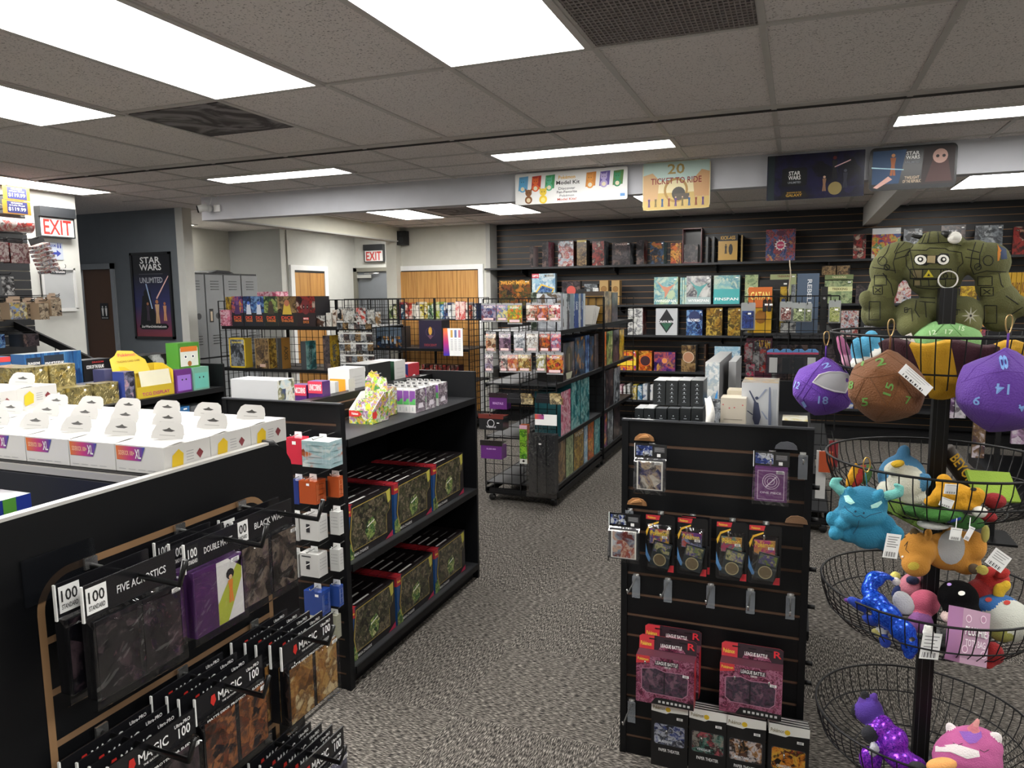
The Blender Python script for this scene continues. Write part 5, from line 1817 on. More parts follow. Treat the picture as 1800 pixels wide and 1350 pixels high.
# clip strips of small silver packs at the right end of R1
for r_, (y0_, zc) in enumerate([(563, 0), (583, 0), (601, 0), (622, 0), (636, 0)]):
 for k in range(6):
  u = 597 + 10 * k + 2 * r_
  p = at(u, y0_, 1, 5.97)
  c = ['#8a8a86', '#5a5a50', '#a8a49a', '#6a6a6c', '#787058'][(k + r_) % 5]
  m = MB().box(-.03, .03, -.004, .004, -.085, .0, {'': A(['grey', 'brown', 'white', 'dark'][(k + 2 * r_) % 4], 18, 3)})
  m.box(-.032, .032, -.006, -.003, -.022, -.008, mat('#c8c8c4', .3))
  tag(m.build('miniature_pack', None, p), f'small grey clip pack, {ORD[k]} across in the {ORD[r_]} row at the long rack right end', 'game pack', 'clip packs at the right end of the long rack')
# hanging white/silver packs over the right of the top shelf
for k, (u, v, y0_, y1_, c) in enumerate([(593, 600, 542, 560, '#202022'), (603, 622, 541, 566, '#b8b4ac'), (626, 643, 540, 569, '#c84a3a'), (646, 658, 543, 568, '#a8a49c'), (660, 669, 547, 572, '#8a6a40')]):
 a, b = at(u, y0_, 1, 5.95), at(v, y1_, 1, 5.95)
 m = MB().box((a.x - b.x) / 2, (b.x - a.x) / 2, -.006, .006, b.z - a.z, 0, {'': art([c, '#d8d8d4', '#2a2a2c', c], 16, k)})
 m.tube([(0, .05, .006), (0, -.02, .004), (0, -.03, .012)], .0025, M_wire)
 tag(m.build('card_pack', None, ((a.x + b.x) / 2, 5.95, a.z - .006)), ['small black', 'silver', 'red and white', 'grey', 'brown'][k] + ' pack hung above the right end of the fighter game shelf', 'game pack')

# ---- rack Rb
for row in [(661, 706, 574, 'night', 'grey-blue misty landscape game box', None, 7.99), (736, 776, 563, 'dark', 'dark purple game box with gold skull emblem', 'DE', 7.99)]:
 u, v, y, pal, lab, dr, Y = row
 if dr:
  def dr(m, F, W, H):
   m.rect(F, -W, W, -H, H, mat('#221c30', .4), .0004)
   m.disc(F, 0, .25 * H, .16 * W, mat('#b88a38'), .0008, 10, .3 * H)
   m.ring(F, 0, .15 * H, .4 * W, .04 * W, mat('#4a3a5a'), .0008)
   m.poly(F, [(-.25 * W, -.1 * H), (0, -.02 * H), (.25 * W, -.1 * H), (0, -.35 * H)], mat('#6a4a5a'), .0008)
   m.text(F, 'DESCENT', 0, -.75 * H, 1.1 * W, .16 * H, mat('#8a3038'), .0012)
 else:
  def dr(m, F, W, H):
   m.rect(F, -W, W, .1 * H, H, mat('#3c4854', .4), .0004)
   for q in (-.5, -.2, .1, .45):
    m.poly(F, [((q - .1) * W, -.6 * H), ((q + .1) * W, -.6 * H), (q * W, .3 * H)], mat('#7a8a98'), .0007)
 a, b = at(u, y, 1, Y), at(v, y, 1, Y)
 cart('game_box', a.x, b.x, Y, Y + .22, 1.0055, a.z, {'': P_('#22242a'), '-y': A(pal, 7, 5)}, lab + ' on the rear long rack', 'board game', None, dr)
bk = ['#6a8a30', '#a8b030', '#9a2a40', '#3a7aa0', '#a8402a', '#d04a3a', '#c8c0b0', '#e8e0d8', '#d8c83a', '#c8b030', '#3a7a4a', '#5a9a50', '#a8b840', '#58a8d0', '#38508a', '#e8ecf0', '#c8c8cc', '#c83a3a', '#8a6aa0', '#e0d8d0', '#b85a3a', '#3a4a70']
x = at(684, 550, 1, 8.3).x
xe = at(838, 550, 1, 8.3).x
n = 22
for k in range(n):
 u0 = x + (xe - x) * k / n
 h = .2 + .05 * ((k * 7) % 5) / 4
 cart('book', u0, u0 + (xe - x) / n - .006, 8.3, 8.5, 1.3605, 1.3605 + h * .85, {'': P_(bk[k]), '-y': art([bk[k], '#e8e4d8', bk[k], '#303038'], 9, k)}, f'bright upright game box, {ORD[k]} from left in the row before the closet doors', 'card game', 'bright boxes seen through the rear rack')
# lower packs in Rb and R1 rows seen through wire
for k in range(9):
 p = at(740 + 7.5 * k, 628, 1, 8.0)
 cart('game_box', p.x, p.x + .045, 8.0, 8.15, .6055, .6055 + .2, {'': P_('#3a1c20'), '-y': A('blood', 12, k)}, f'dark red game box, {ORD[k]} from left on the rear rack third shelf', 'board game', 'dark red boxes on the rear rack')
# hanging colour chart + red packs
a, b = at(779, 577, 1, 7.9), at(814, 626, 1, 7.9)
m = MB().box(0, b.x - a.x, -.003, 0, b.z - a.z, 0, M_tag)
m.add([(0, -.004, b.z - a.z), ((b.x - a.x) * .32, -.004, b.z - a.z), ((b.x - a.x) * .22, -.004, 0), (0, -.004, 0)], [(0, 1, 2, 3)], grad('#2a3ab0', '#c03a7a', '#f08030', b.z - a.z, 0, 2))
for k in range(3):
 q = (b.x - a.x) * (.38 + .2 * k)
 m.add([(q, -.004, -.11), (q + .03, -.004, -.11), (q + .03, -.004, -.02), (q, -.004, -.02)], [(0, 1, 2, 3)], mat(['#c8a058', '#6a7aa8', '#c87a8a'][k]))
 for j in range(7):
  m.add([(q, -.004, -.14 - .02 * j), (q + .03, -.004, -.14 - .02 * j), (q + .03, -.004, -.135 - .02 * j), (q, -.004, -.135 - .02 * j)], [(0, 1, 2, 3)], mat('#8a8a90'))
for q in (.015, b.x - a.x - .015):
 m.tube([(q, -.006, -.004), (q, .075, -.004)], .004, M_wire)
tag(m.build('paper_chart', None, a), 'white paper chart with a blue to orange edge clipped to the rear rack', 'poster')
for k, (u, v) in enumerate(((801, 808), (808, 818))):
 a, b = at(u, 530, 1, 7.9), at(v, 562, 1, 7.9)
 m = MB().box((a.x - b.x) / 2, (b.x - a.x) / 2, -.01, .01, b.z - a.z, 0, {'': P_('#b82a2a'), '-y': art(['#c82a2a', '#e8d8d0', '#c83030'], 9, k)})
 m.tube([(0, .06, .004), (0, -.03, .0), (0, -.04, .01)], .0025, M_wire)
 tag(m.build('card_pack', None, ((a.x + b.x) / 2, 7.9, a.z)), ['plain red', 'red and white'][k] + ' pack hung at the right end of the rear rack', 'game pack')

# ================================================================ RACK R2
def boost(name, px0, px1, py0, py1, Y, c, label, grp, k, grpd=True, hookL=.08):
 a, b = at(px0, py0, 1, Y), at(px1, py1, 1, Y)
 w, h = (b.x - a.x) / 2, a.z - b.z
 m = MB()
 foil = mat('#c8c8cc', .25, metal=.5)
 m.prism([(-w, 0), (w, 0), (w, -h), (-w, -h)], -.002, .002, foil)
 # pillow shaped packet between crimped ends
 P = art(c, 22, k)
 m.add([(-w, -.002, -.1 * h), (w, -.002, -.1 * h), (w * .9, -.009, -.3 * h), (-w * .9, -.009, -.3 * h), (w * .9, -.009, -.75 * h), (-w * .9, -.009, -.75 * h), (w, -.002, -.93 * h), (-w, -.002, -.93 * h)],
          [(0, 3, 2, 1), (3, 5, 4, 2), (5, 7, 6, 4), (0, 7, 5, 3), (1, 2, 4, 6)], P)
 F = FY(0, -.0095, -h / 2)
 m.rect(F, -.7 * w, .7 * w, -.4 * h, -.28 * h, mat('#e8c8c8'), 0)
 m.text(F, 'FLESH', 0, .3 * h, 1.1 * w, .1 * h, mat('#f0e8e0'), .0006)
 t = thing(name, ((a.x + b.x) / 2, Y, a.z), label, 'card pack', grp)
 m.build('packet', t)
 MB().tube([(0, hookL, .0), (0, -.012, -.006), (0, -.02, .008)], .0022, M_wire).build('hook', t)
 return t

cols = [['#5a4468', '#c8b8c8', '#3a5a8a', '#8a4a5a'], ['#d8c84a', '#e8e0b0', '#4a7ab0', '#d8a0a8'], ['#e0b02a', '#58a050', '#e05a2a', '#e8d840'], ['#e8e4d8', '#b85a3a', '#5a5a50', '#d8c8b0'], ['#8a4a5a', '#e08040', '#2a2a30', '#d8a0a8'], ['#e8e4e4', '#c83a40', '#303038', '#e0c8a8'],
  ['#c86a3a', '#e8d0b0', '#3a3030', '#8a5a3a'], ['#6a4a6a', '#302838', '#a88aa0', '#4a3040'], ['#c8ccd0', '#5a6068', '#e0e0e4', '#8a9098'], ['#e0e0dc', '#a89888', '#f0f0ee', '#6a5a50'], ['#e08030', '#2a3a3c', '#c84a2a', '#1c1c20'], ['#b890a8', '#c84a4a', '#5a6a9a', '#d8c8d0'],
  ['#a8a0b8', '#5a2a30', '#e0d8d8', '#303040'], ['#a8404a', '#d8c8c0', '#2a2a30', '#8a7a78'], ['#b85048', '#e0a060', '#8a3a4a', '#e8c8b8'], ['#c8a050', '#5a3a20', '#e0d090', '#8a2a20'], ['#b8b8ac', '#e8e8e8', '#a8a050', '#6a6a70'], ['#5a3048', '#c8402a', '#d8a040', '#3a1c20']]
xs = [(846, 872), (873, 893), (892, 918), (925, 944), (944, 964), (965, 985), (854, 872), (877, 898), (903, 923), (925, 946), (948, 967), (968, 986), (852, 867), (878, 893), (892, 911), (911, 934), (942, 960), (961, 990)]
ys = [(533, 566)] * 6 + [(583, 620)] * 6 + [(620, 655)] * 6
for k in range(18):
 lab = f'foil card booster, {ORD[k % 6]} from left in the {["top", "middle", "lower"][k // 6]} row of the tall wire rack'
 boost('booster_pack', xs[k][0], xs[k][1], ys[k][0], ys[k][1] + (4 if k in (2, 17) else 0), 5.19, cols[k], lab, 'foil boosters on the tall wire rack', k, hookL=.08)
# a second booster behind a few of them
for k in (3, 8, 9, 15, 17):
 boost('booster_pack', xs[k][0] + 1, xs[k][1] + 1, ys[k][0] - 1, ys[k][1], 5.225, cols[(k + 4) % 18], f'foil booster behind the {ORD[k % 6]} one in the {["top", "middle", "lower"][k // 6]} row, tall wire rack', 'rear foil boosters on the tall wire rack', k, hookL=.045)

def hung_box(px0, px1, py0, py1, Y, d, body, hdr, label, name='deck_box', cat='deck box', draw=None, grp=None, n=1):
 a, b = at(px0, py0, 1, Y), at(px1, py1, 1, Y)
 w, h = (b.x - a.x) / 2, a.z - b.z
 t = thing(name, ((a.x + b.x) / 2, Y, a.z), label, cat, grp)
 hh = h * .28
 m = MB().box(-w, w, 0, d, -h, -hh, body)
 if draw:
  draw(m, FY(0, -.0004, -(h + hh) / 2), w, (h - hh) / 2)
 m.build('box_body', t)
 MB().box(-w * 1.05, w * 1.05, -.004, .002, -hh, .0, hdr).box(-w * 1.05, w * 1.05, .002, d * .9, -hh * .5, -hh * .42, hdr).build('header_card', t)
 MB().tube([(0, .26 - (Y - 5.0), -.004), (0, -.02, -.008), (0, -.03, .006)], .0025, M_wire).build('hook', t)
 return t

PU = P_('#6a2a80')
hung_box(860, 891, 690, 720, 5.10, .08, PU, P_('#2a1820'), 'purple boxed sleeves hung on the tall wire rack, upper of two purple', draw=title('RINGTALE', 0, 0, 1.2, .4, '#c8a0d8', False))
hung_box(842, 884, 727, 757, 4.98, .12, P_('#1c1c20'), P_('#7a3028'), 'black boxed sleeves with white crest hung on the tall wire rack', draw=lambda m, F, W, H: (m.ring(F, 0, .2 * H, .3 * W, .05 * W, mat('#c8c8cc')), m.text(F, 'Vizlord', 0, -.45 * H, .8 * W, .35 * H, mat('#c8c8cc')), m.rect(F, .5 * W, .7 * W, .2 * H, .35 * H, M_tag)))
hung_box(845, 882, 773, 808, 4.98, .1, PU, P_('#201818'), 'purple boxed sleeves hung low on the tall wire rack', draw=title('SLEEVES', 0, .5, 1.0, .2, '#c8a0d8', False))
for k, (u, v, y, n2) in enumerate([(891, 937, 700, 'left'), (941, 988, 700, 'right')]):
 for j in range(3):
  a, b = at(u + 1 * j, y - 4 * j, 1, 5.05 + .03 * j), at(v - 2 * j, y + 11 - 3 * j, 1, 5.05 + .03 * j)
  m = MB().box(0, (b.x - a.x) * .55, 0, .02, -.035, 0, P_('#1a1a1e')).box((b.x - a.x) * .55, (b.x - a.x), 0, .02, -.04, .005, {'': A('gold', 18, 3), '-y': art(['#c8b890', '#4a4038', '#d8c8a0'], 20, j)})
  m.tube([((b.x - a.x) * .5, .2, .0), ((b.x - a.x) * .5, -.01, .0)], .0025, M_wire)
  tag(m.build('long_pack', None, a), f'black and tan long pack, {ORD[j]} from front, {n2} bunch on the tall rack', 'game pack', 'black and tan long packs')
# tall green box and the wrapped mat bag
a, b = at(911, 748, 1, 5.18), at(925, 817, 1, 5.18)
cart('tall_box', a.x, b.x, 5.205, 5.264, b.z, a.z, {'': P_('#b85a28'), '-y': art(['#1c3a1c', '#5aa02a', '#a8d848', '#24501c'], 12, 3, dist=4)}, 'tall narrow green swirl box hung on the tall wire rack', 'game box', None,
     lambda m, F, W, H: (m.rect(F, -W, W, -H, -.75 * H, mat('#d8d8d0')), m.rect(F, -W, W, .8 * H, H, mat('#d8a8b8')), m.disc(F, 0, -.86 * H, .3 * W, mat('#202020'))))
a, b = at(930, 727, 1, 5.15), at(979, 874, 1, 5.15)
w, h = (b.x - a.x) / 2, a.z - b.z
t = thing('mat_bag', ((a.x + b.x) / 2, 5.15, a.z), 'long black folded mat in a clear bag with white header, on the rack end', 'play mat')
m = MB()
for k in range(9):
 q = -w + 2 * w * k / 9
 m.box(q, q + 2 * w / 9 - .003, -.02 - .008 * (k % 3), .05, -h + .03, -.24 * h, mat('#222326', .45))
m.rect(FY(0, -.04, -.35 * h), -.02, .0, -.006, .006, M_tag)
m.build('folded_mat', t)
m = MB().box(-w * .55, w * 1.02, -.006, .0, -.13 * h, 0, {'': M_tag})
m.rect(FY(0, -.0064, -.03 * h), -w * .55, w * .1, -.03 * h, .03 * h, grad('#d8603a', '#a04a8a', '#4a58a8', -w * .55, w * .5, 0))
m.build('header_card', t)
m = MB()
m.add([(-w * 1.1, -.045, -.12 * h), (w * 1.05, -.045, -.12 * h), (w * 1.1, -.055, -.5 * h), (-w * 1.1, -.055, -.5 * h), (w * 1.15, -.045, -h), (-w * 1.1, -.045, -h)], [(0, 3, 2, 1), (3, 5, 4, 2)], clear('#ffffff', .3, .05))
m.build('clear_wrap', t)
MB().tube([(0, .12, .0), (0, -.01, -.006), (0, -.02, .01)], .003, M_wire).build('hook', t)

XR2 = -1.722

def side(px0, px1, pyt, z0, d, front, nearm, label, ds=None, X=XR2, cat='board game', name='game_box', group=None, df=None):
 top = {.96: 1.335, .53: .925, .16: .495}.get(z0, 9)
 """box whose front looks to +x, standing on z0, spanning px0..px1 on the plane x = X"""
 a, b = at(px0, pyt, 0, X), at(px1, pyt, 0, X)
 y0_, y1_ = sorted((a.y, b.y))
 z1 = min(top, max((a.z), z0 + .03))
 if y0_ < 6.66 < y1_ or y0_ < 6.79 < y1_ or 6.66 <= y0_ < 6.79:
  if y0_ + y1_ < 2 * 6.69:
   y1_ = 6.685
  else:
   y0_ = 6.765
   y1_ = max(y1_, y0_ + .04)
 return cart(name, X - d, X, y0_, y1_ - .003, z0 + .0005, z1, {'': nearm, '+x': front}, label, cat, group, df, ds)

# top shelf tall albums
al = [('#b8bcc4', 985), ('#e0e4ea', 990), ('#4a4858', 996), ('#9aa8b8', 1001), ('#2a50a0', 1009), ('#c8ccd4', 1017), ('#3a5a9a', 1021), ('#dfe3e8', 1025), ('#dfe3e8', 1029)]
for k, (c, u) in enumerate(al[:-1]):
 side(u + 1, al[k + 1][1], 516, 1.37, .2, P_(c), art([c, '#e8ecf0', c, '#6a5a48'], 7, k), f'tall clear-wrapped album, {ORD[k]} from near on top of the tall wire rack', vtitle('GAME' if k in (2, 4, 6) else '', '#e8ecf4', .3, .5, .5) if k in (2, 4, 6) else None, cat='album', name='album', group='tall albums on the tall wire rack')
for k in range(5):
 m = MB().box(-.15, 0, -.005, .005, 0, .22, {'': P_('#d8d4cc'), '+x': P_('#e4e0da')})
 o = m.build('booklet', None, (XR2, 6.36 + .045 * k, 1.372), 0)
 o.rotation_euler = (-.7 - .03 * k, 0, 0)
 o.location = (XR2, 6.36 + .035 * k, 1.376)
 tag(o, f'white booklet leaning, {ORD[k]} from near on top of the tall wire rack', 'booklet', 'leaning booklets on the tall wire rack')
for k, (u, v, yt, f, c, lab) in enumerate([(1031, 1038, 508, 'grey', '#3a3c40', 'grey wrapped tall box'), (1042, 1052, 506, 'white', '#8a8c90', 'silver wrapped tall box'), (1053, 1060, 520, 'gold', '#c89838', 'narrow golden tall box'), (1062, 1075, 512, 'brown', '#5a4a3c', 'brown wrapped tall box'), (1076, 1086, 514, 'dark', '#4a4440', 'dark brown wrapped tall box')]):
 side(u, v, yt, 1.37, .2 if k > 1 else .085, A(f, 8, k), P_(c), lab + ' on the top shelf of the second wire rack', X=-1.90 if k < 2 else -1.722)
for k, (u, v, c) in enumerate([(933, 944, '#4a5a48'), (945, 957, '#324a5c'), (958, 970, '#5a6850'), (972, 984, '#6a6e70')]):
 a, b = at(u, 514, 1, 5.5), at(v, 514, 1, 5.5)
 cart('deck_box', a.x, b.x, 5.5, 5.62, 1.3705, a.z, {'': P_(c), '-y': art([c, '#a8aca0', c, '#202a24'], 14, k)}, f'{["green-grey", "blue", "olive", "grey"][k]} tin box on the tall wire rack behind the boosters', 'card box', None)
# second shelf
for row in [(990, 1010, 604, .96, 'dark', '#1c1a18', 'black box with a bronze antlered emblem', lambda m, F, W, H: (m.disc(F, 0, .1 * H, .6 * W, mat('#4a4436'), .0006, 20, .7 * H), m.poly(F, [(-.1 * W, .4 * H), (.1 * W, .4 * H), (.08 * W, -.5 * H), (-.08 * W, -.5 * H)], mat('#8a8068'), .001), m.poly(F, [(-.6 * W, -.6 * H), (.6 * W, -.6 * H), (.3 * W, -.95 * H), (-.4 * W, -.95 * H)], mat('#a8a890'), .001))),
   (1011, 1028, 594, .96, 'night', '#1a2438', 'dark blue box next to the antlered one', None),
   (1029, 1036, 590, .96, 'blue', '#1c2c54', 'blue box with dark monster picture', None),
   (1037, 1044, 592, .96, 'night', '#181c20', 'black box with orange glow', None),
   (1045, 1052, 588, .96, 'dark', '#181a1c', 'black box with a silver rune', None),
   (1054, 1066, 585, .96, 'orange', '#3a2a20', 'orange and grey box in the second wire rack', None),
   (1067, 1077, 583, .96, 'green', '#24302a', 'dark green box in the second wire rack', None),
   (1078, 1088, 581, .96, 'dark', '#1c1c1e', 'black figure box in the second wire rack', None),
   (1089, 1097, 580, .96, 'yellow', '#22221e', 'black and yellow box in the second wire rack', None),
   (986, 1003, 690, .53, 'pink', '#1c6068', 'teal edged box with a pink city picture', None),
   (1004, 1020, 674, .53, 'teal', '#1c5a60', 'teal and white crystal box, nearer of two', None),
   (1021, 1036, 668, .53, 'teal', '#2a6068', 'teal and white crystal box, farther of two', None),
   (1052, 1064, 655, .53, 'grey', '#26282c', 'grey figure box with two helmets', None),
   (1065, 1078, 652, .53, 'dark', '#1c1c20', 'dark skull box on the second rack', None),
   (1079, 1090, 648, .53, 'grey', '#2a2c30', 'grey box beside the dark skull box', None),
   (978, 994, 770, .16, 'brown', '#3a3428', 'tan desert picture box on the bottom rack shelf', None),
   (995, 1008, 762, .16, 'paleg', '#4a4a40', 'wrapped grey-green box on the bottom rack shelf', None),
   (1009, 1026, 747, .16, 'gold', '#3a3c4c', 'gold and blue world game box on the bottom rack shelf', title('WORLD', 0, .8, 1.6, .2, '#e8e0d0')),
   (1027, 1033, 742, .16, 'sky', '#58688a', 'blue spine box on the bottom rack shelf', None),
   (1034, 1044, 740, .16, 'orange', '#7a4a3a', 'orange and purple box on the bottom rack shelf', None),
   (1045, 1057, 736, .16, 'teal', '#2a7a90', 'bright teal box on the bottom rack shelf', None),
   (1060, 1067, 720, .16, 'purple', '#2c2434', 'purple box, bottom shelf of the second rack', None),
   (1068, 1078, 716, .16, 'grey', '#2a2c30', 'grey window box, bottom shelf of the second rack', None),
   (1079, 1090, 712, .16, 'dark', '#1c1c20', 'black box, bottom shelf of the second rack', None)]:
 u, v, yt, z0_, pal, c, lab, ds = row
 lab2 = lab if ('rack' in lab) else lab + ' on the wire rack'
 side(u, v, yt, z0_, .22, A(pal, 9, u % 17), P_(c), lab2, ds)
# ================================================================ CONTENTS OF THE AISLE GONDOLA (G1)
def window_set():
 """thin window box standing on its edge, front to +x, origin bottom centre"""
 w, h, d = .186, .235, .05
 dk = P_('#191416')
 blue = P_('#1f4f8a')
 red = P_('#c03038')
 m = MB().box(-d / 2, d / 2, -w, w, 0, h, {'': dk, '-y': blue, '+x': P_('#1a1618'), '+z': P_('#1c1517')})
 F = FX(d / 2 + .0004, 0, h / 2)
 H = h / 2
 m.poly(F, [(-w, -H), (-.145, -H), (-.168, -.02), (-.14, H), (-w, H)], blue, .0003)
 m.rect(F, -w, -.145, H * .62, H, red, .0006)
 m.text(F, 'Pokémon', -.165, H * .8, .03, .012, mat('#f0d84a'), .001)
 m.poly(F, [(-w, -H), (-.135, -H), (-.13, -.075), (-.16, -.045), (-w, -.06)], A('green', 22, 3), .0008)
 fr = [(-.145, -.085), (-.162, -.02), (-.138, H - .014), (.135, H - .01), (.17, H - .05), (.165, .02), (.135, -.0), (.135, -.085)]
 m.poly(F, [(x * 1.0, z) for x, z in fr], mat('#a89448', .4), .0009)
 m.poly(F, [(x * .975 + .0005, z * .97) for x, z in fr], art(['#1c1a16', '#3a382a', '#5a5c40', '#2a241e', '#8a8068', '#4a3e30'], 26, 4), .0013)
 m.poly(F, [(-.03, .01), (.02, .025), (.045, -.01), (.03, -.06), (-.02, -.075), (-.045, -.03)], A('green', 30, 5), .0017)
 m.poly(F, [(-.028, -.012), (.03, .004), (.03, .01), (-.028, -.006)], mat('#d0d0c4'), .0021)
 m.poly(F, [(.135, H - .01), (.172, H - .004), (.172, .06), (.15, .05)], mat('#b0a848'), .0014)
 m.text(F, 'MEGA ZYGARDE', -.08, -H + .014, .11, .012, mat('#c8c8c4'), .0012)
 m.poly(F, [(.12, -H + .002), (w, -H + .002), (w, -H + .03)], mat('#a02848'), .0008)
 G = frame((0, 0, h + .0004), (0, 1, 0), (-1, 0, 0))
 m.rect(G, -w, -.13, -d / 2, d / 2, red, .0003)
 m.rect(G, -.12, .0, -.006, .004, mat('#c8c8c4'), .0004)
 m.rect(G, .03, .12, -.004, .001, mat('#7a7a78'), .0004)
 m.rect(FY(0, -w - .0004, h / 2), -d / 2, d / 2, H * .62, H, red, .0003)
 return m.mesh('window_box')

WB = window_set()
for si, z in enumerate((.5405, .0905)):
 for c in range(3):
  yc = 2.68 + .3905 * c
  for k in range(7):
   o = bpy.data.objects.new('window_box', WB)
   COL.objects.link(o)
   o.location = (-1.755 - .0525 * k, yc, z)
   tag(o, f'dark window box set, {ORD[k]} from front, {["near", "middle", "far"][c]} column of the {["upper", "lower"][si]} aisle shelf', 'card set', 'dark window boxes on the aisle shelves')

# white narrow boxes on the top right half
W_ = P_('#e4e3e2')
INK = art(['#e8e4e6', '#8a7a88', '#2a242c', '#c8b8c4', '#4a3c48'], 24, 3, dist=3)
w, d, h = .034, .105, .118
m = MB().box(-w / 2, w / 2, -d / 2, d / 2, 0, h, {'': W_, '+x': INK})
F = FY(0, -d / 2 - .0004, h / 2)
m.rect(F, -w * .46, w * .46, -.004, h * .44, mat('#6a3a80'), .0004)
m.poly(F, [(-w * .46, -.018), (w * .46, -.018), (w * .46, .012), (.004, .012), (-.004, -.004), (-w * .46, -.002)], mat('#4a9a50'), .0008)
m.rect(F, -.003, .003, -.05, -.03, mat('#9aa0a0'), .0006)
m.poly(FX(w / 2 + .0004, 0, 0), [(-.03, .02), (.03, .02), (.02, .045), (-.02, .045)], mat('#d8d0d8'), .0006)
m.add([(-w / 2, -.01, h), (w / 2, -.01, h), (w / 2 - .004, -.022, h + .02), (-w / 2 + .004, -.022, h + .02)], [(0, 1, 2, 3)], W_)
m.rect(Matrix.Translation((0, -.0225, h + .012)) @ Matrix.Rotation(pi / 2, 4, 'X'), -.008, .008, -.002, .004, mat('#26242a'), .0012)
WN = m.mesh('narrow_box')
for c in range(6):
 for r_ in range(3):
  o = bpy.data.objects.new('narrow_box', WN)
  COL.objects.link(o)
  o.location = (-1.775 - .0355 * c, 3.222 + .115 * r_ + (.02 if r_ == 2 else 0), 1.0705)
  tag(o, f'white narrow box with ink art, {ORD[c]} from the aisle in the {["near", "middle", "far"][r_]} rank', 'deck box', 'white narrow boxes on the aisle gondola top')

def display_box(x, y, rz, label, header, d=.07):
 """open counter display with slanting sides, packets inside"""
 t = thing('display_box', (x, y, 1.0705), label, 'display box', rot=rz)
 YG = art(['#e0d84a', '#7ab848', '#e8e8d0', '#8a5aa8', '#d8b83a', '#4a8a50'], 24, 6)
 w, h1, h2 = .062, .062, .135
 m = MB()
 m.box(-w, w, -.0015, .0, 0, h1, YG)
 m.box(-w, w, 2 * d - .0015, 2 * d, 0, h2, YG)
 m.box(-w, w, 0, 2 * d, 0, .002, M_white)
 for s in (-1, 1):
  x0, x1 = (s * w - .0015, s * w)
  pts = [(0, 0), (2 * d, 0), (2 * d, h2), (d * 1.5, h2), (0, h1)]
  vs = [(x0, p[0], p[1]) for p in pts] + [(x1, p[0], p[1]) for p in pts]
  k = 5
  m.add(vs, [tuple(reversed(range(5))), tuple(range(5, 10))] + [(i, (i + 1) % k, (i + 1) % k + k, i + k) for i in range(k)], [M_white if s > 0 else YG, YG if s > 0 else M_white] + [M_white] * 5)
 F = FY(0, -.002, h1 / 2)
 red = mat('#c8322e')
 m.poly(F, [(-w, .03), (-w, .002), (-.01, .002), (.006, .014), (-.008, .028)], red, .0004)
 m.text(F, 'Pokémon', -.03, .016, .034, .012, M_tag, .001)
 G = FX(w + .0004, 0, 0)
 m.poly(G, [(.0, .025), (.03, .025), (.04, .04), (.03, .058), (.0, .055)], red, .0006)
 m.build('carton', t)
 if header:
  m = MB()
  out = [(-w, 0), (w, 0), (w * 1.0, .07), (w * .85, .1), (.01, .105), (.0, .13), (-.02, .125), (-.03, .135), (-.05, .11), (-w, .095)]
  m.prism(out, -.001, .001, {'': M_white, '-y': YG})
  m.text(FY(0, -.0016, 0), 'Pokémon', -.015, .112, .06, .02, mat('#e8a832'), .0006)
  o = m.build('header_board', t)
  o.location = (0, .045, .09)
  o.rotation_euler = (-.15, 0, 0)
 for k in range(6):
  m = MB().box(-.055, .055, -.003, .003, 0, .1, YG)
  o = m.build('packet', t)
  o.location = (0, .035 + .018 * k, .004)
  o.rotation_euler = (-.25, 0, 0)
 return t

p = at(653, 738, 2, 1.07)
display_box(-1.85, 2.82, .0, 'open yellow-green counter display box nearest the gondola end', False)
p = at(676, 722, 2, 1.07)
display_box(-1.90, 2.985, .0, 'open yellow-green counter display box with a tall printed header', True)
# flat white box by the end
p = at(614, 752, 2, 1.07)
cart('small_box', -1.97, -1.90, 2.50, 2.60, 1.0705, 1.095, {'': P_('#e4e2de'), '-y': P_('#3a2a48')}, 'flat white and purple box lying behind the end panel of the aisle gondola', 'card box')
cart('card_sheet', -1.985, -1.983, 2.93, 2.98, 1.0705, 1.26, {'': P_('#d8d6d0')}, 'white upright card sheet beside the spine of the aisle gondola', 'card')

# left half of the top
Z1 = 1.0705
z = at(450, 664, 1, 2.56).z
cart('long_box', -2.29, -2.04, 2.49, 2.60, Z1, z, {'': P_('#dedfe0'), '+x': art(['#c8d8dc', '#e8e4d8', '#8a8a60', '#4a5a7a'], 18, 2)}, 'long plain white box with a printed end, behind the aisle gondola end', 'card box')
for k, (u, v) in enumerate(((513, 538), (541, 566))):
 a, b = at(u, 676 - 6 * k, 1, 2.74), at(v, 676 - 6 * k, 1, 2.74)

 def dr(m, F, W, H):
  m.rect(F, -W, W, .45 * H, H, mat('#c83a50', .3), .0004)
  m.text(F, 'UNICORNS', 0, .72 * H, 1.7 * W, .3 * H, M_tag, .0008)
  m.poly(F, [(-.8 * W, -H), (.9 * W, -H), (.5 * W, -.6 * H), (-.4 * W, -.55 * H)], mat('#d85a48', .3), .0006)
 cart('party_pack', a.x, b.x, 2.74, 2.80, Z1, a.z, {'': P_('#5a2a7a')}, ['left', 'right'][k] + ' purple pack with red header standing behind the aisle gondola end', 'game pack', None, dr)
a, b = at(569, 670, 1, 2.95), at(595, 670, 1, 2.95)
cart('hang_box', -2.115, -2.04, 2.90, 2.93, Z1, at(580, 671, 1, 2.9).z, {'': P_('#e2e1de')}, 'small white hang box with orange mark left of the orange-white box', 'deck box', None, lambda m, F, W, H: (m.disc(F, -.6 * W, -.2 * H, .12 * W, mat('#c04a3a')), m.disc(F, .1 * W, .7 * H, .2 * W, mat('#d8a040'), .0006, 12, .1 * W)))
z = at(590, 648, 1, 3.03).z
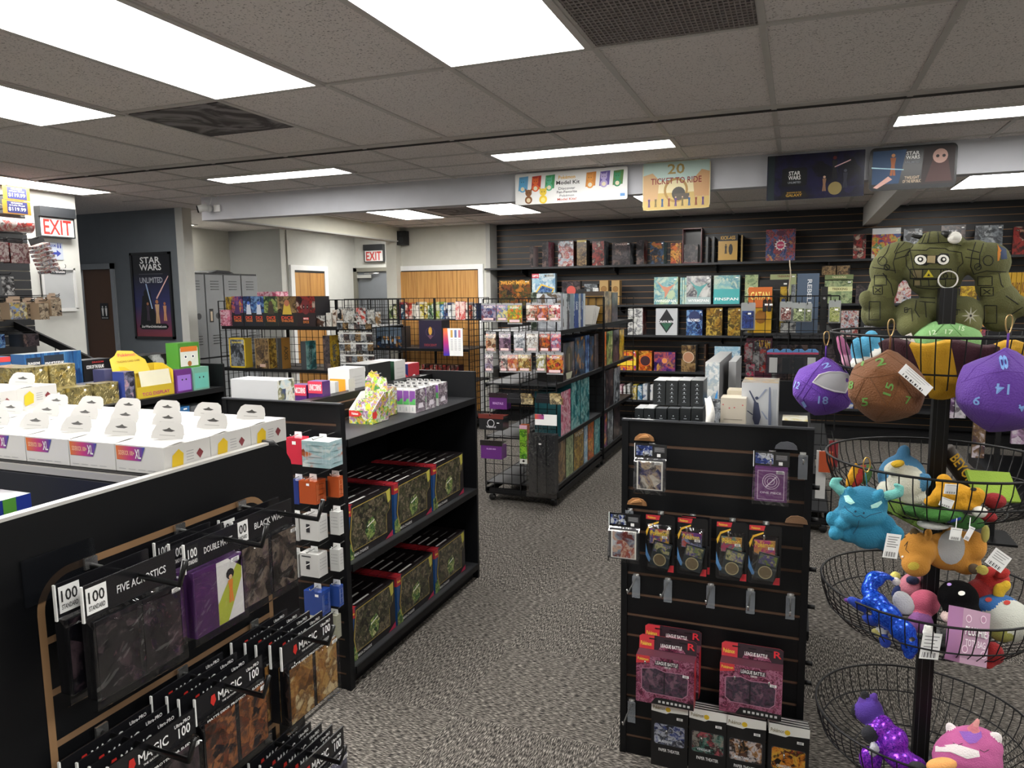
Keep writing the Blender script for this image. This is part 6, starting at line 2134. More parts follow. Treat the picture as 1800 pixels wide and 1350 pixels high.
cart('deck_box', -2.17, -2.045, 3.03, 3.17, Z1, z, {'': P_('#e4e3df')}, 'white box with a big orange window on the aisle gondola', 'deck box', None, lambda m, F, W, H: m.rect(F, -.85 * W, .6 * W, -H, .55 * H, mat('#e08a20')),
     lambda m, F, W, H: [m.rect(F, -.6 * W, .6 * W, q * H, q * H + .003, mat('#a8a8a4')) for q in (-.6, -.45, -.3, -.1, .1, .3, .45, .6)])
z = at(640, 640, 1, 3.22).z
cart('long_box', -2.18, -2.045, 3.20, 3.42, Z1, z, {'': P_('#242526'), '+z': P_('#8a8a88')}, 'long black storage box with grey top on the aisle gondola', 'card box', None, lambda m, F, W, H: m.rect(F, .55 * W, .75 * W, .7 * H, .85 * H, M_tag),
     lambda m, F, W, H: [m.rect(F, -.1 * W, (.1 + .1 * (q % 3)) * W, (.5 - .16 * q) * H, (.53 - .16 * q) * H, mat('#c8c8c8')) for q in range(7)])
z = at(700, 635, 1, 3.47).z
cart('deck_box', -2.2, -2.045, 3.46, 3.58, Z1, z, {'': P_('#e4e3df'), '-y': P_('#22402e')}, 'tall white box with dark green face behind the black long box', 'deck box', None, None,
     lambda m, F, W, H: [m.rect(F, -.6 * W, .6 * W, q * H, q * H + .003, mat('#a8a8a4')) for q in (-.4, -.2, 0, .2, .4, .6)])
z = at(722, 640, 1, 3.62).z
cart('deck_box', -2.12, -2.045, 3.61, 3.74, Z1, z, {'': P_('#c83a44'), '-y': P_('#2a3a80')}, 'blue and red ball box near the far end of the aisle gondola', 'deck box', None, lambda m, F, W, H: m.poly(F, [(W, -H), (-.1 * W, -H), (.2 * W, -.4 * H), (-.2 * W, -.1 * H), (.5 * W, 0), (.4 * W, .5 * H), (W, .3 * H)], mat('#d8404a')),
     lambda m, F, W, H: (m.disc(F, 0, -.1 * H, .55 * W, mat('#1c1c20')), m.disc(F, 0, .1 * H, .4 * W, M_tag, .001)))

# ---- boxes hung on the end of the aisle gondola
def peg_box(u, v, w_, yt, yb, Y, body, label, draw=None, ds=None, alpha=1, grp=None, k=0, tab=True, name='deck_box'):
 a, b = at(u, yb, 1, Y), at(v, yb, 1, Y)
 d = max(.03, min(.1, at(w_, yb, 0, b.x).y - Y))
 z1, z0 = at((u + v) / 2, yt, 1, Y).z, (a.z + b.z) / 2
 t = thing(name, ((a.x + b.x) / 2, Y, z0), label, 'deck box', grp)
 w2, h = (b.x - a.x) / 2, z1 - z0
 m = MB().box(-w2, w2, 0, d, 0, h, body)
 if draw:
  draw(m, FY(0, -.0004, h / 2), w2, h / 2)
 if ds:
  ds(m, FX(w2 + .0004, d / 2, h / 2), d / 2, h / 2)
 m.build('box_body', t)
 if tab:
  m = MB().prism([(-.018, 0), (.018, 0), (.016, .02), (-.016, .02)], d * .6, d * .6 + .001, M_tag if k < 2 else mat('#c8b8b8', .3))
  m.v = [x + Vector((0, 0, h)) for x in m.v]
  m.build('hang_tab', t)
 MB().tube([(0, 2.446 - Y, h + .012), (0, -.012, h + .008), (0, -.018, h + .016)], .0024, M_chrome).build('hook', t)
 return t

def label_white(m, F, W, H):
 m.rect(F, -.35 * W, .05 * W, -.35 * H, .35 * H, mat('#26262a'))
 m.poly(F, [(-.35 * W, -.05 * H), (.05 * W, .12 * H), (.05 * W, .2 * H), (-.35 * W, .03 * H)], M_tag, .001)
 m.rect(F, -.8 * W, .2 * W, .7 * H, .8 * H, mat('#3a3a3e'))

def label_dots(m, F, W, H):
 for q in range(4):
  m.rect(F, -.4 * W, .7 * W, (.5 - q * .28) * H, (.54 - q * .28) * H, mat('#8a8a8a'))
  m.disc(F, -.6 * W, (.52 - q * .28) * H, .06 * W, mat('#2a2a2a'), .0006, 8)

def label_sq(c):
 def f(m, F, W, H):
  cc = mat(c)
  for r_ in (.75, .5):
   for s in (-1, 1):
    m.rect(F, s * r_ * W - .0008, s * r_ * W + .0008, -.7 * H, .7 * H, cc)
   for s in (-.7, -.25, .2, .65):
    m.rect(F, -.5 * W, .5 * W, s * H, s * H + .0015, cc, .0008)
 return f

SKY = art(['#8a4a2a', '#c87848', '#b8c8cc', '#9ab8bc', '#d8dcd8'], 5, 2, stretch=(1, 1, 2))
peg_box(505, 531, 545, 770, 816, 2.33, mat('#c83044', .15, coat=.6), 'red clear deck box hung left of the desert picture one', lambda m, F, W, H: m.rect(F, -.2 * W, .3 * W, .5 * H, .75 * H, M_tag))
peg_box(532, 580, 603, 776, 822, 2.31, {'': P_('#c8c4b8'), '-y': SKY, '+x': SKY, '+z': P_('#d8dcd8')}, 'pale desert sky deck box at the top right of the gondola end', label_sq('#a8bcc4'), label_sq('#a8bcc4'))
peg_box(512, 526, 540, 845, 886, 2.35, mat('#2a3a80', .2, coat=.5), 'blue and purple deck box left of the clear orange one')
ORM = mat('#a84a22', .15, coat=.7)
peg_box(527, 556, 574, 846, 886, 2.30, ORM, 'clear orange deck box in front, on the gondola end', lambda m, F, W, H: m.rect(F, -.1 * W, .25 * W, .6 * H, .8 * H, M_tag), label_sq('#d88a5a'))
peg_box(577, 596, 603, 838, 874, 2.38, mat('#b0522a', .15, coat=.7), 'clear orange deck box at the back right of the front one', None, label_sq('#d88a5a'))
for r_, (yt, yb) in enumerate(((908, 950), (974, 1014))):
 rr = ['upper', 'lower'][r_]
 peg_box(510, 526, 535, yt, yb, 2.34, P_('#e2e1de'), f'white deck box at the left of the {rr} white row', None, None)
 peg_box(529, 561, 577, yt, yb, 2.31, P_('#e6e5e2'), f'white deck box with a black square in the {rr} white row', label_white, label_dots)
 peg_box(581, 597, 603, yt - 8, yb - 10, 2.37, P_('#e2e1de'), f'white deck box at the right of the {rr} white row', label_dots, label_dots)
peg_box(536, 566, 582, 1040, 1082, 2.31, mat('#22408a', .18, coat=.6), 'clear blue deck box in front, below the white rows', lambda m, F, W, H: m.rect(F, .3 * W, .7 * W, .6 * H, .8 * H, M_tag), label_sq('#8a9ac8'))
peg_box(581, 597, 604, 1030, 1066, 2.38, mat('#2a4890', .18, coat=.6), 'clear blue deck box at the back right of the front blue one', None, label_sq('#8a9ac8'))
peg_box(528, 566, 582, 1092, 1134, 2.31, P_('#c8c4a8'), 'beige green deck box under the clear blue ones', label_dots, label_dots, k=1)
peg_box(578, 593, 600, 1082, 1122, 2.37, P_('#b8b8a4'), 'grey-green deck box behind the beige one', None, label_dots)
peg_box(556, 575, 580, 1140, 1196, 2.33, {'': P_('#5a7a98'), '-y': P_('#d8dadc')}, 'white and blue pack with a black flower at the lowest peg', lambda m, F, W, H: [m.disc(F, .4 * W * math.cos(q), .4 * W * math.sin(q), .22 * W, mat('#18181a'), .0006, 10) for q in (0, 1.57, 3.14, 4.71)])

# ================================================================ CONTENTS OF G2
tin = art(['#4e4628', '#8f8458', '#6e6440', '#b8ac7c', '#84743c', '#a89450'], 26, 5, rough=.35)

def tin_mesh(L):
 d, h = .045, .118
 m = MB()
 n = 5
 prof = []
 for cx, cy, a0 in ((L / 2 - .012, d - .012, 0), (-L / 2 + .012, d - .012, pi / 2), (-L / 2 + .012, -d + .012, pi), (L / 2 - .012, -d + .012, 1.5 * pi)):
  for i in range(n):
   q = a0 + pi / 2 * i / (n - 1)
   prof.append((cx + .012 * math.cos(q), cy + .012 * math.sin(q)))
 k = len(prof)
 for z0, z1, g_ in ((0, .095, 0), (.095, h, .0015)):
  s = 1 + g_ * 8
  vs = [(p[1] * s, p[0] * s, z0) for p in prof] + [(p[1] * s, p[0] * s, z1) for p in prof]
  m.add(vs, [tuple(range(k)), tuple(reversed(range(k, 2 * k)))] + [(i + k, (i + 1) % k + k, (i + 1) % k, i) for i in range(k)], tin)
 F = FX(d + .0015, 0, h / 2)
 R = random.Random(3)
 for i in range(16):
  x, z = R.uniform(-L / 2 + .015, L / 2 - .02), R.uniform(-.045, .035)
  m.poly(F, [(x, z), (x + .003, z), (x + .013, z + .014), (x + .010, z + .014)], mat('#e0d4a4', .3), .001)
 m.rect(F, .02, .034, .035, .045, M_tag, .0014)
 return m.mesh('metal_tin')

T1 = tin_mesh(.145)
tl = [(-3.60, 2.605, 0, 'front left of the lower tins'), (-3.60, 2.757, 0, 'front right of the lower tins'), (-3.62, 2.945, 0, 'set apart beside the small figure box'),
      (-3.70, 2.60, 0, 'hidden lower layer, left'), (-3.70, 2.757, 0, 'hidden lower layer, right'), (-3.71, 2.60, .119, 'left on the upper layer front'), (-3.71, 2.757, .119, 'right on the upper layer front'), (-3.81, 2.60, 0, 'third rank, lower left'), (-3.81, 2.60, .119, 'third rank, upper left'), (-3.81, 2.757, .0, 'third rank, lower right'), (-3.91, 2.60, .119, 'rearmost, upper left'), (-3.91, 2.60, 0, 'rearmost, lower left')]
for x, y, dz, w_ in tl:
 o = bpy.data.objects.new('metal_tin', T1)
 COL.objects.link(o)
 o.location = (x, y, 1.071 + dz)
 tag(o, 'gold patterned metal tin, ' + w_, 'tin', 'gold tins on the left gondola')
# figure box
cart('figure_box', -3.64, -3.55, 3.03, 3.10, 1.071, 1.24, {'': P_('#3a4a98'), '+x': art(['#2a2a3a', '#5a5a6a', '#8a8aa0', '#c8a0a8'], 22, 3)}, 'small blue and grey boxed figure right of the gold tins', 'figure box')
cart('figure_box', -3.78, -3.69, 3.02, 3.10, 1.071, 1.25, {'': P_('#4a4a70'), '+x': P_('#5a5a80')}, 'purple-grey boxed figure behind the small blue one', 'figure box')
# yellow display
YL = P_('#e8c838')
t = thing('display_box', (-3.60, 3.245, 1.071), 'bright yellow counter display box with a blank white flap', 'display box')
m = MB()
m.box(-.10, .05, -.135, .135, 0, .002, YL)
m.box(.048, .05, -.135, .135, 0, .07, YL)
m.box(-.10, -.098, -.135, .135, 0, .19, YL)
for s in (-1, 1):
 pts = [(-.1, 0), (.05, 0), (.05, .15 if s < 0 else .15), (-.03, .19), (-.1, .19)]
 k = 5
 vs = [(p[0], s * .135 - .001, p[1]) for p in pts] + [(p[0], s * .135 + .001, p[1]) for p in pts]
 m.add(vs, [tuple(range(5)), tuple(reversed(range(5, 10)))] + [(i, i + k, (i + 1) % k + k, (i + 1) % k) for i in range(k)], YL)
m.disc(FY(-.02, -.1365, .09), 0, 0, .035, mat('#d8a82a'), .0006, 16)
m.text(FX(.0506, 0, .025), 'TCG DISPLAY', 0, 0, .2, .02, mat('#b02a70'))
m.build('carton', t)
m = MB().box(0, .002, -.1, .12, 0, .1, P_('#f4eed0'))
o = m.build('blank_flap', t)
o.location = (.048, 0, .06)
o.rotation_euler = (0, -.18, 0)
m = MB()
out = [(-.13, 0), (.13, 0), (.12, .08), (.08, .11), (.05, .14), (-.05, .15), (-.08, .12), (-.12, .1)]
m.prism(out, -.001, .001, YL, Mx)
m.text(FX(.0016, 0, .1), 'Pokémon', 0, .02, .12, .02, mat('#c84a4a'))
m.text(FX(.0016, 0, .08), 'TRADING CARD GAME', 0, 0, .16, .012, mat('#8a6a20'))
o = m.build('header_board', t)
o.location = (-.06, -.06, .14)
o.rotation_euler = (0, -.35, 0)
# pop figures
for k, (y0_, y1_, z0_, c, c2, lab) in enumerate([(3.40, 3.525, 1.071, '#7a3a90', '#9a70c8', 'purple window box with a round purple plush face, on the left gondola'), (3.54, 3.67, 1.071, '#8ac8b0', '#6ab8a8', 'mint window box with a teal plush face, on the left gondola')]):
 def ds(m, F, W, H, c2=c2):
  m.rect(F, -.85 * W, .85 * W, -.85 * H, .5 * H, mat(c2, .3), .0004)
  m.disc(F, .0, -.1 * H, .5 * W, mat(c2, .5), .0006, 16)
  for s in (-.25, .25):
   m.disc(F, s * W, .1 * H, .09 * W, mat('#15151a'), .001, 10)
 cart('figure_box', -3.66, -3.55, y0_, y1_, z0_, 1.215, {'': P_(c)}, lab, 'figure box', None, None, ds)

def ds(m, F, W, H):
 m.rect(F, -.85 * W, .85 * W, -.85 * H, .6 * H, mat('#d8dcd0', .3), .0004)
 m.rect(F, -.8 * W, .8 * W, .3 * H, .7 * H, mat('#d87a30', .3), .0006)
 for s in (-.35, .35):
  m.disc(F, s * W, -.1 * H, .16 * W, mat('#f0f0ea'), .0008, 12)
  m.disc(F, s * W, -.1 * H, .09 * W, mat('#2a3a4a'), .001, 10)
 m.disc(F, 0, -.65 * H, .2 * W, mat('#a86a30'), .0008, 9)

cart('figure_box', -3.67, -3.57, 3.45, 3.62, 1.216, 1.375, {'': P_('#58a038')}, 'green window box with an orange and white owl face on top', 'figure box', None, None, ds)
cart('black_case', -3.95, -3.78, 3.3, 3.62, 1.071, 1.30, {'': P_('#1a1a1c'), '+x': art(['#1a1a1c', '#2a2a2c', '#c8c8c8'], 8, 3)}, 'black and white box behind the yellow display on the left gondola', 'game box')
# far boxes on the left gondola: dragon miniatures
a, b = at(42, 622, 0, -4.0), at(142, 617, 0, -4.0)

def ds(m, F, W, H):
 m.rect(F, -.95 * W, -.45 * W, .45 * H, .85 * H, mat('#1c2430'), .0005)
 m.poly(F, [(-.35 * W, .9 * H), (.35 * W, .9 * H), (.35 * W, .2 * H), (0, .05 * H), (-.35 * W, .2 * H)], mat('#1c2430'), .0006)
 m.text(F, 'ICONS OF THE REALMS', 0, .5 * H, .66 * W, .26 * H, M_tag, .001)
 m.text(F, 'DUNGEONS', -.7 * W, .62 * H, .4 * W, .1 * H, M_tag, .001)
 red = mat('#b84a30')
 m.poly(F, [(0, 0), (.35 * W, .1 * H), (.75 * W, .15 * H), (.55 * W, -.25 * H), (.1 * W, -.3 * H)], red, .0008)
 m.poly(F, [(0, 0), (-.1 * W, -.02 * H), (-.3 * W, -.1 * H), (-.15 * W, -.35 * H), (.0, -.3 * H)], red, .0008)
 m.poly(F, [(-.03 * W, .05 * H), (.07 * W, .05 * H), (.06 * W, -.9 * H), (.0, -.9 * H)], mat('#4a3028'), .001)
 m.poly(F, [(-.85 * W, .05 * H), (-.65 * W, -.3 * H), (-.5 * W, -.05 * H), (-.6 * W, -.6 * H), (-.75 * W, -.5 * H)], mat('#1c1c24'), .0008)

cart('miniature_box', -4.11, -4.0, a.y, b.y, 1.071, (a.z + b.z) / 2, {'': P_('#3a70b0'), '+x': art(['#1c4070', '#4478a8', '#2a5a90', '#5a8cb8'], 7, 3, stretch=(1, 3, .3)), '+z': P_('#b8c4cc')}, 'wide blue miniature box with a red winged dragon on the left gondola', 'game box', None, None, ds)
a, b = at(145, 634, 0, -4.0), at(196, 632, 0, -4.0)
cart('miniature_box', -4.11, -4.0, b.y if b.y < a.y else a.y + .003, max(a.y, b.y), 1.071, a.z, {'': P_('#1c1c20')}, 'black miniature box with white lettering beside the blue dragon one', 'game box', None, None,
     lambda m, F, W, H: (m.text(F, 'ICONS OF THE REALMS', -.2 * W, .6 * H, 1.2 * W, .2 * H, M_tag), m.text(F, 'DRAGON', 0, .85 * H, .8 * W, .1 * H, mat('#b83a3a')), m.poly(F, [(-.4 * W, -.4 * H), (0, .2 * H), (.6 * W, -.1 * H), (.4 * W, -.6 * H)], mat('#d8d8d4'), .0008)))
a, b = at(0, 628, 0, -4.0), at(18, 628, 0, -4.0)
cart('miniature_box', -4.11, -4.0, a.y - .08, b.y, 1.071, a.z, {'': P_('#3a70b0')}, 'narrow blue miniature box with a red head at the left edge', 'game box', None, None,
     lambda m, F, W, H: (m.rect(F, -W, W, .8 * H, H, mat('#b83a3a')), m.disc(F, .3 * W, -.1 * H, .4 * W, mat('#8a3a34'), .0006), m.disc(F, .3 * W, .3 * H, .35 * W, mat('#20283a'), .0008)))
cart('game_box', -3.96, -3.86, 3.02, 3.25, 1.071, 1.16, {'': P_('#8a8a94'), '+x': A('grey', 14, 4)}, 'grey box with silver lettering behind the figure boxes', 'game box')
# lower shelf of G2
for k, (u, v, yt, c, lab) in enumerate([(262, 280, 722, '#1c4a38', 'dark green'), (283, 299, 717, '#c8ccd0', 'white'), (302, 334, 719, '#3a80c0', 'bright blue'), (336, 352, 715, '#7a7e80', 'left grey'), (354, 370, 712, '#84888a', 'right grey')]):
 a, b = at(u, yt, 0, -3.55), at(v, yt, 0, -3.55)
 cart('deck_box', -3.68, -3.55, a.y, b.y - .004, .8805, a.z, {'': P_(c)}, lab + ' deck box under the top of the left gondola', 'deck box', None, None,
         lambda m, F, W, H: (m.disc(F, 0, -.2 * H, .5 * W, mat('#26282a'), .0006, 14, .2 * W), m.rect(F, .3 * W, .7 * W, .6 * H, .8 * H, M_tag)))
MB_ = MB().box(-.29, .3, .03, 1.29, .86, .88, M_shelf)
MB_.build('shelf', G2[0])
a, b = at(0, 700, 1, 2.44), at(0, 700, 1, 2.44)
m = MB().prism([(-.02, 0), (.03, 0), (.02, .012), (.0, .03), (-.01, .01)], -.006, 0, mat('#a88460', .8))
tag(m.build('torn_board_scrap', None, (at(38, 702, 1, 2.452).x, 2.45, at(38, 702, 1, 2.452).z)), 'torn tan scrap stuck to the left gondola end panel', 'scrap')

# ================================================================ ON TOP OF THE FRONT DISPLAY K
def kbox(u, v, w_, yt, Y, z0, m_, label, draw=None, ds=None, grp=None, name='card_box', dmax=.085, dmin=.04, cat='card box'):
 a, b = at(u, yt, 1, Y), at(v, yt, 1, Y)
 d = max(dmin, min(dmax, at(w_, yt, 0, b.x).y - Y)) if b.x < 0 else dmin
 return cart(name, a.x, b.x - .001, Y, Y + d, z0, (a.z + b.z) / 2, m_, label, cat, grp, draw, ds)

def dlab(m, F, W, H):
 for q in range(5):
  m.disc(F, 0, (.7 - .33 * q) * H, .13 * W, mat('#c8ccd0'), .0006, 4)
  m.rect(F, -.3 * W, .3 * W, (.58 - .33 * q) * H, (.61 - .33 * q) * H, mat('#9aa0a4'))

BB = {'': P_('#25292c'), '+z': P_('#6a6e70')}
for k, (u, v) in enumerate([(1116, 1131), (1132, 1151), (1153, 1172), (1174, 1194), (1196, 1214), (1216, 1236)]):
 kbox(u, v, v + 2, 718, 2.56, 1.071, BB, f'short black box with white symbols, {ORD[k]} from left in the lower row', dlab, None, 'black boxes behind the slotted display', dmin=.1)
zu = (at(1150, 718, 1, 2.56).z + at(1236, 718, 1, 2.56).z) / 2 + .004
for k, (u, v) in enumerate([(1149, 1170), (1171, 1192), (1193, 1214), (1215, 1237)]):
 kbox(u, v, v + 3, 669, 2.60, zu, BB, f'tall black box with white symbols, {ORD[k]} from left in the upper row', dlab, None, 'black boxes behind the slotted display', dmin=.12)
# grey-sided long box and its neighbour
z = at(1251, 637, 1, 2.85).z
cart('long_box', at(1240, 640, 1, 2.85).x, at(1265, 640, 1, 2.85).x, 2.85, 3.4, 1.071, z, {'': P_('#b8b8b8'), '-y': art(['#d8dad8', '#e8e8e4', '#a8b8c4', '#c8ccc8'], 26, 3), '+x': P_('#8a8a8c')}, 'long grey-white box running back behind the black boxes', 'card box', None, lambda m, F, W, H: m.poly(F, [(-.2 * W, -.2 * H), (.8 * W, .35 * H), (.8 * W, .1 * H), (.2 * W, -.3 * H)], mat('#3a88c8')))
z = at(1288, 636, 1, 3.0).z
cart('long_box', at(1281, 640, 1, 3.0).x, at(1294, 640, 1, 3.0).x, 3.0, 3.3, 1.071, z, {'': P_('#a8a8aa'), '+z': P_('#d0d0d0')}, 'narrow grey box right of the long grey-white box', 'card box')
# white torn-open box with curved flap
t = thing('open_box', (at(1256, 720, 1, 2.52).x, 2.52, 1.071), 'torn open box with a curved white flap and packets behind the display', 'display box')
MB().box(-.03, .03, 0, .12, 0, .12, P_('#303234')).build('carton', t)
m = MB()
vs, fs = [], []
for i in range(9):
 q = i / 8
 z = .1 + .125 * q
 x = -.028 + .018 * math.sin(q * pi)
 bulge = -.03 * math.sin(q * pi)
 vs += [(-.034 + .006 * math.sin(q * pi), .0, z), (-.024 + .012 * math.sin(q * pi), -.014 + bulge, z), (-.014 + .02 * math.sin(q * pi), -.02 + bulge * .6, z + .01)]
for i in range(8):
 for j in range(2):
  fs.append((3 * i + j, 3 * i + j + 1, 3 * i + 4 + j, 3 * i + 3 + j))
m.add(vs, fs, mat('#d8d6d0', .5), smooth=True)
o = m.build('curved_flap', t)
md = o.modifiers.new('thick', 'SOLIDIFY')
md.thickness = .0015
for k in range(4):
 o = MB().box(-.025, .03, -.004, .004, 0, .09, {'': clear('#ffffff', .5), '-y': A('grey', 24, k)}).build('packet', t)
 o.location = (.004, .03 + .02 * k, .12)
 o.rotation_euler = (-.2, 0, 0)
# cream boxes
def cream(m, F, W, H):
 for q in range(9):
  m.rect(F, -.75 * W, (.75 - .2 * (q % 3)) * W, (.35 - .13 * q) * H, (.37 - .13 * q) * H, mat('#8a8478'))
 for a_, b_ in ((-.8, .8), (-.3, .7), (.1, .72), (.75, .8), (.6, .1)):
  m.disc(F, a_ * W, b_ * H, .06 * W, mat('#c85a60'), .0008, 8)

kbox(1267, 1312, 1323, 700, 2.53, 1.071, {'': P_('#e6dcc8')}, 'cream box dotted with red flowers, front one', cream, None, dmin=.07)
kbox(1278, 1322, 1326, 687, 2.62, 1.071, {'': P_('#e0d4bc')}, 'cream box with rounded top behind the flowered one', None, None, dmin=.05)

def robot(m, F, W, H):
 ink, sil = mat('#3a4058'), mat('#8a92a8')
 m.poly(F, [(-.3 * W, .55 * H), (-.05 * W, .5 * H), (.1 * W, .15 * H), (-.1 * W, -.2 * H), (-.35 * W, .1 * H)], ink)
 for a_, b_, c_, d_ in ((-.6, .8, -.2, .5), (-.1, .6, .35, .85), (-.3, -.1, -.6, -.6), (0, -.1, .25, -.6), (-.7, .3, -.35, .2), (.1, .3, .45, .1), (.0, -.85, .3, -.5)):
  m.poly(F, [(a_ * W, b_ * H), (a_ * W + .08 * W, b_ * H), (c_ * W + .06 * W, d_ * H), (c_ * W - .06 * W, d_ * H)], sil if a_ > -.2 else ink, .0009)
 m.disc(F, -.15 * W, .62 * H, .1 * W, ink, .001, 8)
 m.poly(F, [(.5 * W, .9 * H), (.58 * W, .9 * H), (.68 * W, .2 * H), (.62 * W, -.9 * H), (.5 * W, .2 * H)], mat('#6a7288'), .001)
 m.rect(F, .2 * W, .38 * W, -.35 * H, -.05 * H, mat('#3a3a3c'))
 for q in range(3):
  m.rect(F, (.72 + .08 * q) * W, (.75 + .08 * q) * W, -.8 * H, .85 * H, mat('#9aa0a8'))

kbox(1304, 1369, 1380, 673, 2.58, 1.071, {'': P_('#dcdee2'), '+z': art(['#c8c8c4', '#9a9a98', '#d8b878'], 12, 2)}, 'white model kit box with a blue-grey robot picture', robot, None, name='model_kit_box', dmin=.16, cat='model kit')
a = at(1375, 738, 1, 2.5)
cart('flat_box', a.x, at(1420, 740, 1, 2.5).x, 2.50, 2.62, 1.215, 1.235, {'': P_('#2a2a2c'), '+z': art(['#e4e2d8', '#d8d0b0', '#e8e8e4', '#c8b860'], 16, 2)}, 'flat box with a cream top at the right of the robot kit', 'card box')
cart('flat_box', a.x, at(1420, 740, 1, 2.5).x + .002, 2.50, 2.63, 1.071, 1.214, {'': clear('#b0b4b8', .4)}, 'clear stacked case under the flat cream-topped box', 'card box')

# ================================================================ RACK R3: on and around it
def r3(u, v, w_, yt, yb, Y, fm, sm, lab, dr=None, ds=None, z0=None, cat='board game', dmax=.2):
 a, b = at(u, yt, 1, Y), at(v, yt, 1, Y)
 d = max(.04, min(dmax, (at(w_, yt, 0, b.x).y - Y) if w_ > v and b.x < -.01 else .1))
 return cart('game_box', a.x, min(b.x - .001, .24), Y, Y + d, z0 or 1.3705, a.z if not z0 else min(a.z, 1.335), {'': sm, '-y': fm}, lab, cat, None, dr, ds)

def catan(m, F, W, H):
 m.rect(F, -W, W, .1 * H, H, mat('#c8682a', .35), .0004)
 m.rect(F, -.5 * W, W, -H, .3 * H, mat('#d8a82a', .35), .0003)
 m.disc(F, .1 * W, -.3 * H, .5 * W, mat('#a8702a'), .0005, 11, .3 * H)
 m.text(F, 'CATAN', -.02 * W, .62 * H, 1.6 * W, .36 * H, mat('#f4dc7a'), .001)

r3(1316, 1358, 1368, 505, 580, 5.33, A('yellow', 7, 9), P_('#3a4a24'), 'orange and yellow game box with a large title on the rack', catan, vtitle('CATAN', '#e8c83a', .2, 1.1, .5))
r3(1335, 1387, 1389, 492, 540, 5.56, P_('#1c1c1e'), P_('#1a1a1a'), 'black game box behind the orange and yellow one', title('', extra=bands([(.6, .62, '#8a8a8a')])))
r3(1372, 1384, 1388, 504, 540, 5.46, A('yellow', 9, 8), P_('#8a7a20'), 'yellow box with a small blue crest behind the orange one', emblem('#4a5a8a', .6, .4))
r3(1391, 1399, 1401, 500, 560, 5.40, A('grey', 9, 8), P_('#2a2a2c'), 'thin grey figure box between yellow and blue-grey ones', None)
r3(1402, 1441, 1443, 481, 562, 5.40, A('night', 7, 8), P_('#2a3448'), 'tall blue-grey wrapped game box with a vertical title', lambda m, F, W, H: (m.rect(F, -W, W, -H, H, mat('#4a5a6e', .25, coat=.6), .0003), m.text(F @ Matrix.Rotation(-pi / 2, 4, 'Z'), 'REBELLION', -.1 * H, .15 * W, 1.4 * H, .42 * W, mat('#c8ccd0'), .001)))
r3(1444, 1456, 1458, 504, 560, 5.40, P_('#18181a'), P_('#18181a'), 'black tube shaped box right of the blue-grey one', emblem('#8a8a8a', .4, .5))
for k, (u, v, y) in enumerate([(1312, 1334, 589), (1336, 1360, 591)][:1]):
 r3(1312, 1358, 1360, 589, 640, 5.36, P_('#5a2438'), P_('#4a1c2c'), 'wine red game box with yellow lettering on the second rack shelf', title('CATAN', .25, .75, 1.2, .3, '#d8b03a'), None, z0=.9605)
for k, (u, v, y, c) in enumerate([(1366, 1395, 605, 'dark'), (1397, 1420, 600, 'dark'), (1422, 1445, 602, 'blood'), (1447, 1470, 604, 'grey')]):
 r3(u, v, v, max(y, 606), 640, 5.36, A('dark', 9, k), P_('#2a2a2c'), 'dark box, ' + ORD[k] + ' from left behind the row of clear dice cases', None, None, z0=.9605)
r3(1372, 1400, 1400, 568, 580, 5.40, A('white', 12, 4), P_('#c8c8c4'), 'low white box on the top shelf under the hanging dice', None)

def dice_pack(u, v, yt, yb, A_, lab, body='#a8acac', hl=.1, Y=5.17):
 a, b = at(u, yt, 1, Y), at(v, yb, 1, Y)
 w, h = (b.x - a.x) / 2, a.z - b.z
 t = thing('dice_pack', ((a.x + b.x) / 2, Y, a.z), lab, 'dice pack')
 m = MB().prism([(p[0], p[1] - h / 2) for p in rounded(w, h / 2, .008)], -.003, .003, mat(body, .2, coat=.5, alpha=.7))
 m.build('backing_card', t)
 m = MB().box(-w * .8, w * .8, -.022, -.0031, -h * .93, -h * .3, {'': A_})
 m.rect(FY(0, -.0225, -h * .4), -.0, .02, -.006, .006, M_tag)
 m.build('dice_block', t)
 MB().tube([(0, hl, .0), (0, -.02, -.006), (0, -.03, .008)], .0024, M_wire).build('hook', t)

dice_pack(1303, 1327, 532, 580, art(['#1c2a5a', '#2a3a7a', '#3a5aa0', '#16204a'], 40, 2), 'blue dice pack at the rack top left')
dice_pack(1371, 1392, 530, 565, art(['#e0dcd8', '#3a1a1c', '#8a3a34', '#c8b8b0'], 60, 2), 'red and black dice pack on the rack')
dice_pack(1393, 1415, 532, 566, art(['#4a5a3a', '#8a9a6a', '#c8d0a8', '#2a3a24'], 60, 2), 'green dice pack beside the red and black one')
dice_pack(1411, 1427, 533, 566, art(['#4a5a3a', '#7a8a5a', '#b8c098', '#2a3a24'], 60, 9), 'green dice pack tucked behind the other green one', Y=5.2, hl=.07)
dice_pack(1457, 1477, 528, 568, art(['#7a8a4a', '#a8b068', '#c8c898', '#4a5a2a'], 60, 2), 'olive dice pack at the rack top right')
dice_pack(1341, 1348, 527, 548, P_('#141416'), 'narrow black clip pack, left of two', '#141416')
dice_pack(1349, 1356, 527, 548, P_('#141416'), 'narrow black clip pack, right of two', '#141416')
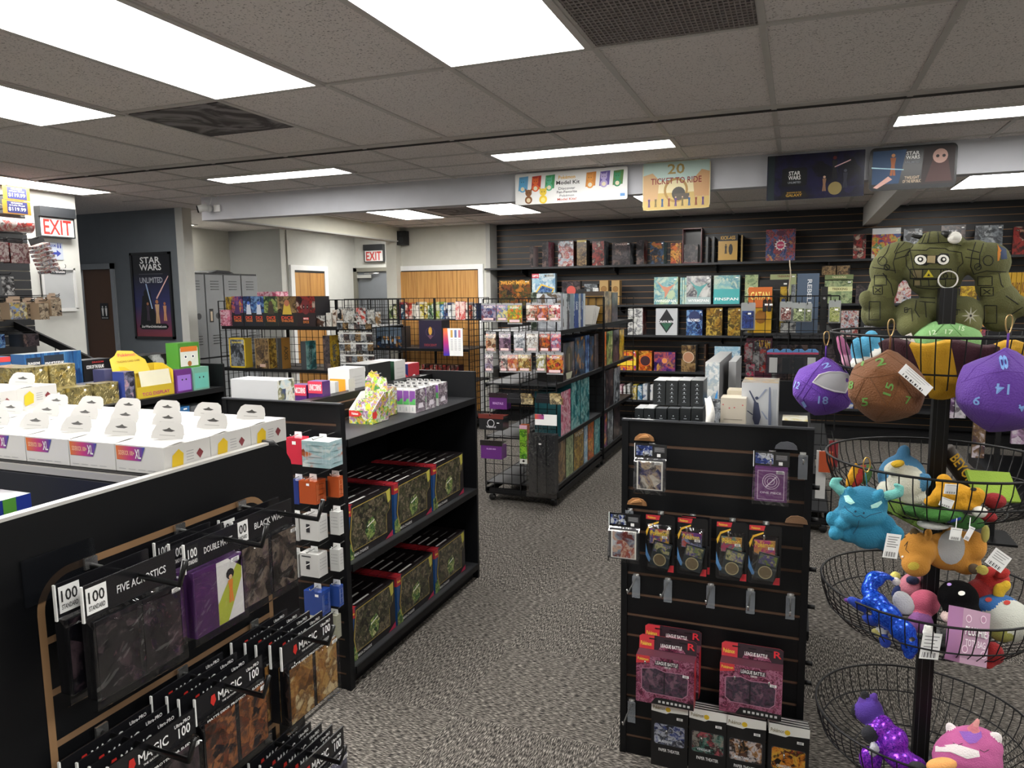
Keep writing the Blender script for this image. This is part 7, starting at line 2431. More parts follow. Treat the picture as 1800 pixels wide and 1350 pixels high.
for k, (u, v) in enumerate([(1348, 1371), (1371, 1392), (1393, 1414), (1415, 1438)]):
 Y = 4.95
 a, b = at(u, 613, 1, Y), at(v, 657, 1, Y)
 w, h = (b.x - a.x) / 2 * .96, a.z - b.z
 t = thing('case_pack', ((a.x + b.x) / 2, Y, a.z), f'clear case pack with blue and crimson header, {ORD[k]} from left on the rack', 'dice pack', 'case packs with crimson headers')
 m = MB().prism([(-w, 0), (w, 0), (w, .02), (w * .5, .035), (-w * .5, .035), (-w, .02)], -.002, .002, mat('#4a78a8', .4))
 m.rect(FY(0, -.0022, 0), -w, w, .0, .012, mat('#98304e'))
 m.v = [q - Vector((0, 0, .035)) for q in m.v]
 m.build('header_card', t)
 MB().box(-w, w, -.02, .0, -h, -.036, mat('#34383c', .2, alpha=.4, coat=.5)).box(-w * .6, w * .6, -.016, -.004, -h * .95, -h * .35, M_tag if k in (0, 3) else P_('#1c1c1e')).build('clear_case', t)
 MB().tube([(0, .31, -.01), (0, -.03, -.016), (0, -.04, .0)], .0024, M_wire).build('hook', t)
for k, (u, v, y0_, y1_, c) in enumerate([(1309, 1322, 603, 640, '#8a2a34'), (1320, 1334, 618, 652, '#9a9a9a'), (1312, 1326, 640, 662, '#a83a58'), (1336, 1345, 610, 655, '#9a3028'), (1326, 1334, 600, 616, '#2a2a2e')]):
 a, b = at(u, y0_, 1, 5.0), at(v, y1_, 1, 5.0)
 w = (b.x - a.x) / 2
 m = MB().box(-w, w, -.01, .01, b.z - a.z, 0, {'': P_(c), '-y': art([c, '#8a8a8a', '#1c1c20', c], 22, k)})
 m.tube([(0, .26, .0), (0, -.02, -.002), (0, -.03, .012)], .0024, M_wire)
 tag(m.build('tool_pack', None, ((a.x + b.x) / 2, 5.0 + .02 * (k % 2), a.z)), ['dark red', 'silver', 'crimson', 'narrow orange-red', 'small black'][k] + ' blister tool pack at the left of the rack front', 'tool pack')
m = MB().tube([(0, 0, 0), (.01, 0, -.1), (0, 0, -.2), (.012, 0, -.3), (.006, 0, -.42)], .004, mat('#b8a890', .7))
tag(m.build('price_string', None, at(1388, 457, 1, 5.33)), 'thin tan cord hanging over the middle of the rack', 'cord')
# lower hung packs seen between display K and the plush stand
for k, (u, v, y0_, y1_, c, lab) in enumerate([(1440, 1463, 793, 830, '#b8502c', 'orange clear tool case low on the rack'), (1458, 1472, 776, 822, '#8a2a30', 'dark red pack behind the orange case'), (1436, 1450, 795, 880, '#d8d8d6', 'white strip hung low on the rack')]):
 a, b = at(u, y0_, 1, 4.9), at(v, y1_, 1, 4.9)
 w = (b.x - a.x) / 2
 m = MB().box(-w, w, -.02, .01, b.z - a.z, 0, P_(c)).tube([(0, .36, .0), (0, -.02, -.002), (0, -.03, .012)], .0024, M_wire)
 tag(m.build('tool_pack', None, ((a.x + b.x) / 2, 4.9 + .03 * k, a.z)), lab, 'tool pack')

# ================================================================ LEFT WALL SLATS AND PEGS
m = MB()
z = 2.50
y1 = 4.33
while z > 1.2:
 m.box(0, .012, -1.5, 0, z - .0682, z, mat('#1d1e21', .42))
 z -= .0762
m.box(-.0, .004, -1.5, 0, 1.2, 2.5, mat('#b0a898', .6))
tag(m.build('slat_board', None, (XL + .001, y1, 0)), 'black slotted board with pegs at the left edge of the left wall', 'display board')

def lw(u, v, w_, yt, yb, X, sm, fm, lab, dr=None, ds=None, name='game_pack', cat='game pack', d=None, grp=None, hdr=None, k=0):
 """pack hung from the left wall: u..v is its -y side, v..w_ its +x face"""
 c = at(v, yt, 0, X)
 e = at(w_, yt, 0, X)
 z0 = at(v, yb, 0, X).z
 y0_, y1_ = c.y, e.y
 dd = d or .1
 t = thing(name, (X - dd / 2, (y0_ + y1_) / 2, z0), lab, cat, grp)
 h, w2 = c.z - z0, (y1_ - y0_) / 2
 m = MB().box(-dd / 2, dd / 2, -w2, w2, 0, h, {'': sm, '+x': fm})
 if dr:
  dr(m, FX(dd / 2 + .0004, 0, h / 2), w2, h / 2)
 m.build('pack_body', t)
 if hdr:
  MB().box(-.002, .002, -w2 * .8, w2 * .8, h, h + .035, hdr).build('header_card', t)
 MB().tube([(-(X - dd / 2 - XL) + .014, 0, h + .02), (dd / 2 + .03, 0, h + .018), (dd / 2 + .045, 0, h + .03)], .003, M_wire).build('hook', t)
 return t

def pricecard(m, F, W, H):
 m.rect(F, -.7 * W, .75 * W, -.85 * H, .85 * H, mat('#2c3066'), .0005)
 m.text(F, 'DUNGEONS', .0, .62 * H, .8 * W, .2 * H, M_tag, .001)
 m.text(F, 'at Lake Placid', .0, .3 * H, 1.1 * W, .2 * H, M_tag, .001)
 m.text(F, '$119.99', .0, -.3 * H, 1.25 * W, .6 * H, M_tag, .001)

for k, (yt, yb) in enumerate(((325, 349), (350, 374))):
 a, b = at(4, yt, 0, -5.75), at(51 + 2 * k, yt + 3, 0, -5.75)
 z0_ = at(4, yb, 0, -5.75).z
 m = MB().box(-.004, 0, (a.y - b.y) / 2, (b.y - a.y) / 2, z0_, min(a.z, CEIL - .005), P_('#d89a3a'))
 pricecard(m, FX(.0004, 0, (z0_ + min(a.z, CEIL - .005)) / 2), (b.y - a.y) / 2, (min(a.z, CEIL - .005) - z0_) / 2)
 m.tube([(-.3, 0, z0_ + .05), (-.004, 0, z0_ + .05)], .004, M_wire)
 tag(m.build('price_card', None, (-5.75, (a.y + b.y) / 2, 0)), ['upper', 'lower'][k] + ' orange and blue price card reading $119.99 by the left wall', 'price card')
for k, (u, w_, yt, yb) in enumerate([(-30, 36, 378, 388), (-30, 40, 410, 420)]):
 a, b = at(0, yt, 0, -5.8), at(w_, yt, 0, -5.8)
 m = MB().box(-.25, 0, a.y - b.y - .05, 0, -.045, 0, P_('#1a1a1c'))
 tag(m.build('black_block', None, (-5.8, b.y, b.z)), ['upper', 'lower'][k] + ' short black block box on the left wall pegs', 'holder')
a, b = at(0, 398, 0, -5.75), at(53, 398, 0, -5.75)
m = MB()
m.tube([(0, a.y - b.y - .1, 0), (0, 0, 0)], .055, art(['#d8c8b8', '#b83038', '#e8e4e0', '#2a2628', '#c8402e'], 12, 3), 16)
m.tube([(-.3, -.1, .03), (-.05, -.1, .03)], .004, M_wire)
tag(m.build('rolled_mat', None, (-5.75, b.y, b.z)), 'rolled red and white printed mat in a clear tube by the left wall', 'play mat')
for i, row in enumerate([(-8, -2, 14, 425, 460, 'pink'), (14, 17, 50, 427, 462, 'pink')]):
 lw(row[0], row[1], row[2], row[3], row[4], -5.62, A('blood', 14, i), art(['#c8a0a4', '#7a3a40', '#e0d4d0', '#8a5a58'], 20, i), ['small reddish blister pack at the left edge', 'wide reddish blister pack beside the rolled mat'][i] + ' on the wall pegs', hdr=P_('#1c1c1e'), d=.09)
t = thing('dice_rack', (-5.55, at(66, 440, 0, -5.55).y, at(66, 424, 0, -5.55).z), 'tilted clear strip of red and white packs nearest the restroom arrow', 'game pack', rot=(.35, 0, 0))
for k in range(7):
 MB().box(-.05, .05, -.06, .06, -.05 - .033 * k, -.028 - .033 * k, {'': A('redwhite', 20, k)}).build('pack_row', t)
MB().box(-.004, .004, -.06, .06, -.02, .03, P_('#1c1c1e')).build('header_card', t)
MB().tube([(-.5, .0, .02), (.02, 0, .02), (.04, 0, .035)], .003, M_wire).build('hook', t)
lw(-6, 2, 24, 486, 519, -5.7, P_('#8a8a8c'), art(['#1c1c1e', '#8a8a8c', '#d8d8d8', '#2a2a2c'], 18, 3), 'black and grey boxed figure at the left edge of the wall pegs', d=.16)
# row of beige figure boxes
for k, (u, v, w_, yt, yb, X) in enumerate([(-4, -2, 8, 535, 565, -5.55), (4, 16, 46, 532, 562, -5.45), (30, 46, 64, 534, 560, -5.50), (46, 68, 85, 533, 562, -5.40), (84, 89, 107, 526, 556, -5.38)]):
 lw(u, v, w_, yt, yb, X, P_('#c0a68a'), art(['#4a3e34', '#9a8874', '#c8b8a0', '#2a241e'], 24, k) if k != 1 else art(['#8aa0c8', '#c8b048', '#3a4a7a', '#d8d0b0'], 18, 2), f'beige boxed figure, {ORD[k]} from left in the row on the left wall', hdr=P_('#c8b098'), d=.1, name='figure_box', cat='figure box', grp='beige boxed figures on the left wall')
 lw(u + 2, v + 2, w_ - 2, yt - 3, yb - 3, X - .22, P_('#b89c80'), P_('#a08a70'), f'beige boxed figure behind the {ORD[k]} one in the left wall row', hdr=P_('#c8b098'), d=.08, name='figure_box', cat='figure box', grp='rear beige boxed figures on the left wall')
lw(28, 40, 68, 588, 610, -5.45, P_('#222224'), A('dark', 16, 3), 'black boxed set hung under the beige figures on the left wall', d=.16)
lw(-4, -2, 8, 588, 612, -5.6, P_('#3a70a0'), A('blue', 16, 3), 'small blue pack at the left edge of the left wall', d=.08)
# slanting faceout arm with small hooks
t = thing('slant_arm', (XL + .014, at(35, 570, 0, -6.0).y, at(35, 565, 0, -6.0).z), 'black slanting display arm with small hooks on the left wall', 'display arm')
MB().prism([(0, .0), (.0, -.06), (.9, -.36), (.9, -.30)], -.012, .012, M_black).build('arm', t)
for k in range(5):
 q = .45 + .1 * k
 MB().tube([(q, 0, -.06 - .32 * q), (q, 0, -.14 - .32 * q), (q, -.02, -.16 - .32 * q), (q, -.04, -.14 - .32 * q)], .004, M_wire).build('small_hook', t)
# ================================================================ SOFT TOYS
from mathutils.bvhtree import BVHTree
from mathutils import geometry as _geo
EYEV = Vector((0, 0, EYE))

def depth_of(p):
 return (Vector(p) - EYEV).dot(_f)

def blob_geo(c, rx, ry, rz, roll=0, nu=14, nv=10):
 """ellipsoid of half sizes rx (across), ry (up), rz (away), turned by roll degrees"""
 a = math.radians(roll)
 ex = (_r0 * math.cos(a) + Vector((0, 0, 1)) * math.sin(a))
 ey = (-_r0 * math.sin(a) + Vector((0, 0, 1)) * math.cos(a))
 ez = Vector((-math.sin(YAW), math.cos(YAW), 0))
 vs, fs = [], []
 for i in range(nv + 1):
  t = pi * i / nv
  for j in range(nu):
   p = 2 * pi * j / nu
   vs.append(c + ex * (rx * math.sin(t) * math.cos(p)) + ez * (rz * math.sin(t) * math.sin(p)) + ey * (ry * math.cos(t)))
 for i in range(nv):
  for j in range(nu):
   fs.append((i * nu + j, i * nu + (j + 1) % nu, (i + 1) * nu + (j + 1) % nu, (i + 1) * nu + j))
 return vs, fs, (c, ex, ey, ez, rx, ry, rz)

def plush(name, blobs, label, cat, voxel=.0045, decals=(), lines=(), texts=(), group=None, smooth_it=6, parent=None, polys=()):
 """one continuous stuffed body grown from blobs: (px, py, Y, rx, ry, rz in pixels, roll, material)"""
 vs, fs, info = [], [], []
 for (px, py, Y, rx, ry, rz, roll, m) in blobs:
  c = at(px, py, 1, Y)
  k = depth_of(c) / FL
  v, f, q = blob_geo(c, rx * k, ry * k, rz * k, roll)
  o = len(vs)
  vs += v
  fs += [tuple(a + o for a in x) for x in f]
  info.append((q, m))
 me = bpy.data.meshes.new(name)
 me.from_pydata([tuple(v) for v in vs], [], fs)
 o = bpy.data.objects.new(name, me)
 COL.objects.link(o)
 md = o.modifiers.new('r', 'REMESH')
 md.mode = 'VOXEL'
 md.voxel_size = voxel
 md = o.modifiers.new('s', 'SMOOTH')
 md.factor = .5
 md.iterations = smooth_it
 dg = bpy.context.evaluated_depsgraph_get()
 m2 = bpy.data.meshes.new_from_object(o.evaluated_get(dg))
 bpy.data.objects.remove(o)
 V = [v.co.copy() for v in m2.vertices]
 F = [tuple(p.vertices) for p in m2.polygons]
 bpy.data.meshes.remove(m2)
 b = MB()
 ms = []
 for f in F:
  c = sum((V[i] for i in f), Vector()) / len(f)
  best, bm = 1e9, None
  for (q, m) in info:
   d = c - q[0]
   v = (d.dot(q[1]) / q[4]) ** 2 + (d.dot(q[2]) / q[5]) ** 2 + (d.dot(q[3]) / q[6]) ** 2
   if v < best:
    best, bm = v, m
  ms.append(bm)
 b.add(V, F, ms, smooth=True)
 bvh = BVHTree.FromPolygons(V, F)

 def hit(px, py, off=.0012):
  d = (_f + (px - 900) / FL * _r - (py - 675) / FL * _u).normalized()
  loc, n, i, dist = bvh.ray_cast(EYEV, d)
  if loc is None:
   return None
  return loc + n * off

 def patch(pts, m, off=.0012, n=4):
  cx = sum(p[0] for p in pts) / len(pts)
  cy = sum(p[1] for p in pts) / len(pts)
  # finer outline
  out = []
  for i, p in enumerate(pts):
   q = pts[(i + 1) % len(pts)]
   for t in (0, .5) if len(pts) < 10 else (0,):
    out.append((p[0] + (q[0] - p[0]) * t, p[1] + (q[1] - p[1]) * t))
  rows = []
  for s in [1 - k / n for k in range(n)] + [.001]:
   row = []
   for p in out:
    h = hit(cx + (p[0] - cx) * s, cy + (p[1] - cy) * s, off)
    if h is None:
     return
    row.append(h)
   rows.append(row)
  k = len(out)
  vv = [p for r_ in rows for p in r_]
  ff = [(i * k + j, i * k + (j + 1) % k, (i + 1) * k + (j + 1) % k, (i + 1) * k + j) for i in range(len(rows) - 1) for j in range(k)]
  b.add(vv, ff, m, smooth=True)

 for pts, m, off in polys:
  patch(pts, m, off)
 for (px, py, r, r2, m, off) in decals:
  patch([(px + r * math.cos(a), py + r2 * math.sin(a)) for a in [2 * pi * i / 16 for i in range(16)]], m, off, 3)
 for pts, w, m in lines:
  pp = []
  for i in range(len(pts) - 1):
   p, q = pts[i], pts[i + 1]
   n = max(2, int(math.hypot(q[0] - p[0], q[1] - p[1]) / 4))
   for j in range(n):
    pp.append((p[0] + (q[0] - p[0]) * j / n, p[1] + (q[1] - p[1]) * j / n))
  pp.append(pts[-1])
  seg = []
  for p in pp:
   h = hit(p[0], p[1], .0004)
   if h is None:
    if len(seg) > 1:
     b.tube(seg, w, m, 4)
    seg = []
   else:
    seg.append(h)
  if len(seg) > 1:
   b.tube(seg, w, m, 4)
 for (t, px, py, w, h, rot, m) in texts:
  tv, tf, tw, th = text_geo(t)
  a = math.radians(rot)
  vv, ok = [], True
  for v in tv:
   x, y = v.x / tw * w, -v.y / th * h
   q = hit(px + x * math.cos(a) - y * math.sin(a), py + x * math.sin(a) + y * math.cos(a), .002)
   if q is None:
    ok = False
    break
   vv.append(q)
  if ok:
   b.add(vv, tf, m)
 c0 = sum(V, Vector()) / len(V)
 zmin = min(v.z for v in V)
 org = Vector((c0.x, c0.y, zmin))
 b.v = [v - org for v in b.v]
 t = thing(name, org, label, cat, group)
 b.build('body', t)
 return t, hit, org

FZ = dict(sheen=.4, bump=.5, bscale=350, rough=.9)

def fuzz(c):
 return mat(c, .92, sheen=.2, bump=.6, bscale=300)

def world_part(mb, name, t):
 """mesh written in world coordinates turned into a part of thing t"""
 inv = Vector(t.location)
 mb.v = [v - inv for v in mb.v]
 return mb.build(name, t)

def hangtag(t, px, py, w, h, rot, Y, col=None, lines=5, name='paper_tag', txt=None):
 """small printed paper tag facing the aisle"""
 c = at(px, py, 1, Y)
 k = depth_of(c) / FL
 a = math.radians(rot)
 ex = _r0 * math.cos(a) + Vector((0, 0, 1)) * math.sin(a)
 ey = -_r0 * math.sin(a) + Vector((0, 0, 1)) * math.cos(a)
 F = frame(c, ex, ey)
 m = MB()
 w, h = w * k, h * k
 m.box(-w / 2, w / 2, -h / 2, h / 2, -.0006, 0, col or M_tag, F)
 for i in range(lines):
  q = h * (.36 - .4 * i / max(1, lines - 1))
  m.rect(F, -w * .38, w * (.38 - .1 * (i % 3)), q, q + h * .03, mat('#7a7a7c'), .0006)
 for i in range(9):
  m.rect(F, -w * .38 + i * w * .085, -w * .38 + i * w * .085 + w * (.02 + .03 * (i % 2)), -h * .44, -h * .24, mat('#2a2a2c'), .0006)
 if txt:
  m.text(F, txt, 0, h * .1, w * .7, h * .25, mat('#303034'), .001)
 return world_part(m, name, t)

# ---- the stand
SX, SY = .344, 2.1
stand = thing('basket_stand', (SX, SY, 0), 'black four-tier wire basket stand full of plush toys at the right', 'display stand')
m = MB()
s = .0185
m.box(-s, s, -s, s, .02, 1.655, mat('#08080a', .4, spec=.3))
for k in (-.009, .009):
 m.box(k - .0006, k + .0006, -s - .001, -s, .02, 1.655, mat('#2a2c30', .4))
m.build('pole', stand)
MB().lathe([(.24, 0), (.24, .015), (.05, .022), (.03, .03)], M_black, 28).build('base', stand)
m = MB()
m.tube([(.021 * math.cos(a), 0, 1.675 + .021 * math.sin(a)) for a in [2 * pi * i / 24 for i in range(24)]], .0018, mat('#d8d6d0', .3), 6, close=True)
m.build('ring', stand)
RIMS = [1.545, 1.225, .885, .525]
BR = .262
for bi, z in enumerate(RIMS):
 m = MB()
 prof = [(BR, 0), (BR * .985, -.03), (BR * .93, -.07), (BR * .8, -.105), (BR * .6, -.128), (.12, -.138), (.03, -.14)]
 if bi == 0:
  prof = [(BR, 0), (BR * .97, -.04), (BR * .92, -.085), (BR * .85, -.12), (BR * .6, -.13), (.12, -.135), (.03, -.137)]
 n = 56
 for (r_, zz, w_) in ((prof[0][0], prof[0][1], .0032), (prof[2][0], prof[2][1], .0022), (prof[4][0], prof[4][1], .0022), (prof[5][0], prof[5][1], .0022)):
  m.tube([(r_ * math.cos(a), r_ * math.sin(a), zz) for a in [2 * pi * i / 48 for i in range(48)]], w_, M_wire, 6, close=True)
 for i in range(n):
  a = 2 * pi * i / n
  m.tube([(q * math.cos(a), q * math.sin(a), zz) for q, zz in (prof if i % 4 == 0 else prof[:6])], .0014, M_wire, 4, cap=False)
 m.lathe([(.03, -.15), (.036, -.15), (.036, -.125), (.03, -.125)], M_black, 16)
 m.lathe([(.075, -.147), (.075, -.139)], M_black, 20)
 o = m.build('wire_basket', stand)
 o.location = (0, 0, z)

# ---- olive plush robot figure sitting over the top basket
OL, OL2, TAN = fuzz('#585934'), fuzz('#64653b'), mat('#766b4c', .9)
Yr = 2.17
BKL = mat('#15160f', .8)
WHT = mat('#eceae2', .7)
bl = [
 (1643, 470, Yr, 58, 40, 34, 0, OL), (1643, 490, Yr, 46, 34, 32, 0, OL), (1640, 447, Yr, 52, 22, 30, 0, OL2), (1655, 427, Yr, 42, 20, 22, 0, OL), (1640, 420, Yr, 22, 14, 18, 0, OL2),
 (1648, 545, Yr, 38, 34, 30, 0, OL), (1650, 515, Yr, 34, 14, 26, 0, OL),
 # left arm
 (1577, 455, Yr, 38, 30, 30, 20, OL2), (1560, 475, Yr, 30, 34, 28, 0, OL), (1552, 508, Yr - .01, 24, 32, 24, -12, OL2), (1545, 530, Yr - .01, 25, 30, 24, 0, OL), (1548, 552, Yr - .01, 25, 24, 24, 0, OL), (1524, 528, Yr - .02, 13, 18, 14, 20, OL), (1528, 550, Yr, 14, 24, 14, 0, OL),
 # right arm
 (1712, 452, Yr, 34, 30, 28, -20, OL2), (1738, 462, Yr, 36, 36, 30, 0, OL), (1745, 500, Yr, 28, 36, 26, 8, OL2), (1758, 530, Yr, 32, 34, 28, 20, OL), (1755, 562, Yr, 26, 22, 24, 0, OL), (1785, 538, Yr, 24, 20, 20, -30, OL),
 # legs
 (1604, 556, Yr - .02, 30, 32, 28, 0, OL), (1606, 572, Yr - .04, 28, 24, 28, 0, OL2), (1692, 552, Yr - .02, 36, 32, 28, 0, OL), (1690, 570, Yr - .04, 34, 24, 28, 0, OL2),
]
arcs = lambda cx, cy, r, a0, a1, n=10: [(cx + r * math.cos(math.radians(a0 + (a1 - a0) * i / n)), cy + r * math.sin(math.radians(a0 + (a1 - a0) * i / n))) for i in range(n + 1)]
rectl = lambda x0, y0, x1, y1: [(x0, y0), (x1, y0), (x1, y1), (x0, y1), (x0, y0)]
W1 = .0011
ln = [
 ([(1600, 440), (1605, 470), (1613, 492), (1606, 485), (1594, 468), (1592, 452), (1600, 440)], W1, BKL),
 ([(1600, 440), (1628, 440), (1634, 436), (1662, 437), (1668, 441), (1690, 444), (1693, 462), (1684, 470), (1680, 490), (1600, 489)], W1, BKL),
 (rectl(1600, 473, 1672, 490), W1, BKL), (rectl(1606, 491, 1662, 503), W1, BKL),
 ([(1622, 473), (1621, 490)], W1, BKL), ([(1654, 473), (1653, 490)], W1, BKL), ([(1618, 491), (1619, 503)], W1, BKL), ([(1632, 491), (1633, 503)], W1, BKL), ([(1648, 491), (1647, 503)], W1, BKL),
 (arcs(1662, 476, 4, 0, 360), W1, BKL), (arcs(1662, 485, 4, 0, 360), W1, BKL),
 ([(1630, 405), (1620, 428)], W1, BKL), ([(1636, 403), (1630, 428)], W1, BKL), ([(1648, 404), (1650, 426)], W1, BKL), ([(1615, 428), (1668, 426), (1690, 432)], W1, BKL),
 ([(1590, 426), (1577, 440), (1570, 462), (1574, 480)], W1, BKL), ([(1605, 432), (1589, 452)], W1, BKL), ([(1566, 425), (1558, 445), (1545, 460)], W1, BKL), ([(1582, 424), (1572, 444)], W1, BKL),
 ([(1600, 437), (1573, 446)], W1, BKL), ([(1598, 448), (1571, 456)], W1, BKL),
 (arcs(1551, 459, 8, 0, 360), W1, BKL), (arcs(1559, 470, 5, 0, 360), W1, BKL), ([(1556, 467), (1562, 474)], W1, BKL), ([(1534, 470), (1574, 476)], W1, BKL),
 (rectl(1537, 484, 1558, 501), W1, BKL), (rectl(1535, 503, 1551, 517), W1, BKL), ([(1538, 506), (1548, 514)], W1, BKL), ([(1548, 506), (1538, 514)], W1, BKL), (rectl(1528, 530, 1547, 562), W1, BKL),
 ([(1552, 480), (1566, 500), (1570, 520)], W1, BKL),
 ([(1715, 426), (1708, 448), (1706, 468), (1712, 482)], W1, BKL), ([(1730, 424), (1722, 448), (1722, 470)], W1, BKL), ([(1700, 438), (1722, 444)], W1, BKL), ([(1697, 452), (1721, 456)], W1, BKL),
 (arcs(1737, 458, 9, 0, 360), W1, BKL), (arcs(1719, 469, 6, 0, 360), W1, BKL), ([(1716, 472), (1723, 466)], W1, BKL), ([(1712, 482), (1734, 476), (1768, 478)], W1, BKL),
 (rectl(1719, 486, 1744, 502), W1, BKL), (rectl(1724, 505, 1746, 520), W1, BKL), ([(1729, 509), (1741, 517)], W1, BKL), ([(1741, 509), (1729, 517)], W1, BKL), ([(1756, 480), (1760, 500), (1764, 505)], W1, BKL),
 (rectl(1730, 537, 1752, 568), W1, BKL), ([(1768, 520), (1790, 535)], W1, BKL), ([(1766, 560), (1798, 540)], W1, BKL),
 ([(1610, 522), (1644, 524)], W1, BKL), ([(1616, 530), (1644, 532)], W1, BKL), ([(1612, 520), (1608, 545), (1616, 558)], W1, BKL), ([(1626, 532), (1628, 558)], W1, BKL),
 ([(1590, 545), (1602, 542), (1604, 565)], W1, BKL), (rectl(1590, 541, 1595, 549), W1, BKL), ([(1672, 543), (1688, 545)], W1, BKL), (rectl(1677, 545, 1683, 553), W1, BKL), ([(1610, 505), (1640, 508), (1690, 503)], W1, BKL),
]
po = [
 ([(1608, 450), (1614, 447), (1628, 447), (1632, 449), (1650, 449), (1654, 445), (1666, 446), (1669, 452), (1668, 461), (1664, 465), (1652, 466), (1648, 463), (1634, 464), (1628, 467), (1612, 466), (1606, 460)], mat('#14140f', .8), .0014),
 ([(1630, 450), (1644, 450), (1643, 463), (1629, 462)], mat('#a08f68', .8), .0024),
 ([(1632, 474), (1641, 487), (1623, 487)], mat('#d8c83a', .8), .002),
 ([(1632, 480), (1635, 485), (1629, 485)], mat('#2a2a1c', .8), .0028),
 ([(1605, 475), (1620, 475), (1620, 488), (1605, 488)], TAN, .0008), ([(1608, 493), (1617, 493), (1617, 501), (1608, 501)], TAN, .0008),
 ([(1753, 430), (1760, 440), (1756, 458), (1753, 459)], mat('#c07a28', .8), .001), ([(1755, 432), (1768, 438), (1770, 455), (1760, 456)], mat('#2a3a5a', .8), .001),
]
de = [(1618, 457, 10, 8.5, WHT, .003), (1657, 457, 10, 8.5, WHT, .003), (1618, 457, 5, 4.5, BKL, .0042), (1657, 457, 5, 4.5, BKL, .0042), (1618, 457, 2.4, 2, WHT, .0052), (1657, 457, 2.4, 2, WHT, .0052)]
t, hit, org = plush('plush_robot', bl, 'large olive green stuffed robot with goggle eyes on the basket stand', 'plush toy', .0042, de, ln, (), polys=po)
m = MB()
p = at(1612, 416, 1, Yr)
m.tube([at(1630, 417, 1, Yr), at(1618, 417, 1, Yr - .01), at(1603, 414, 1, Yr - .02)], [.004, .006, .004], mat('#121210', .6), 8)
world_part(m, 'antenna', t)
m = MB()
c = at(1678, 418, 1, Yr - .03)
m.lathe([(.002, -.006), (.014, -.008), (.016, 0), (.012, .008), (.002, .006)], WHT, 14, Matrix.Translation(c) @ Matrix.Rotation(pi / 2, 4, 'X'))
m.tube([at(1670, 418, 1, Yr - .03), at(1686, 416, 1, Yr - .03)], [.009, .011], WHT, 8)
m.tube([at(1656, 410, 1, Yr - .02), at(1668, 413, 1, Yr - .03)], [.006, .009], mat('#121210', .6), 8)
world_part(m, 'head_lamp', t)
m = MB()
c = at(1706, 555, 1, Yr - .11)
F = frame(c, _r0, (0, 0, 1))
pts = []
for i in range(16):
 q = 2 * pi * i / 16
 rr = .022 if i % 2 == 0 else .006
 pts.append((rr * math.cos(q), rr * math.sin(q)))
m.poly(F, pts, mat('#a8a898', .5), 0)
m.disc(F, 0, 0, .003, mat('#15151a'), .001)
world_part(m, 'star_patch', t)

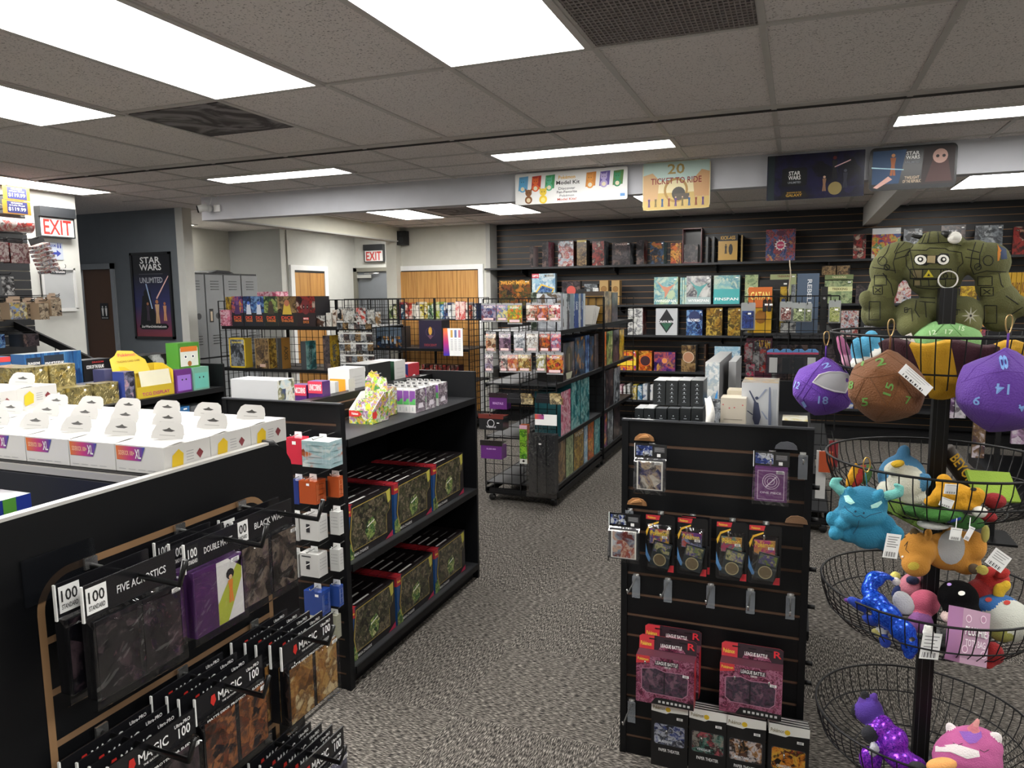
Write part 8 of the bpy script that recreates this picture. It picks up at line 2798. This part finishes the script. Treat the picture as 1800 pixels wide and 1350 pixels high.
# ---- twenty-sided dice bags
def dice_bag(px, py, Y, r, col, col_t, label, nums, seams, zipc, mouth=None, tags=None, strap=True, rimz=RIMS[0]):
 c = at(px, py, 1, Y)
 k = depth_of(c) / FL
 bm = bmesh.new()
 bmesh.ops.create_icosphere(bm, subdivisions=1, radius=1)
 ico = [f.normal.copy() for f in bm.faces]
 bm.free()
 bm = bmesh.new()
 bmesh.ops.create_icosphere(bm, subdivisions=5, radius=1)
 R = Matrix.Rotation(YAW, 3, 'Z') @ Matrix.Rotation(.25, 3, 'Y')
 inr = min(1e9, ico[0].dot(Vector(ico[0])))
 V, F = [], []
 rad = r * k
 for v in bm.verts:
  d = v.co.normalized()
  g = max(d.dot(n) for n in ico)
  flat = .795 / g               # distance to the face plane of the twenty-sided solid
  q = flat * .45 + .93 * .55
  p = R @ (d * q)
  p.z *= .93
  if p.z > 0:
   p.z += .16 * max(0, 1 - 2.4 * math.hypot(p.x, p.y)) ** 2
  V.append(c + p * rad * 1.04)
 F = [tuple(v.index for v in f.verts) for f in bm.faces]
 bm.free()
 b = MB()
 body = mat(col, .85, sheen=.5, bump=.7, bscale=260)
 b.add(V, F, body, smooth=True)
 bvh = BVHTree.FromPolygons(V, F)

 def hit(x, y, off=.0015):
  d = (_f + (x - 900) / FL * _r - (y - 675) / FL * _u).normalized()
  loc, n, i, dist = bvh.ray_cast(EYEV, d)
  return None if loc is None else loc + n * off
 for (t_, x, y, w, h, rot) in nums:
  tv, tf, tw, th = text_geo(t_)
  a = math.radians(rot)
  vv = []
  for v in tv:
   xx, yy = v.x / tw * w, -v.y / th * h
   q = hit(x + xx * math.cos(a) - yy * math.sin(a), y + xx * math.sin(a) + yy * math.cos(a), .002)
   vv.append(q)
  if all(q is not None for q in vv):
   b.add(vv, tf, mat(col_t, .7))
 for pts in seams:
  pp = []
  for i in range(len(pts) - 1):
   for j in range(8):
    s_ = j / 8
    pp.append((pts[i][0] + (pts[i + 1][0] - pts[i][0]) * s_, pts[i][1] + (pts[i + 1][1] - pts[i][1]) * s_))
  pp.append(pts[-1])
  q = [hit(x, y, -.0001) for x, y in pp]
  q = [z for z in q if z is not None]
  if len(q) > 1:
   b.tube(q, .0011, mat(zipc, .85), 5)
 org = c - Vector((0, 0, rad))
 t = thing('dice_bag', org, label, 'plush bag')
 world_part(b, 'body', t)
 if mouth:
  m = MB()
  mx_, my_ = sum(q[0] for q in mouth) / len(mouth), sum(q[1] for q in mouth) / len(mouth)
  n = len(mouth)
  rows = [[hit(mx_ + (x - mx_) * s_, my_ + (y - my_) * s_, .004) for x, y in mouth] for s_ in (1, .75, .5, .25, .01)]
  out = rows[0]
  m.add([q for r_ in rows for q in r_], [(i + j * n, (i + 1) % n + j * n, (i + 1) % n + (j + 1) * n, i + (j + 1) * n) for i in range(n) for j in range(4)], mat('#a2a2a6', .8), smooth=True)
  m.tube(out, .0022, mat('#c8c4cc', .6), 6, close=True)
  world_part(m, 'lining', t)
 top = max(V, key=lambda v: v.z)
 if strap:
  m = MB().tube([top - Vector((0, 0, .004)), top + Vector((0, 0, .03))], .0022, mat(zipc, .8), 6)
  world_part(m, 'strap', t)
  m = MB()
  q = top + Vector((0, 0, .032))
  rr = .009
  oval = []
  for i in range(20):
   a = 2 * pi * i / 20
   oval.append(q + _r0 * (.007 * math.cos(a) * (1 + .25 * math.sin(a))) + Vector((0, 0, .016 + .019 * math.sin(a))))
  m.tube(oval, .0014, mat('#b89a68', .3, metal=.7), 6, close=True)
  world_part(m, 'carabiner', t)
 return t, hit, k, c

dice_bag(1447, 682, 2.07, 54, '#5c2f96', '#86a0d8', 'purple dice bag with open zip and grey lining, hung at the left', [('2', 1452, 643, 15, 9, -20), ('18', 1447, 703, 17, 13, 5), ('12', 1402, 677, 9, 12, 20), ('1', 1414, 710, 5, 11, -30), ('5', 1476, 726, 9, 8, 20), ('20', 1418, 648, 12, 14, -40)],
         [[(1453, 628), (1430, 655), (1408, 690), (1400, 700)], [(1453, 628), (1488, 655)], [(1408, 668), (1440, 690), (1455, 735)], [(1428, 676), (1412, 700), (1420, 725)], [(1465, 700), (1480, 690), (1492, 705)]], '#4a2080',
         mouth=[(1430, 672), (1440, 660), (1456, 656), (1476, 656), (1490, 660), (1491, 676), (1484, 690), (1466, 688), (1448, 682)])
t, hit, k, c = dice_bag(1558, 682, 1.80, 67, '#6b3f18', '#5a8a3c', 'brown dice bag with green numbers and a long paper tag', [('2', 1548, 637, 17, 13, -15), ('15', 1562, 684, 22, 14, -70), ('5', 1521, 706, 12, 14, 0), ('7', 1595, 703, 9, 14, 10), ('8', 1497, 677, 8, 14, 10), ('1', 1517, 640, 4, 8, 20)],
         [[(1494, 655), (1520, 664), (1545, 662), (1580, 655)], [(1558, 620), (1500, 650)], [(1558, 620), (1600, 650), (1612, 665)], [(1530, 665), (1545, 690), (1560, 715), (1575, 690), (1582, 660)], [(1520, 668), (1500, 710)], [(1556, 718), (1540, 738)], [(1580, 662), (1605, 700)]], '#5c3818')
hangtag(t, 1610, 668, 66, 20, -40, 1.70, name='paper_tag', lines=3)
dice_bag(1762, 690, 1.76, 78, '#5a3290', '#7aa0d8', 'purple dice bag with closed zip, hung at the right edge', [('8', 1764, 638, 26, 15, 80), ('14', 1762, 684, 24, 18, 185), ('9', 1718, 704, 12, 16, 200), ('4', 1796, 716, 12, 12, 160)],
         [[(1690, 672), (1730, 658), (1765, 652), (1798, 655)], [(1765, 615), (1715, 645), (1695, 670)], [(1730, 660), (1745, 700), (1760, 728), (1740, 755)], [(1760, 728), (1800, 700)], [(1765, 615), (1798, 645)]], '#58308a')

# ---- top basket: scarf, pale green dice bag, fish tail toy, tag
Yt = 2.08
t, hit, org = plush('plush_dice', [(1664, 596, 2.12, 58, 34, 46, 0, fuzz('#7fb070'))], 'pale green plush dice in a clear bag inside the top basket', 'plush toy', .005, (), [([(1664, 564), (1640, 590)], .001, fuzz('#5a8a50')), ([(1664, 564), (1690, 590)], .001, fuzz('#5a8a50'))], [('12', 1640, 585, 12, 8, -10, mat('#c8e0b8')), ('17', 1668, 584, 14, 8, 5, mat('#c8e0b8')), ('15', 1690, 578, 10, 8, 15, mat('#c8e0b8'))])
hangtag(t, 1590, 602, 34, 22, 25, 1.93, lines=1, name='bag_label', txt='D20 BAG')
MAR, YEL = fuzz('#3a1620'), fuzz('#c8981c')
t = thing('striped_scarf', (SX + .04, 1.93, 1.42), 'folded maroon and yellow striped scarf inside the top basket', 'scarf')
b = MB()
# folded cloth wall following the inside of the basket
rows, colsn = 7, 40
vs, fs, ms = [], [], []
for i in range(colsn + 1):
 for j in range(rows + 1):
  q = j / rows
  a = math.radians(-128 + 134 * i / colsn - 9 * (q - .5))
  rr = (.225 - .05 * (1 - q)) + .008 * math.sin(i * .5)
  vs.append((rr * math.cos(a) - .04, rr * math.sin(a) + .17, -.01 + .125 * q + .006 * math.sin(i * .7)))
for i in range(colsn):
 for j in range(rows):
  o = i * (rows + 1) + j
  fs.append((o, o + rows + 1, o + rows + 2, o + 1))
  ms.append(MAR if int((i + 1) / 6) % 2 == 0 else YEL)
b.add(vs, fs, ms, smooth=True)
o = b.build('knitted_band', t)
md = o.modifiers.new('thick', 'SOLIDIFY')
md.thickness = .02
md.offset = 1
BL, WH, PK = fuzz('#4f9cc0'), fuzz('#d8d8d0'), fuzz('#b86a90')
plush('plush_toy', [(1528, 605, 2.02, 15, 26, 16, -12, BL), (1508, 618, 2.02, 12, 26, 14, 8, BL), (1540, 612, 2.02, 12, 22, 14, -40, BL), (1520, 640, 2.02, 26, 14, 20, 0, WH), (1548, 625, 2.0, 16, 12, 14, 0, WH)], 'light blue and white plush with fins up, left in the top basket', 'plush toy', .005)
plush('plush_toy', [(1484, 615, 2.06, 9, 30, 12, 25, PK), (1490, 632, 2.06, 11, 16, 12, 10, fuzz('#d8a0b8')), (1478, 600, 2.06, 7, 12, 9, 25, fuzz('#d8c8cc'))], 'pink narrow plush at the far left inside the top basket', 'plush toy', .005)

# ---- hung blue dragon
DB, DB2, MINT, EYEc = fuzz('#20708f'), fuzz('#2a80a0'), fuzz('#6cb4ac'), fuzz('#a8dcd4')
Yd = 1.86
SEAM = mat('#123850', .8)
t, hit, org = plush('plush_dragon', [
 (1517, 888, Yd, 42, 34, 32, 0, DB), (1517, 902, Yd - .01, 40, 24, 30, 0, DB2), (1512, 898, Yd - .03, 20, 12, 14, -8, DB2), (1530, 935, Yd, 36, 30, 26, 20, DB), (1555, 948, Yd, 26, 20, 20, -30, DB),
 (1478, 862, Yd, 14, 9, 10, -35, MINT), (1466, 852, Yd, 9, 8, 8, 0, MINT), (1466, 845, Yd, 6, 7, 6, 0, MINT), (1476, 842, Yd, 6, 4, 5, 0, MINT),
 (1566, 870, Yd, 15, 9, 10, 5, MINT), (1580, 866, Yd, 9, 9, 8, 0, MINT), (1584, 858, Yd, 6, 7, 6, 0, MINT), (1575, 852, Yd, 6, 4, 5, 0, MINT),
 (1475, 905, Yd, 18, 11, 12, 60, DB), (1462, 912, Yd - .01, 10, 14, 10, 0, DB2), (1482, 920, Yd - .02, 14, 11, 12, 0, DB2), (1468, 938, Yd - .02, 12, 12, 12, 0, DB2), (1495, 938, Yd, 24, 16, 16, 0, DB),
 (1560, 922, Yd - .01, 14, 20, 13, 30, DB), (1578, 938, Yd - .02, 11, 14, 11, 10, DB2), (1497, 868, Yd - .02, 8, 16, 9, 30, DB2), (1540, 873, Yd - .02, 8, 18, 9, -40, DB2)],
 'blue plush dragon with curled mint horns hanging from the second basket', 'plush toy', .0038,
 lines=[([(1499, 905), (1506, 908), (1513, 906), (1520, 911), (1530, 905), (1550, 900)], .0009, SEAM), ([(1484, 890), (1490, 897), (1500, 903)], .0009, SEAM), ([(1510, 915), (1508, 925), (1500, 938)], .0007, SEAM)],
 polys=[([(1484, 872), (1492, 870), (1503, 884), (1496, 887), (1487, 882)], EYEc, .0016), ([(1530, 888), (1548, 880), (1550, 884), (1542, 892), (1531, 894)], EYEc, .0016)],
 decals=[(1504, 899, 1.8, 1.8, SEAM, .002), (1518, 902, 1.8, 1.8, SEAM, .002)])
hangtag(t, 1568, 960, 26, 44, -8, 1.80, lines=5)
p = at(1525, 850, 1, Yd)
m = MB().tube([at(1525, 862, 1, Yd), at(1522, 838, 1, Yd), at(1520, 826, 1, Yd + .01)], .0012, DB, 5)
oval = [at(1523, 826, 1, Yd) + _r0 * (.008 * math.cos(a)) + Vector((0, 0, .012 + .018 * math.sin(a))) for a in [2 * pi * i / 16 for i in range(16)]]
m.tube(oval, .0016, mat('#c8a058', .25, metal=.7), 6, close=True)
world_part(m, 'carabiner', t)

# ---- second basket toys
CW, CB, CY = fuzz('#d4d4c4'), fuzz('#4a86b0'), fuzz('#d8b02a')
plush('plush_bird', [(1585, 838, 2.08, 40, 40, 34, 0, CB), (1594, 850, 2.04, 32, 32, 30, 0, CW), (1588, 795, 2.08, 10, 14, 12, -20, CB), (1572, 822, 2.02, 20, 12, 12, 25, CW), (1578, 815, 1.99, 13, 7, 9, 15, CY), (1622, 848, 2.02, 14, 18, 10, -30, CB), (1600, 872, 2.04, 26, 18, 24, 0, CW), (1560, 860, 2.04, 18, 14, 18, 0, CW)],
      'blue and cream plush bird with yellow beak in the second basket', 'plush toy', .0045)

def knit(c):
 return mat(c, .95, bump=1.0, bscale=120)

def rope_pile(name, paths, label, cat, col, r=.010):
 t = thing(name, paths[0][0], label, cat)
 b = MB()
 for pts in paths:
  b.tube([Vector(p) for p in pts], r, col, 8)
 world_part(b, 'knit_body', t)
 return t

Yk = 1.95
KY_ = knit('#c89018')
plush('plush_knit_toy', [(1672, 868, Yk, 34, 18, 24, 10, KY_), (1690, 885, Yk, 32, 14, 22, 0, KY_), (1660, 850, Yk, 14, 18, 14, 10, KY_), (1716, 872, Yk, 16, 16, 14, 0, KY_), (1640, 882, Yk, 16, 10, 14, 0, KY_)],
      'mustard yellow knitted toy with white labels in the second basket', 'plush toy', .0045, decals=[(1667, 855, 4, 5, mat('#1a1a1a'), .002), (1711, 861, 6, 3, mat('#1a1a1a'), .002)])
plush('plush_knit_toy', [(1620, 900, 1.95, 36, 12, 24, -8, knit('#2c5a22')), (1660, 905, 1.93, 34, 13, 22, 4, knit('#356a28')), (1700, 918, 1.95, 30, 12, 24, 0, knit('#33602a'))], 'green knitted toy at the bottom of the second basket', 'plush toy', .005)
plush('plush_knit_toy', [(1748, 880, 1.98, 20, 14, 18, 0, knit('#8a1f22')), (1736, 908, 1.98, 16, 10, 16, 0, knit('#8a1f22'))], 'dark red knitted toy at the right of the second basket', 'plush toy', .005)
plush('plush_knit_toy', [(1722, 900, 1.93, 14, 11, 12, 0, knit('#d8d6cc')), (1640, 922, 1.95, 30, 8, 20, -3, knit('#d0d0cc'))], 'white knitted toy low in the second basket', 'plush toy', .005)
plush('plush_knit_toy', [(1672, 911, 1.92, 20, 7, 12, 8, knit('#1f3a8c'))], 'small royal blue knitted toy low in the second basket', 'plush toy', .005)
plush('plush_knit_toy', [(1497, 835, 2.06, 6, 24, 8, -20, KY_), (1510, 838, 2.06, 7, 24, 8, -20, knit('#9a2a24')), (1524, 834, 2.06, 8, 20, 9, -15, knit('#4a6a38'))], 'yellow, red and green knitted strips at the left of the second basket', 'plush toy', .004)
t = thing('card_holder_sleeve', at(1745, 855, 1, 2.08), 'lime green flat pouch at the right of the second basket', 'pouch', rot=(.9, .1, .5))
MB().box(-.06, .06, -.04, .04, -.004, .004, fuzz('#8aa838')).build('pouch_body', t)
t = thing('card_holder_sleeve', at(1590, 900, 1, 1.98), 'lime green flat pouch leaning at the lower left of the second basket', 'pouch', rot=(1.2, .5, .4))
MB().box(-.07, .06, -.02, .02, -.003, .003, fuzz('#6a8a38')).build('pouch_body', t)
t = thing('rolled_book', at(1686, 830, 1, 2.14), 'dark roll with yellow tiger lettering leaning in the second basket', 'roll', rot=(0, 0, YAW))
m = MB()
c0, c1 = Vector((-.04, 0, .06)), Vector((.045, 0, -.05))
m.tube([c0, c1], .022, mat('#3a322c', .6), 14)
ax = (c1 - c0).normalized()
up = Vector((ax.z, 0, -ax.x))
F = frame((c0 + c1) / 2 + Vector((0, -.0235, 0)), ax, up if up.z > 0 else -up)
m.text(F, 'BEYOND', 0, 0, .11, .026, mat('#d8a828'), 0)
m.build('cover', t)
for (px, py, w, h, rot, lab) in [(1672, 860, 24, 18, -5, 'a'), (1664, 884, 24, 16, -20, 'b'), (1680, 939, 20, 22, -8, 'c'), (1704, 938, 10, 26, -25, 'd')]:
 c = at(px, py, 1, 1.80 if py > 900 else 1.88)
 t = thing('price_tag', c, {'a': 'white price label on the mustard knitted toy, upper of two', 'b': 'white price label on the mustard knitted toy, lower of two', 'c': 'white price tag hanging below the second basket', 'd': 'narrow white tag hanging right of another below the second basket'}[lab], 'price tag')
 hangtag(t, px, py, w, h, rot, 1.80 if py > 900 else 1.88, lines=1, name='label_card')
 if py > 900:
  world_part(MB().tube([at(px, py - h / 2 + 2, 1, 1.801), at(px + 2, py - 28, 1, 1.87)], .0008, M_tag, 4), 'string', t)

# ---- third basket toys
OR, CR = fuzz('#c88a34'), fuzz('#b4b4b4')
plush('plush_toy', [(1612, 968, 2.05, 30, 34, 28, 0, OR), (1610, 992, 2.02, 24, 22, 22, 0, OR), (1668, 965, 2.1, 46, 38, 32, 0, OR), (1698, 990, 2.1, 26, 20, 20, 0, OR), (1710, 960, 2.1, 22, 28, 22, 0, OR), (1608, 936, 2.05, 8, 10, 8, 40, mat('#5a4a30', .9)), (1632, 940, 2.0, 7, 13, 8, 0, OR), (1732, 938, 2.06, 7, 18, 8, 0, fuzz('#c8c06a')), (1712, 1000, 2.04, 10, 10, 10, 0, mat('#5a4a38', .9)), (1728, 1002, 2.02, 9, 10, 9, 0, fuzz('#c8b85a')), (1574, 1012, 2.0, 10, 8, 8, 0, fuzz('#d0c468'))],
      'orange plush animal lying on its side with pale belly, third basket', 'plush toy', .0045,
      decals=[(1672, 962, 24, 30, CR, .0012), (1606, 995, 10, 7, fuzz('#c8b040'), .0012), (1587, 981, 5.5, 6, mat('#1a1614', .5), .002), (1588, 979, 2, 2, WHT, .003)],
      lines=[([(1590, 960), (1596, 952), (1592, 966), (1598, 972)], .0009, mat('#1a1614', .6)), ([(1583, 948), (1592, 944)], .0016, mat('#1a1614', .6))])
t = thing('paper_tag', at(1755, 985, 1, 1.98), 'white barcode tag with black cord at the right over the third basket', 'paper tag')
hangtag(t, 1755, 985, 36, 32, -35, 1.98, lines=4, name='tag_card')
plush('plush_toy', [(1745, 1020, 2.12, 28, 24, 22, 0, fuzz('#a82420')), (1720, 1040, 2.1, 22, 22, 20, 0, fuzz('#8c1c1c')), (1762, 1008, 2.08, 14, 10, 10, 30, fuzz('#a82420')), (1756, 1040, 2.05, 10, 16, 10, 0, fuzz('#d8b02c')), (1768, 1030, 2.05, 8, 12, 8, -20, fuzz('#d8b02c'))], 'red and yellow plush behind the black cap toy, third basket', 'plush toy', .005)
plush('plush_toy', [(1612, 1030, 2.14, 30, 24, 24, 0, fuzz('#b8707e')), (1604, 1020, 2.1, 12, 8, 10, 0, fuzz('#1c2444')), (1625, 1060, 2.06, 26, 24, 22, 0, fuzz('#b05068')), (1618, 1095, 2.03, 22, 18, 20, 0, fuzz('#7a4a80'))], 'pink plush with a dark bow behind the blue sequin dragon', 'plush toy', .005)

def sequin(c1, c2):
 m, nt, b = _new('sequins')
 N, L = nt.nodes, nt.links
 tc = N.new('ShaderNodeTexCoord')
 vo = N.new('ShaderNodeTexVoronoi')
 vo.inputs['Scale'].default_value = 320
 L.new(tc.outputs['Object'], vo.inputs['Vector'])
 mx = N.new('ShaderNodeMix')
 mx.data_type = 'RGBA'
 mx.inputs[6].default_value = (*hexc(c1), 1)
 mx.inputs[7].default_value = (*hexc(c2), 1)
 sc = N.new('ShaderNodeSeparateColor')
 L.new(vo.outputs['Color'], sc.inputs[0])
 L.new(sc.outputs[0], mx.inputs[0])
 L.new(mx.outputs[2], b.inputs['Base Color'])
 b.inputs['Metallic'].default_value = .5
 b.inputs['Roughness'].default_value = .25
 bp = N.new('ShaderNodeBump')
 bp.inputs['Strength'].default_value = 1
 bp.inputs['Distance'].default_value = .004
 L.new(sc.outputs[1], bp.inputs['Height'])
 L.new(bp.outputs[0], b.inputs['Normal'])
 return m

SQ = sequin('#1030a8', '#2a68e8')
SB = fuzz('#1f3c9c')
GW = fuzz('#c4c4c8')
plush('plush_dragon', [(1538, 1018, 1.96, 18, 15, 14, 10, SQ), (1528, 1036, 1.95, 14, 20, 13, 0, SQ), (1555, 1012, 1.97, 16, 6, 9, -20, SQ), (1540, 1058, 1.93, 24, 18, 18, -25, SQ), (1560, 1082, 1.92, 30, 22, 20, -40, SQ), (1586, 1108, 1.91, 26, 20, 18, -30, SQ), (1600, 1134, 1.90, 16, 20, 14, 0, SQ), (1598, 1150, 1.90, 10, 9, 9, 0, SQ), (1556, 1128, 1.92, 10, 12, 9, 20, SB), (1508, 1062, 1.93, 22, 9, 10, -35, SB), (1528, 1090, 1.92, 16, 8, 9, -35, SB), (1495, 1056, 1.94, 14, 5, 7, -10, fuzz('#5a2a7a')), (1588, 1060, 1.98, 18, 26, 6, 35, GW), (1575, 1040, 2.0, 7, 14, 6, -20, fuzz('#1c2a5a')), (1575, 1022, 1.98, 8, 8, 8, 0, fuzz('#d0c8c4')), (1552, 1108, 1.93, 12, 6, 8, -20, GW), (1540, 1112, 1.93, 10, 6, 8, -40, fuzz('#a8a060'))],
      'blue sequinned plush dragon draped in the third basket', 'plush toy', .0040, decals=[(1603, 1124, 5, 4, mat('#0f0f14', .3), .0016)],
      polys=[([(1574, 1118), (1586, 1122), (1594, 1136), (1592, 1148), (1580, 1134)], mat('#1a1420', .8), .0014)])
BC = mat('#050506', .95, spec=.1, bump=.4, bscale=300)
plush('plush_toy', [(1684, 1050, 1.99, 34, 30, 30, 0, BC), (1690, 1072, 1.97, 32, 16, 26, 0, BC), (1676, 1085, 1.95, 22, 12, 18, 0, fuzz('#c8b0a8'))], 'black rounded plush cap with small white dots, third basket', 'plush toy', .005,
      decals=[(1669, 1028, 4, 2.5, mat('#a888c8'), .0016), (1690, 1043, 6, 4, WHT, .0016), (1656, 1074, 3, 4, WHT, .0016)])
plush('plush_toy', [(1768, 1090, 2.03, 44, 38, 36, 0, fuzz('#c4c6bc')), (1752, 1062, 2.04, 34, 14, 28, 10, fuzz('#2a62a0')), (1760, 1112, 2.0, 20, 16, 20, 0, fuzz('#8a8a44'))], 'grey-white round plush with blue top at the right of the third basket', 'plush toy', .005, decals=[(1738, 1055, 6, 4, fuzz('#b83a30'), .0016), (1770, 1060, 6, 4, fuzz('#b83a30'), .0016)])
plush('plush_toy', [(1748, 1148, 1.95, 16, 22, 14, 20, fuzz('#8c1a1c')), (1737, 1166, 1.945, 10, 11, 10, 0, fuzz('#9c2020')), (1728, 1140, 1.955, 12, 12, 12, 0, fuzz('#901c1c'))], 'dark red plush low in the third basket beside the pink box', 'plush toy', .005)
t = thing('tote_box', at(1700, 1120, 1, 1.90) - Vector((0, 0, .065)), 'pale pink box with PLUSHIE TOTE BAG lettering in the third basket', 'box', rot=(-.25, .3, YAW + .25))
PB = art(['#d8a8c8', '#e8c8dc', '#c890b8', '#e0b8d4', '#f0d8e4'], 16, 3)
m = MB().box(-.042, .042, -.02, .02, 0, .125, {'': P_('#b880a8'), '-y': P_('#dcb0cc'), '+z': P_('#e0c0d4')})
F = FY(0, -.0205, .0625)
for a_, b_ in ((-.025, .04), (.02, .045), (-.03, -.03), (.028, -.035), (.03, .01)):
 m.ring(F, a_, b_, .009, .002, mat('#f0dce8'))
 m.ring(F, a_, b_, .006, .0015, mat('#c88ab0'), .0009)
m.text(F, 'PLUSHIE', 0, .012, .062, .02, mat('#8a4a7a'), .0012)
m.text(F, 'PLUSHIE', -.001, .013, .066, .02, M_tag, .002)
m.text(F, 'TOTE BAG', 0, -.014, .062, .016, mat('#f4e8f0'), .0012)
m.build('carton', t)
t = thing('paper_tag', at(1635, 1135, 1, 1.87), 'white barcode tag standing at the front of the third basket', 'paper tag')
hangtag(t, 1636, 1136, 34, 48, -6, 1.87, lines=4, name='tag_card')
plush('plush_toy', [(1632, 1112, 1.885, 10, 11, 8, 0, fuzz('#dcdad4')), (1627, 1102, 1.885, 4, 5, 4, 0, fuzz('#dcdad4')), (1638, 1101, 1.885, 4, 5, 4, 0, fuzz('#dcdad4'))], 'tiny white plush head above the barcode tag, third basket', 'plush toy', .003)

# ---- fourth basket toys
PQ, PD = sequin('#4a1a98', '#a03ad8'), fuzz('#4a2a80')
plush('plush_dragon', [(1528, 1250, 2.02, 24, 26, 20, 0, fuzz('#4c2f8c')), (1520, 1235, 2.02, 12, 12, 12, 20, PD), (1536, 1228, 2.02, 7, 12, 7, -10, PD), (1550, 1278, 2.0, 20, 22, 18, -40, PQ), (1568, 1305, 1.99, 26, 30, 22, -40, PQ), (1585, 1335, 1.98, 34, 20, 22, -20, PQ), (1608, 1340, 1.98, 20, 12, 14, -10, PQ), (1530, 1335, 1.98, 20, 24, 16, 10, PQ), (1505, 1250, 2.02, 10, 14, 8, 10, fuzz('#141418')), (1520, 1222, 2.02, 8, 9, 7, 0, fuzz('#18181c')), (1528, 1290, 1.98, 14, 14, 12, 0, fuzz('#1c1c24')), (1536, 1318, 1.96, 8, 12, 8, 0, fuzz('#a8a8b0'))],
      'purple sequinned plush dragon in the lowest basket', 'plush toy', .0042)
PP, PW, PV = fuzz('#b85a90'), fuzz('#dcd4d4'), fuzz('#8a5ab0')
plush('plush_unicorn', [(1700, 1335, 1.98, 58, 50, 44, 0, PP), (1712, 1312, 1.99, 48, 34, 36, 0, PP), (1672, 1282, 2.0, 9, 14, 8, 25, PW), (1750, 1298, 1.99, 12, 12, 9, -45, PW), (1710, 1286, 1.98, 9, 18, 9, -15, fuzz('#d8808c')), (1716, 1272, 1.98, 5, 12, 5, -20, fuzz('#e09a98'))],
      'pink plush unicorn with white ears and purple fringe, lowest basket', 'plush toy', .0045,
      polys=[([(1686, 1286), (1724, 1286), (1726, 1296), (1716, 1306), (1704, 1308), (1694, 1300)], PV, .0016), ([(1645, 1312), (1680, 1308), (1720, 1320), (1722, 1330), (1700, 1334), (1670, 1322), (1645, 1322)], PW, .0016)],
      lines=[([(1675, 1306), (1684, 1310), (1692, 1307)], .001, mat('#3a2030')), ([(1722, 1318), (1730, 1322), (1738, 1318)], .001, mat('#3a2030'))])
plush('plush_toy', [(1655, 1345, 1.88, 28, 12, 14, 8, fuzz('#d89a58')), (1612, 1348, 1.9, 16, 8, 12, 0, fuzz('#18181c'))], 'small orange and black plush at the front of the lowest basket', 'plush toy', .004)

# ================================================================ RIGHT BACKGROUND FIXTURES
t = thing('gondola_shelf', (1.62, 5.6, 0), 'dark gondola with slanted shelf arms behind the plush stand', 'display shelf')
MB().box(-.05, .9, 0, 2.4, 0, .09, M_shelf).build('base_deck', t)
MB().box(.38, .42, 0, 2.4, .09, 1.42, M_board).build('back_panel', t)
for i, z in enumerate((.55, .95)):
 for k in range(4):
  y = .05 + .7 * k
  MB().prism([(-.0, 0), (.38, .02), (.38, -.1), (.3, -.1)], -.008, .008, M_black, Matrix.Translation((0, y, z))).build('bracket', t)
 MB().box(-.02, .379, 0, 2.4, z, z + .02, M_shelf).build('shelf', t)
for k, (x, y, z, c, w, h) in enumerate([(1.66, 5.75, 1.0, '#6a4a78', .03, .2), (1.66, 5.95, .99, '#9a9aa0', .03, .2), (1.66, 6.15, 1.0, '#8a6a40', .05, .2), (1.66, 6.4, .99, '#3a3a3e', .08, .18), (1.66, 5.78, .60, '#2c2c30', .08, .16), (1.66, 6.1, .60, '#50505a', .07, .14), (1.66, 6.6, .60, '#a8a49a', .07, .12), (1.66, 6.7, .99, '#a03a3a', .06, .2)]):
 cart('game_box', x - w, x + w, y, y + .12, (.9705 if z > .9 else .5705), (.9705 if z > .9 else .5705) + h, {'': P_(c), '-y': art([c, '#c8c8c4', '#2a2a2c', c], 12, k)}, f'{["purple", "silver", "tan", "dark", "small black", "small grey", "small cream", "red"][k]} boxed item on the slanted arm gondola behind the plush stand', 'game box')
for k, (px, py, c, lab) in enumerate([(1668, 700, '#7a5a88', 'purple looped pack hung to the right of the stand pole'), (1688, 700, '#a8a8ac', 'clear looped pack beside the purple one, right of the stand pole'), (1720, 770, '#7a6040', 'narrow bronze pack hung low behind the right dice bag'), (1790, 745, '#a888a8', 'lilac pack at the right edge below the dice bag')]):
 p = at(px, py, 1, 5.5)
 m = MB().box(-.035, .035, -.015, .015, -.13, .13, {'': P_(c), '-y': art([c, '#d0c8d0', c, '#4a3a4a'], 12, k)})
 m.tube([(0, 0, .13), (-.02, 0, .16), (0, 0, .2), (.02, 0, .16), (0, 0, .13)], .002, M_wire)
 tag(m.build('looped_pack', None, p), lab, 'game pack')
t = thing('peg_stand', (1.2, 5.5, 0), 'dark upright post with arms carrying the looped packs', 'display stand')
p0, p1 = at(1668, 640, 1, 5.5), at(1790, 640, 1, 5.5)
t.location = (p0.x, 5.54, 0)
MB().box(0, p1.x - p0.x + .05, 0, .02, 1.0, 1.35, M_board).build('header_board', t)
MB().box(.3, .33, 0, .02, .0, 1.0, M_black).build('post', t)
MB().box(.2, .43, -.15, .17, .0, .015, M_black).build('foot', t)
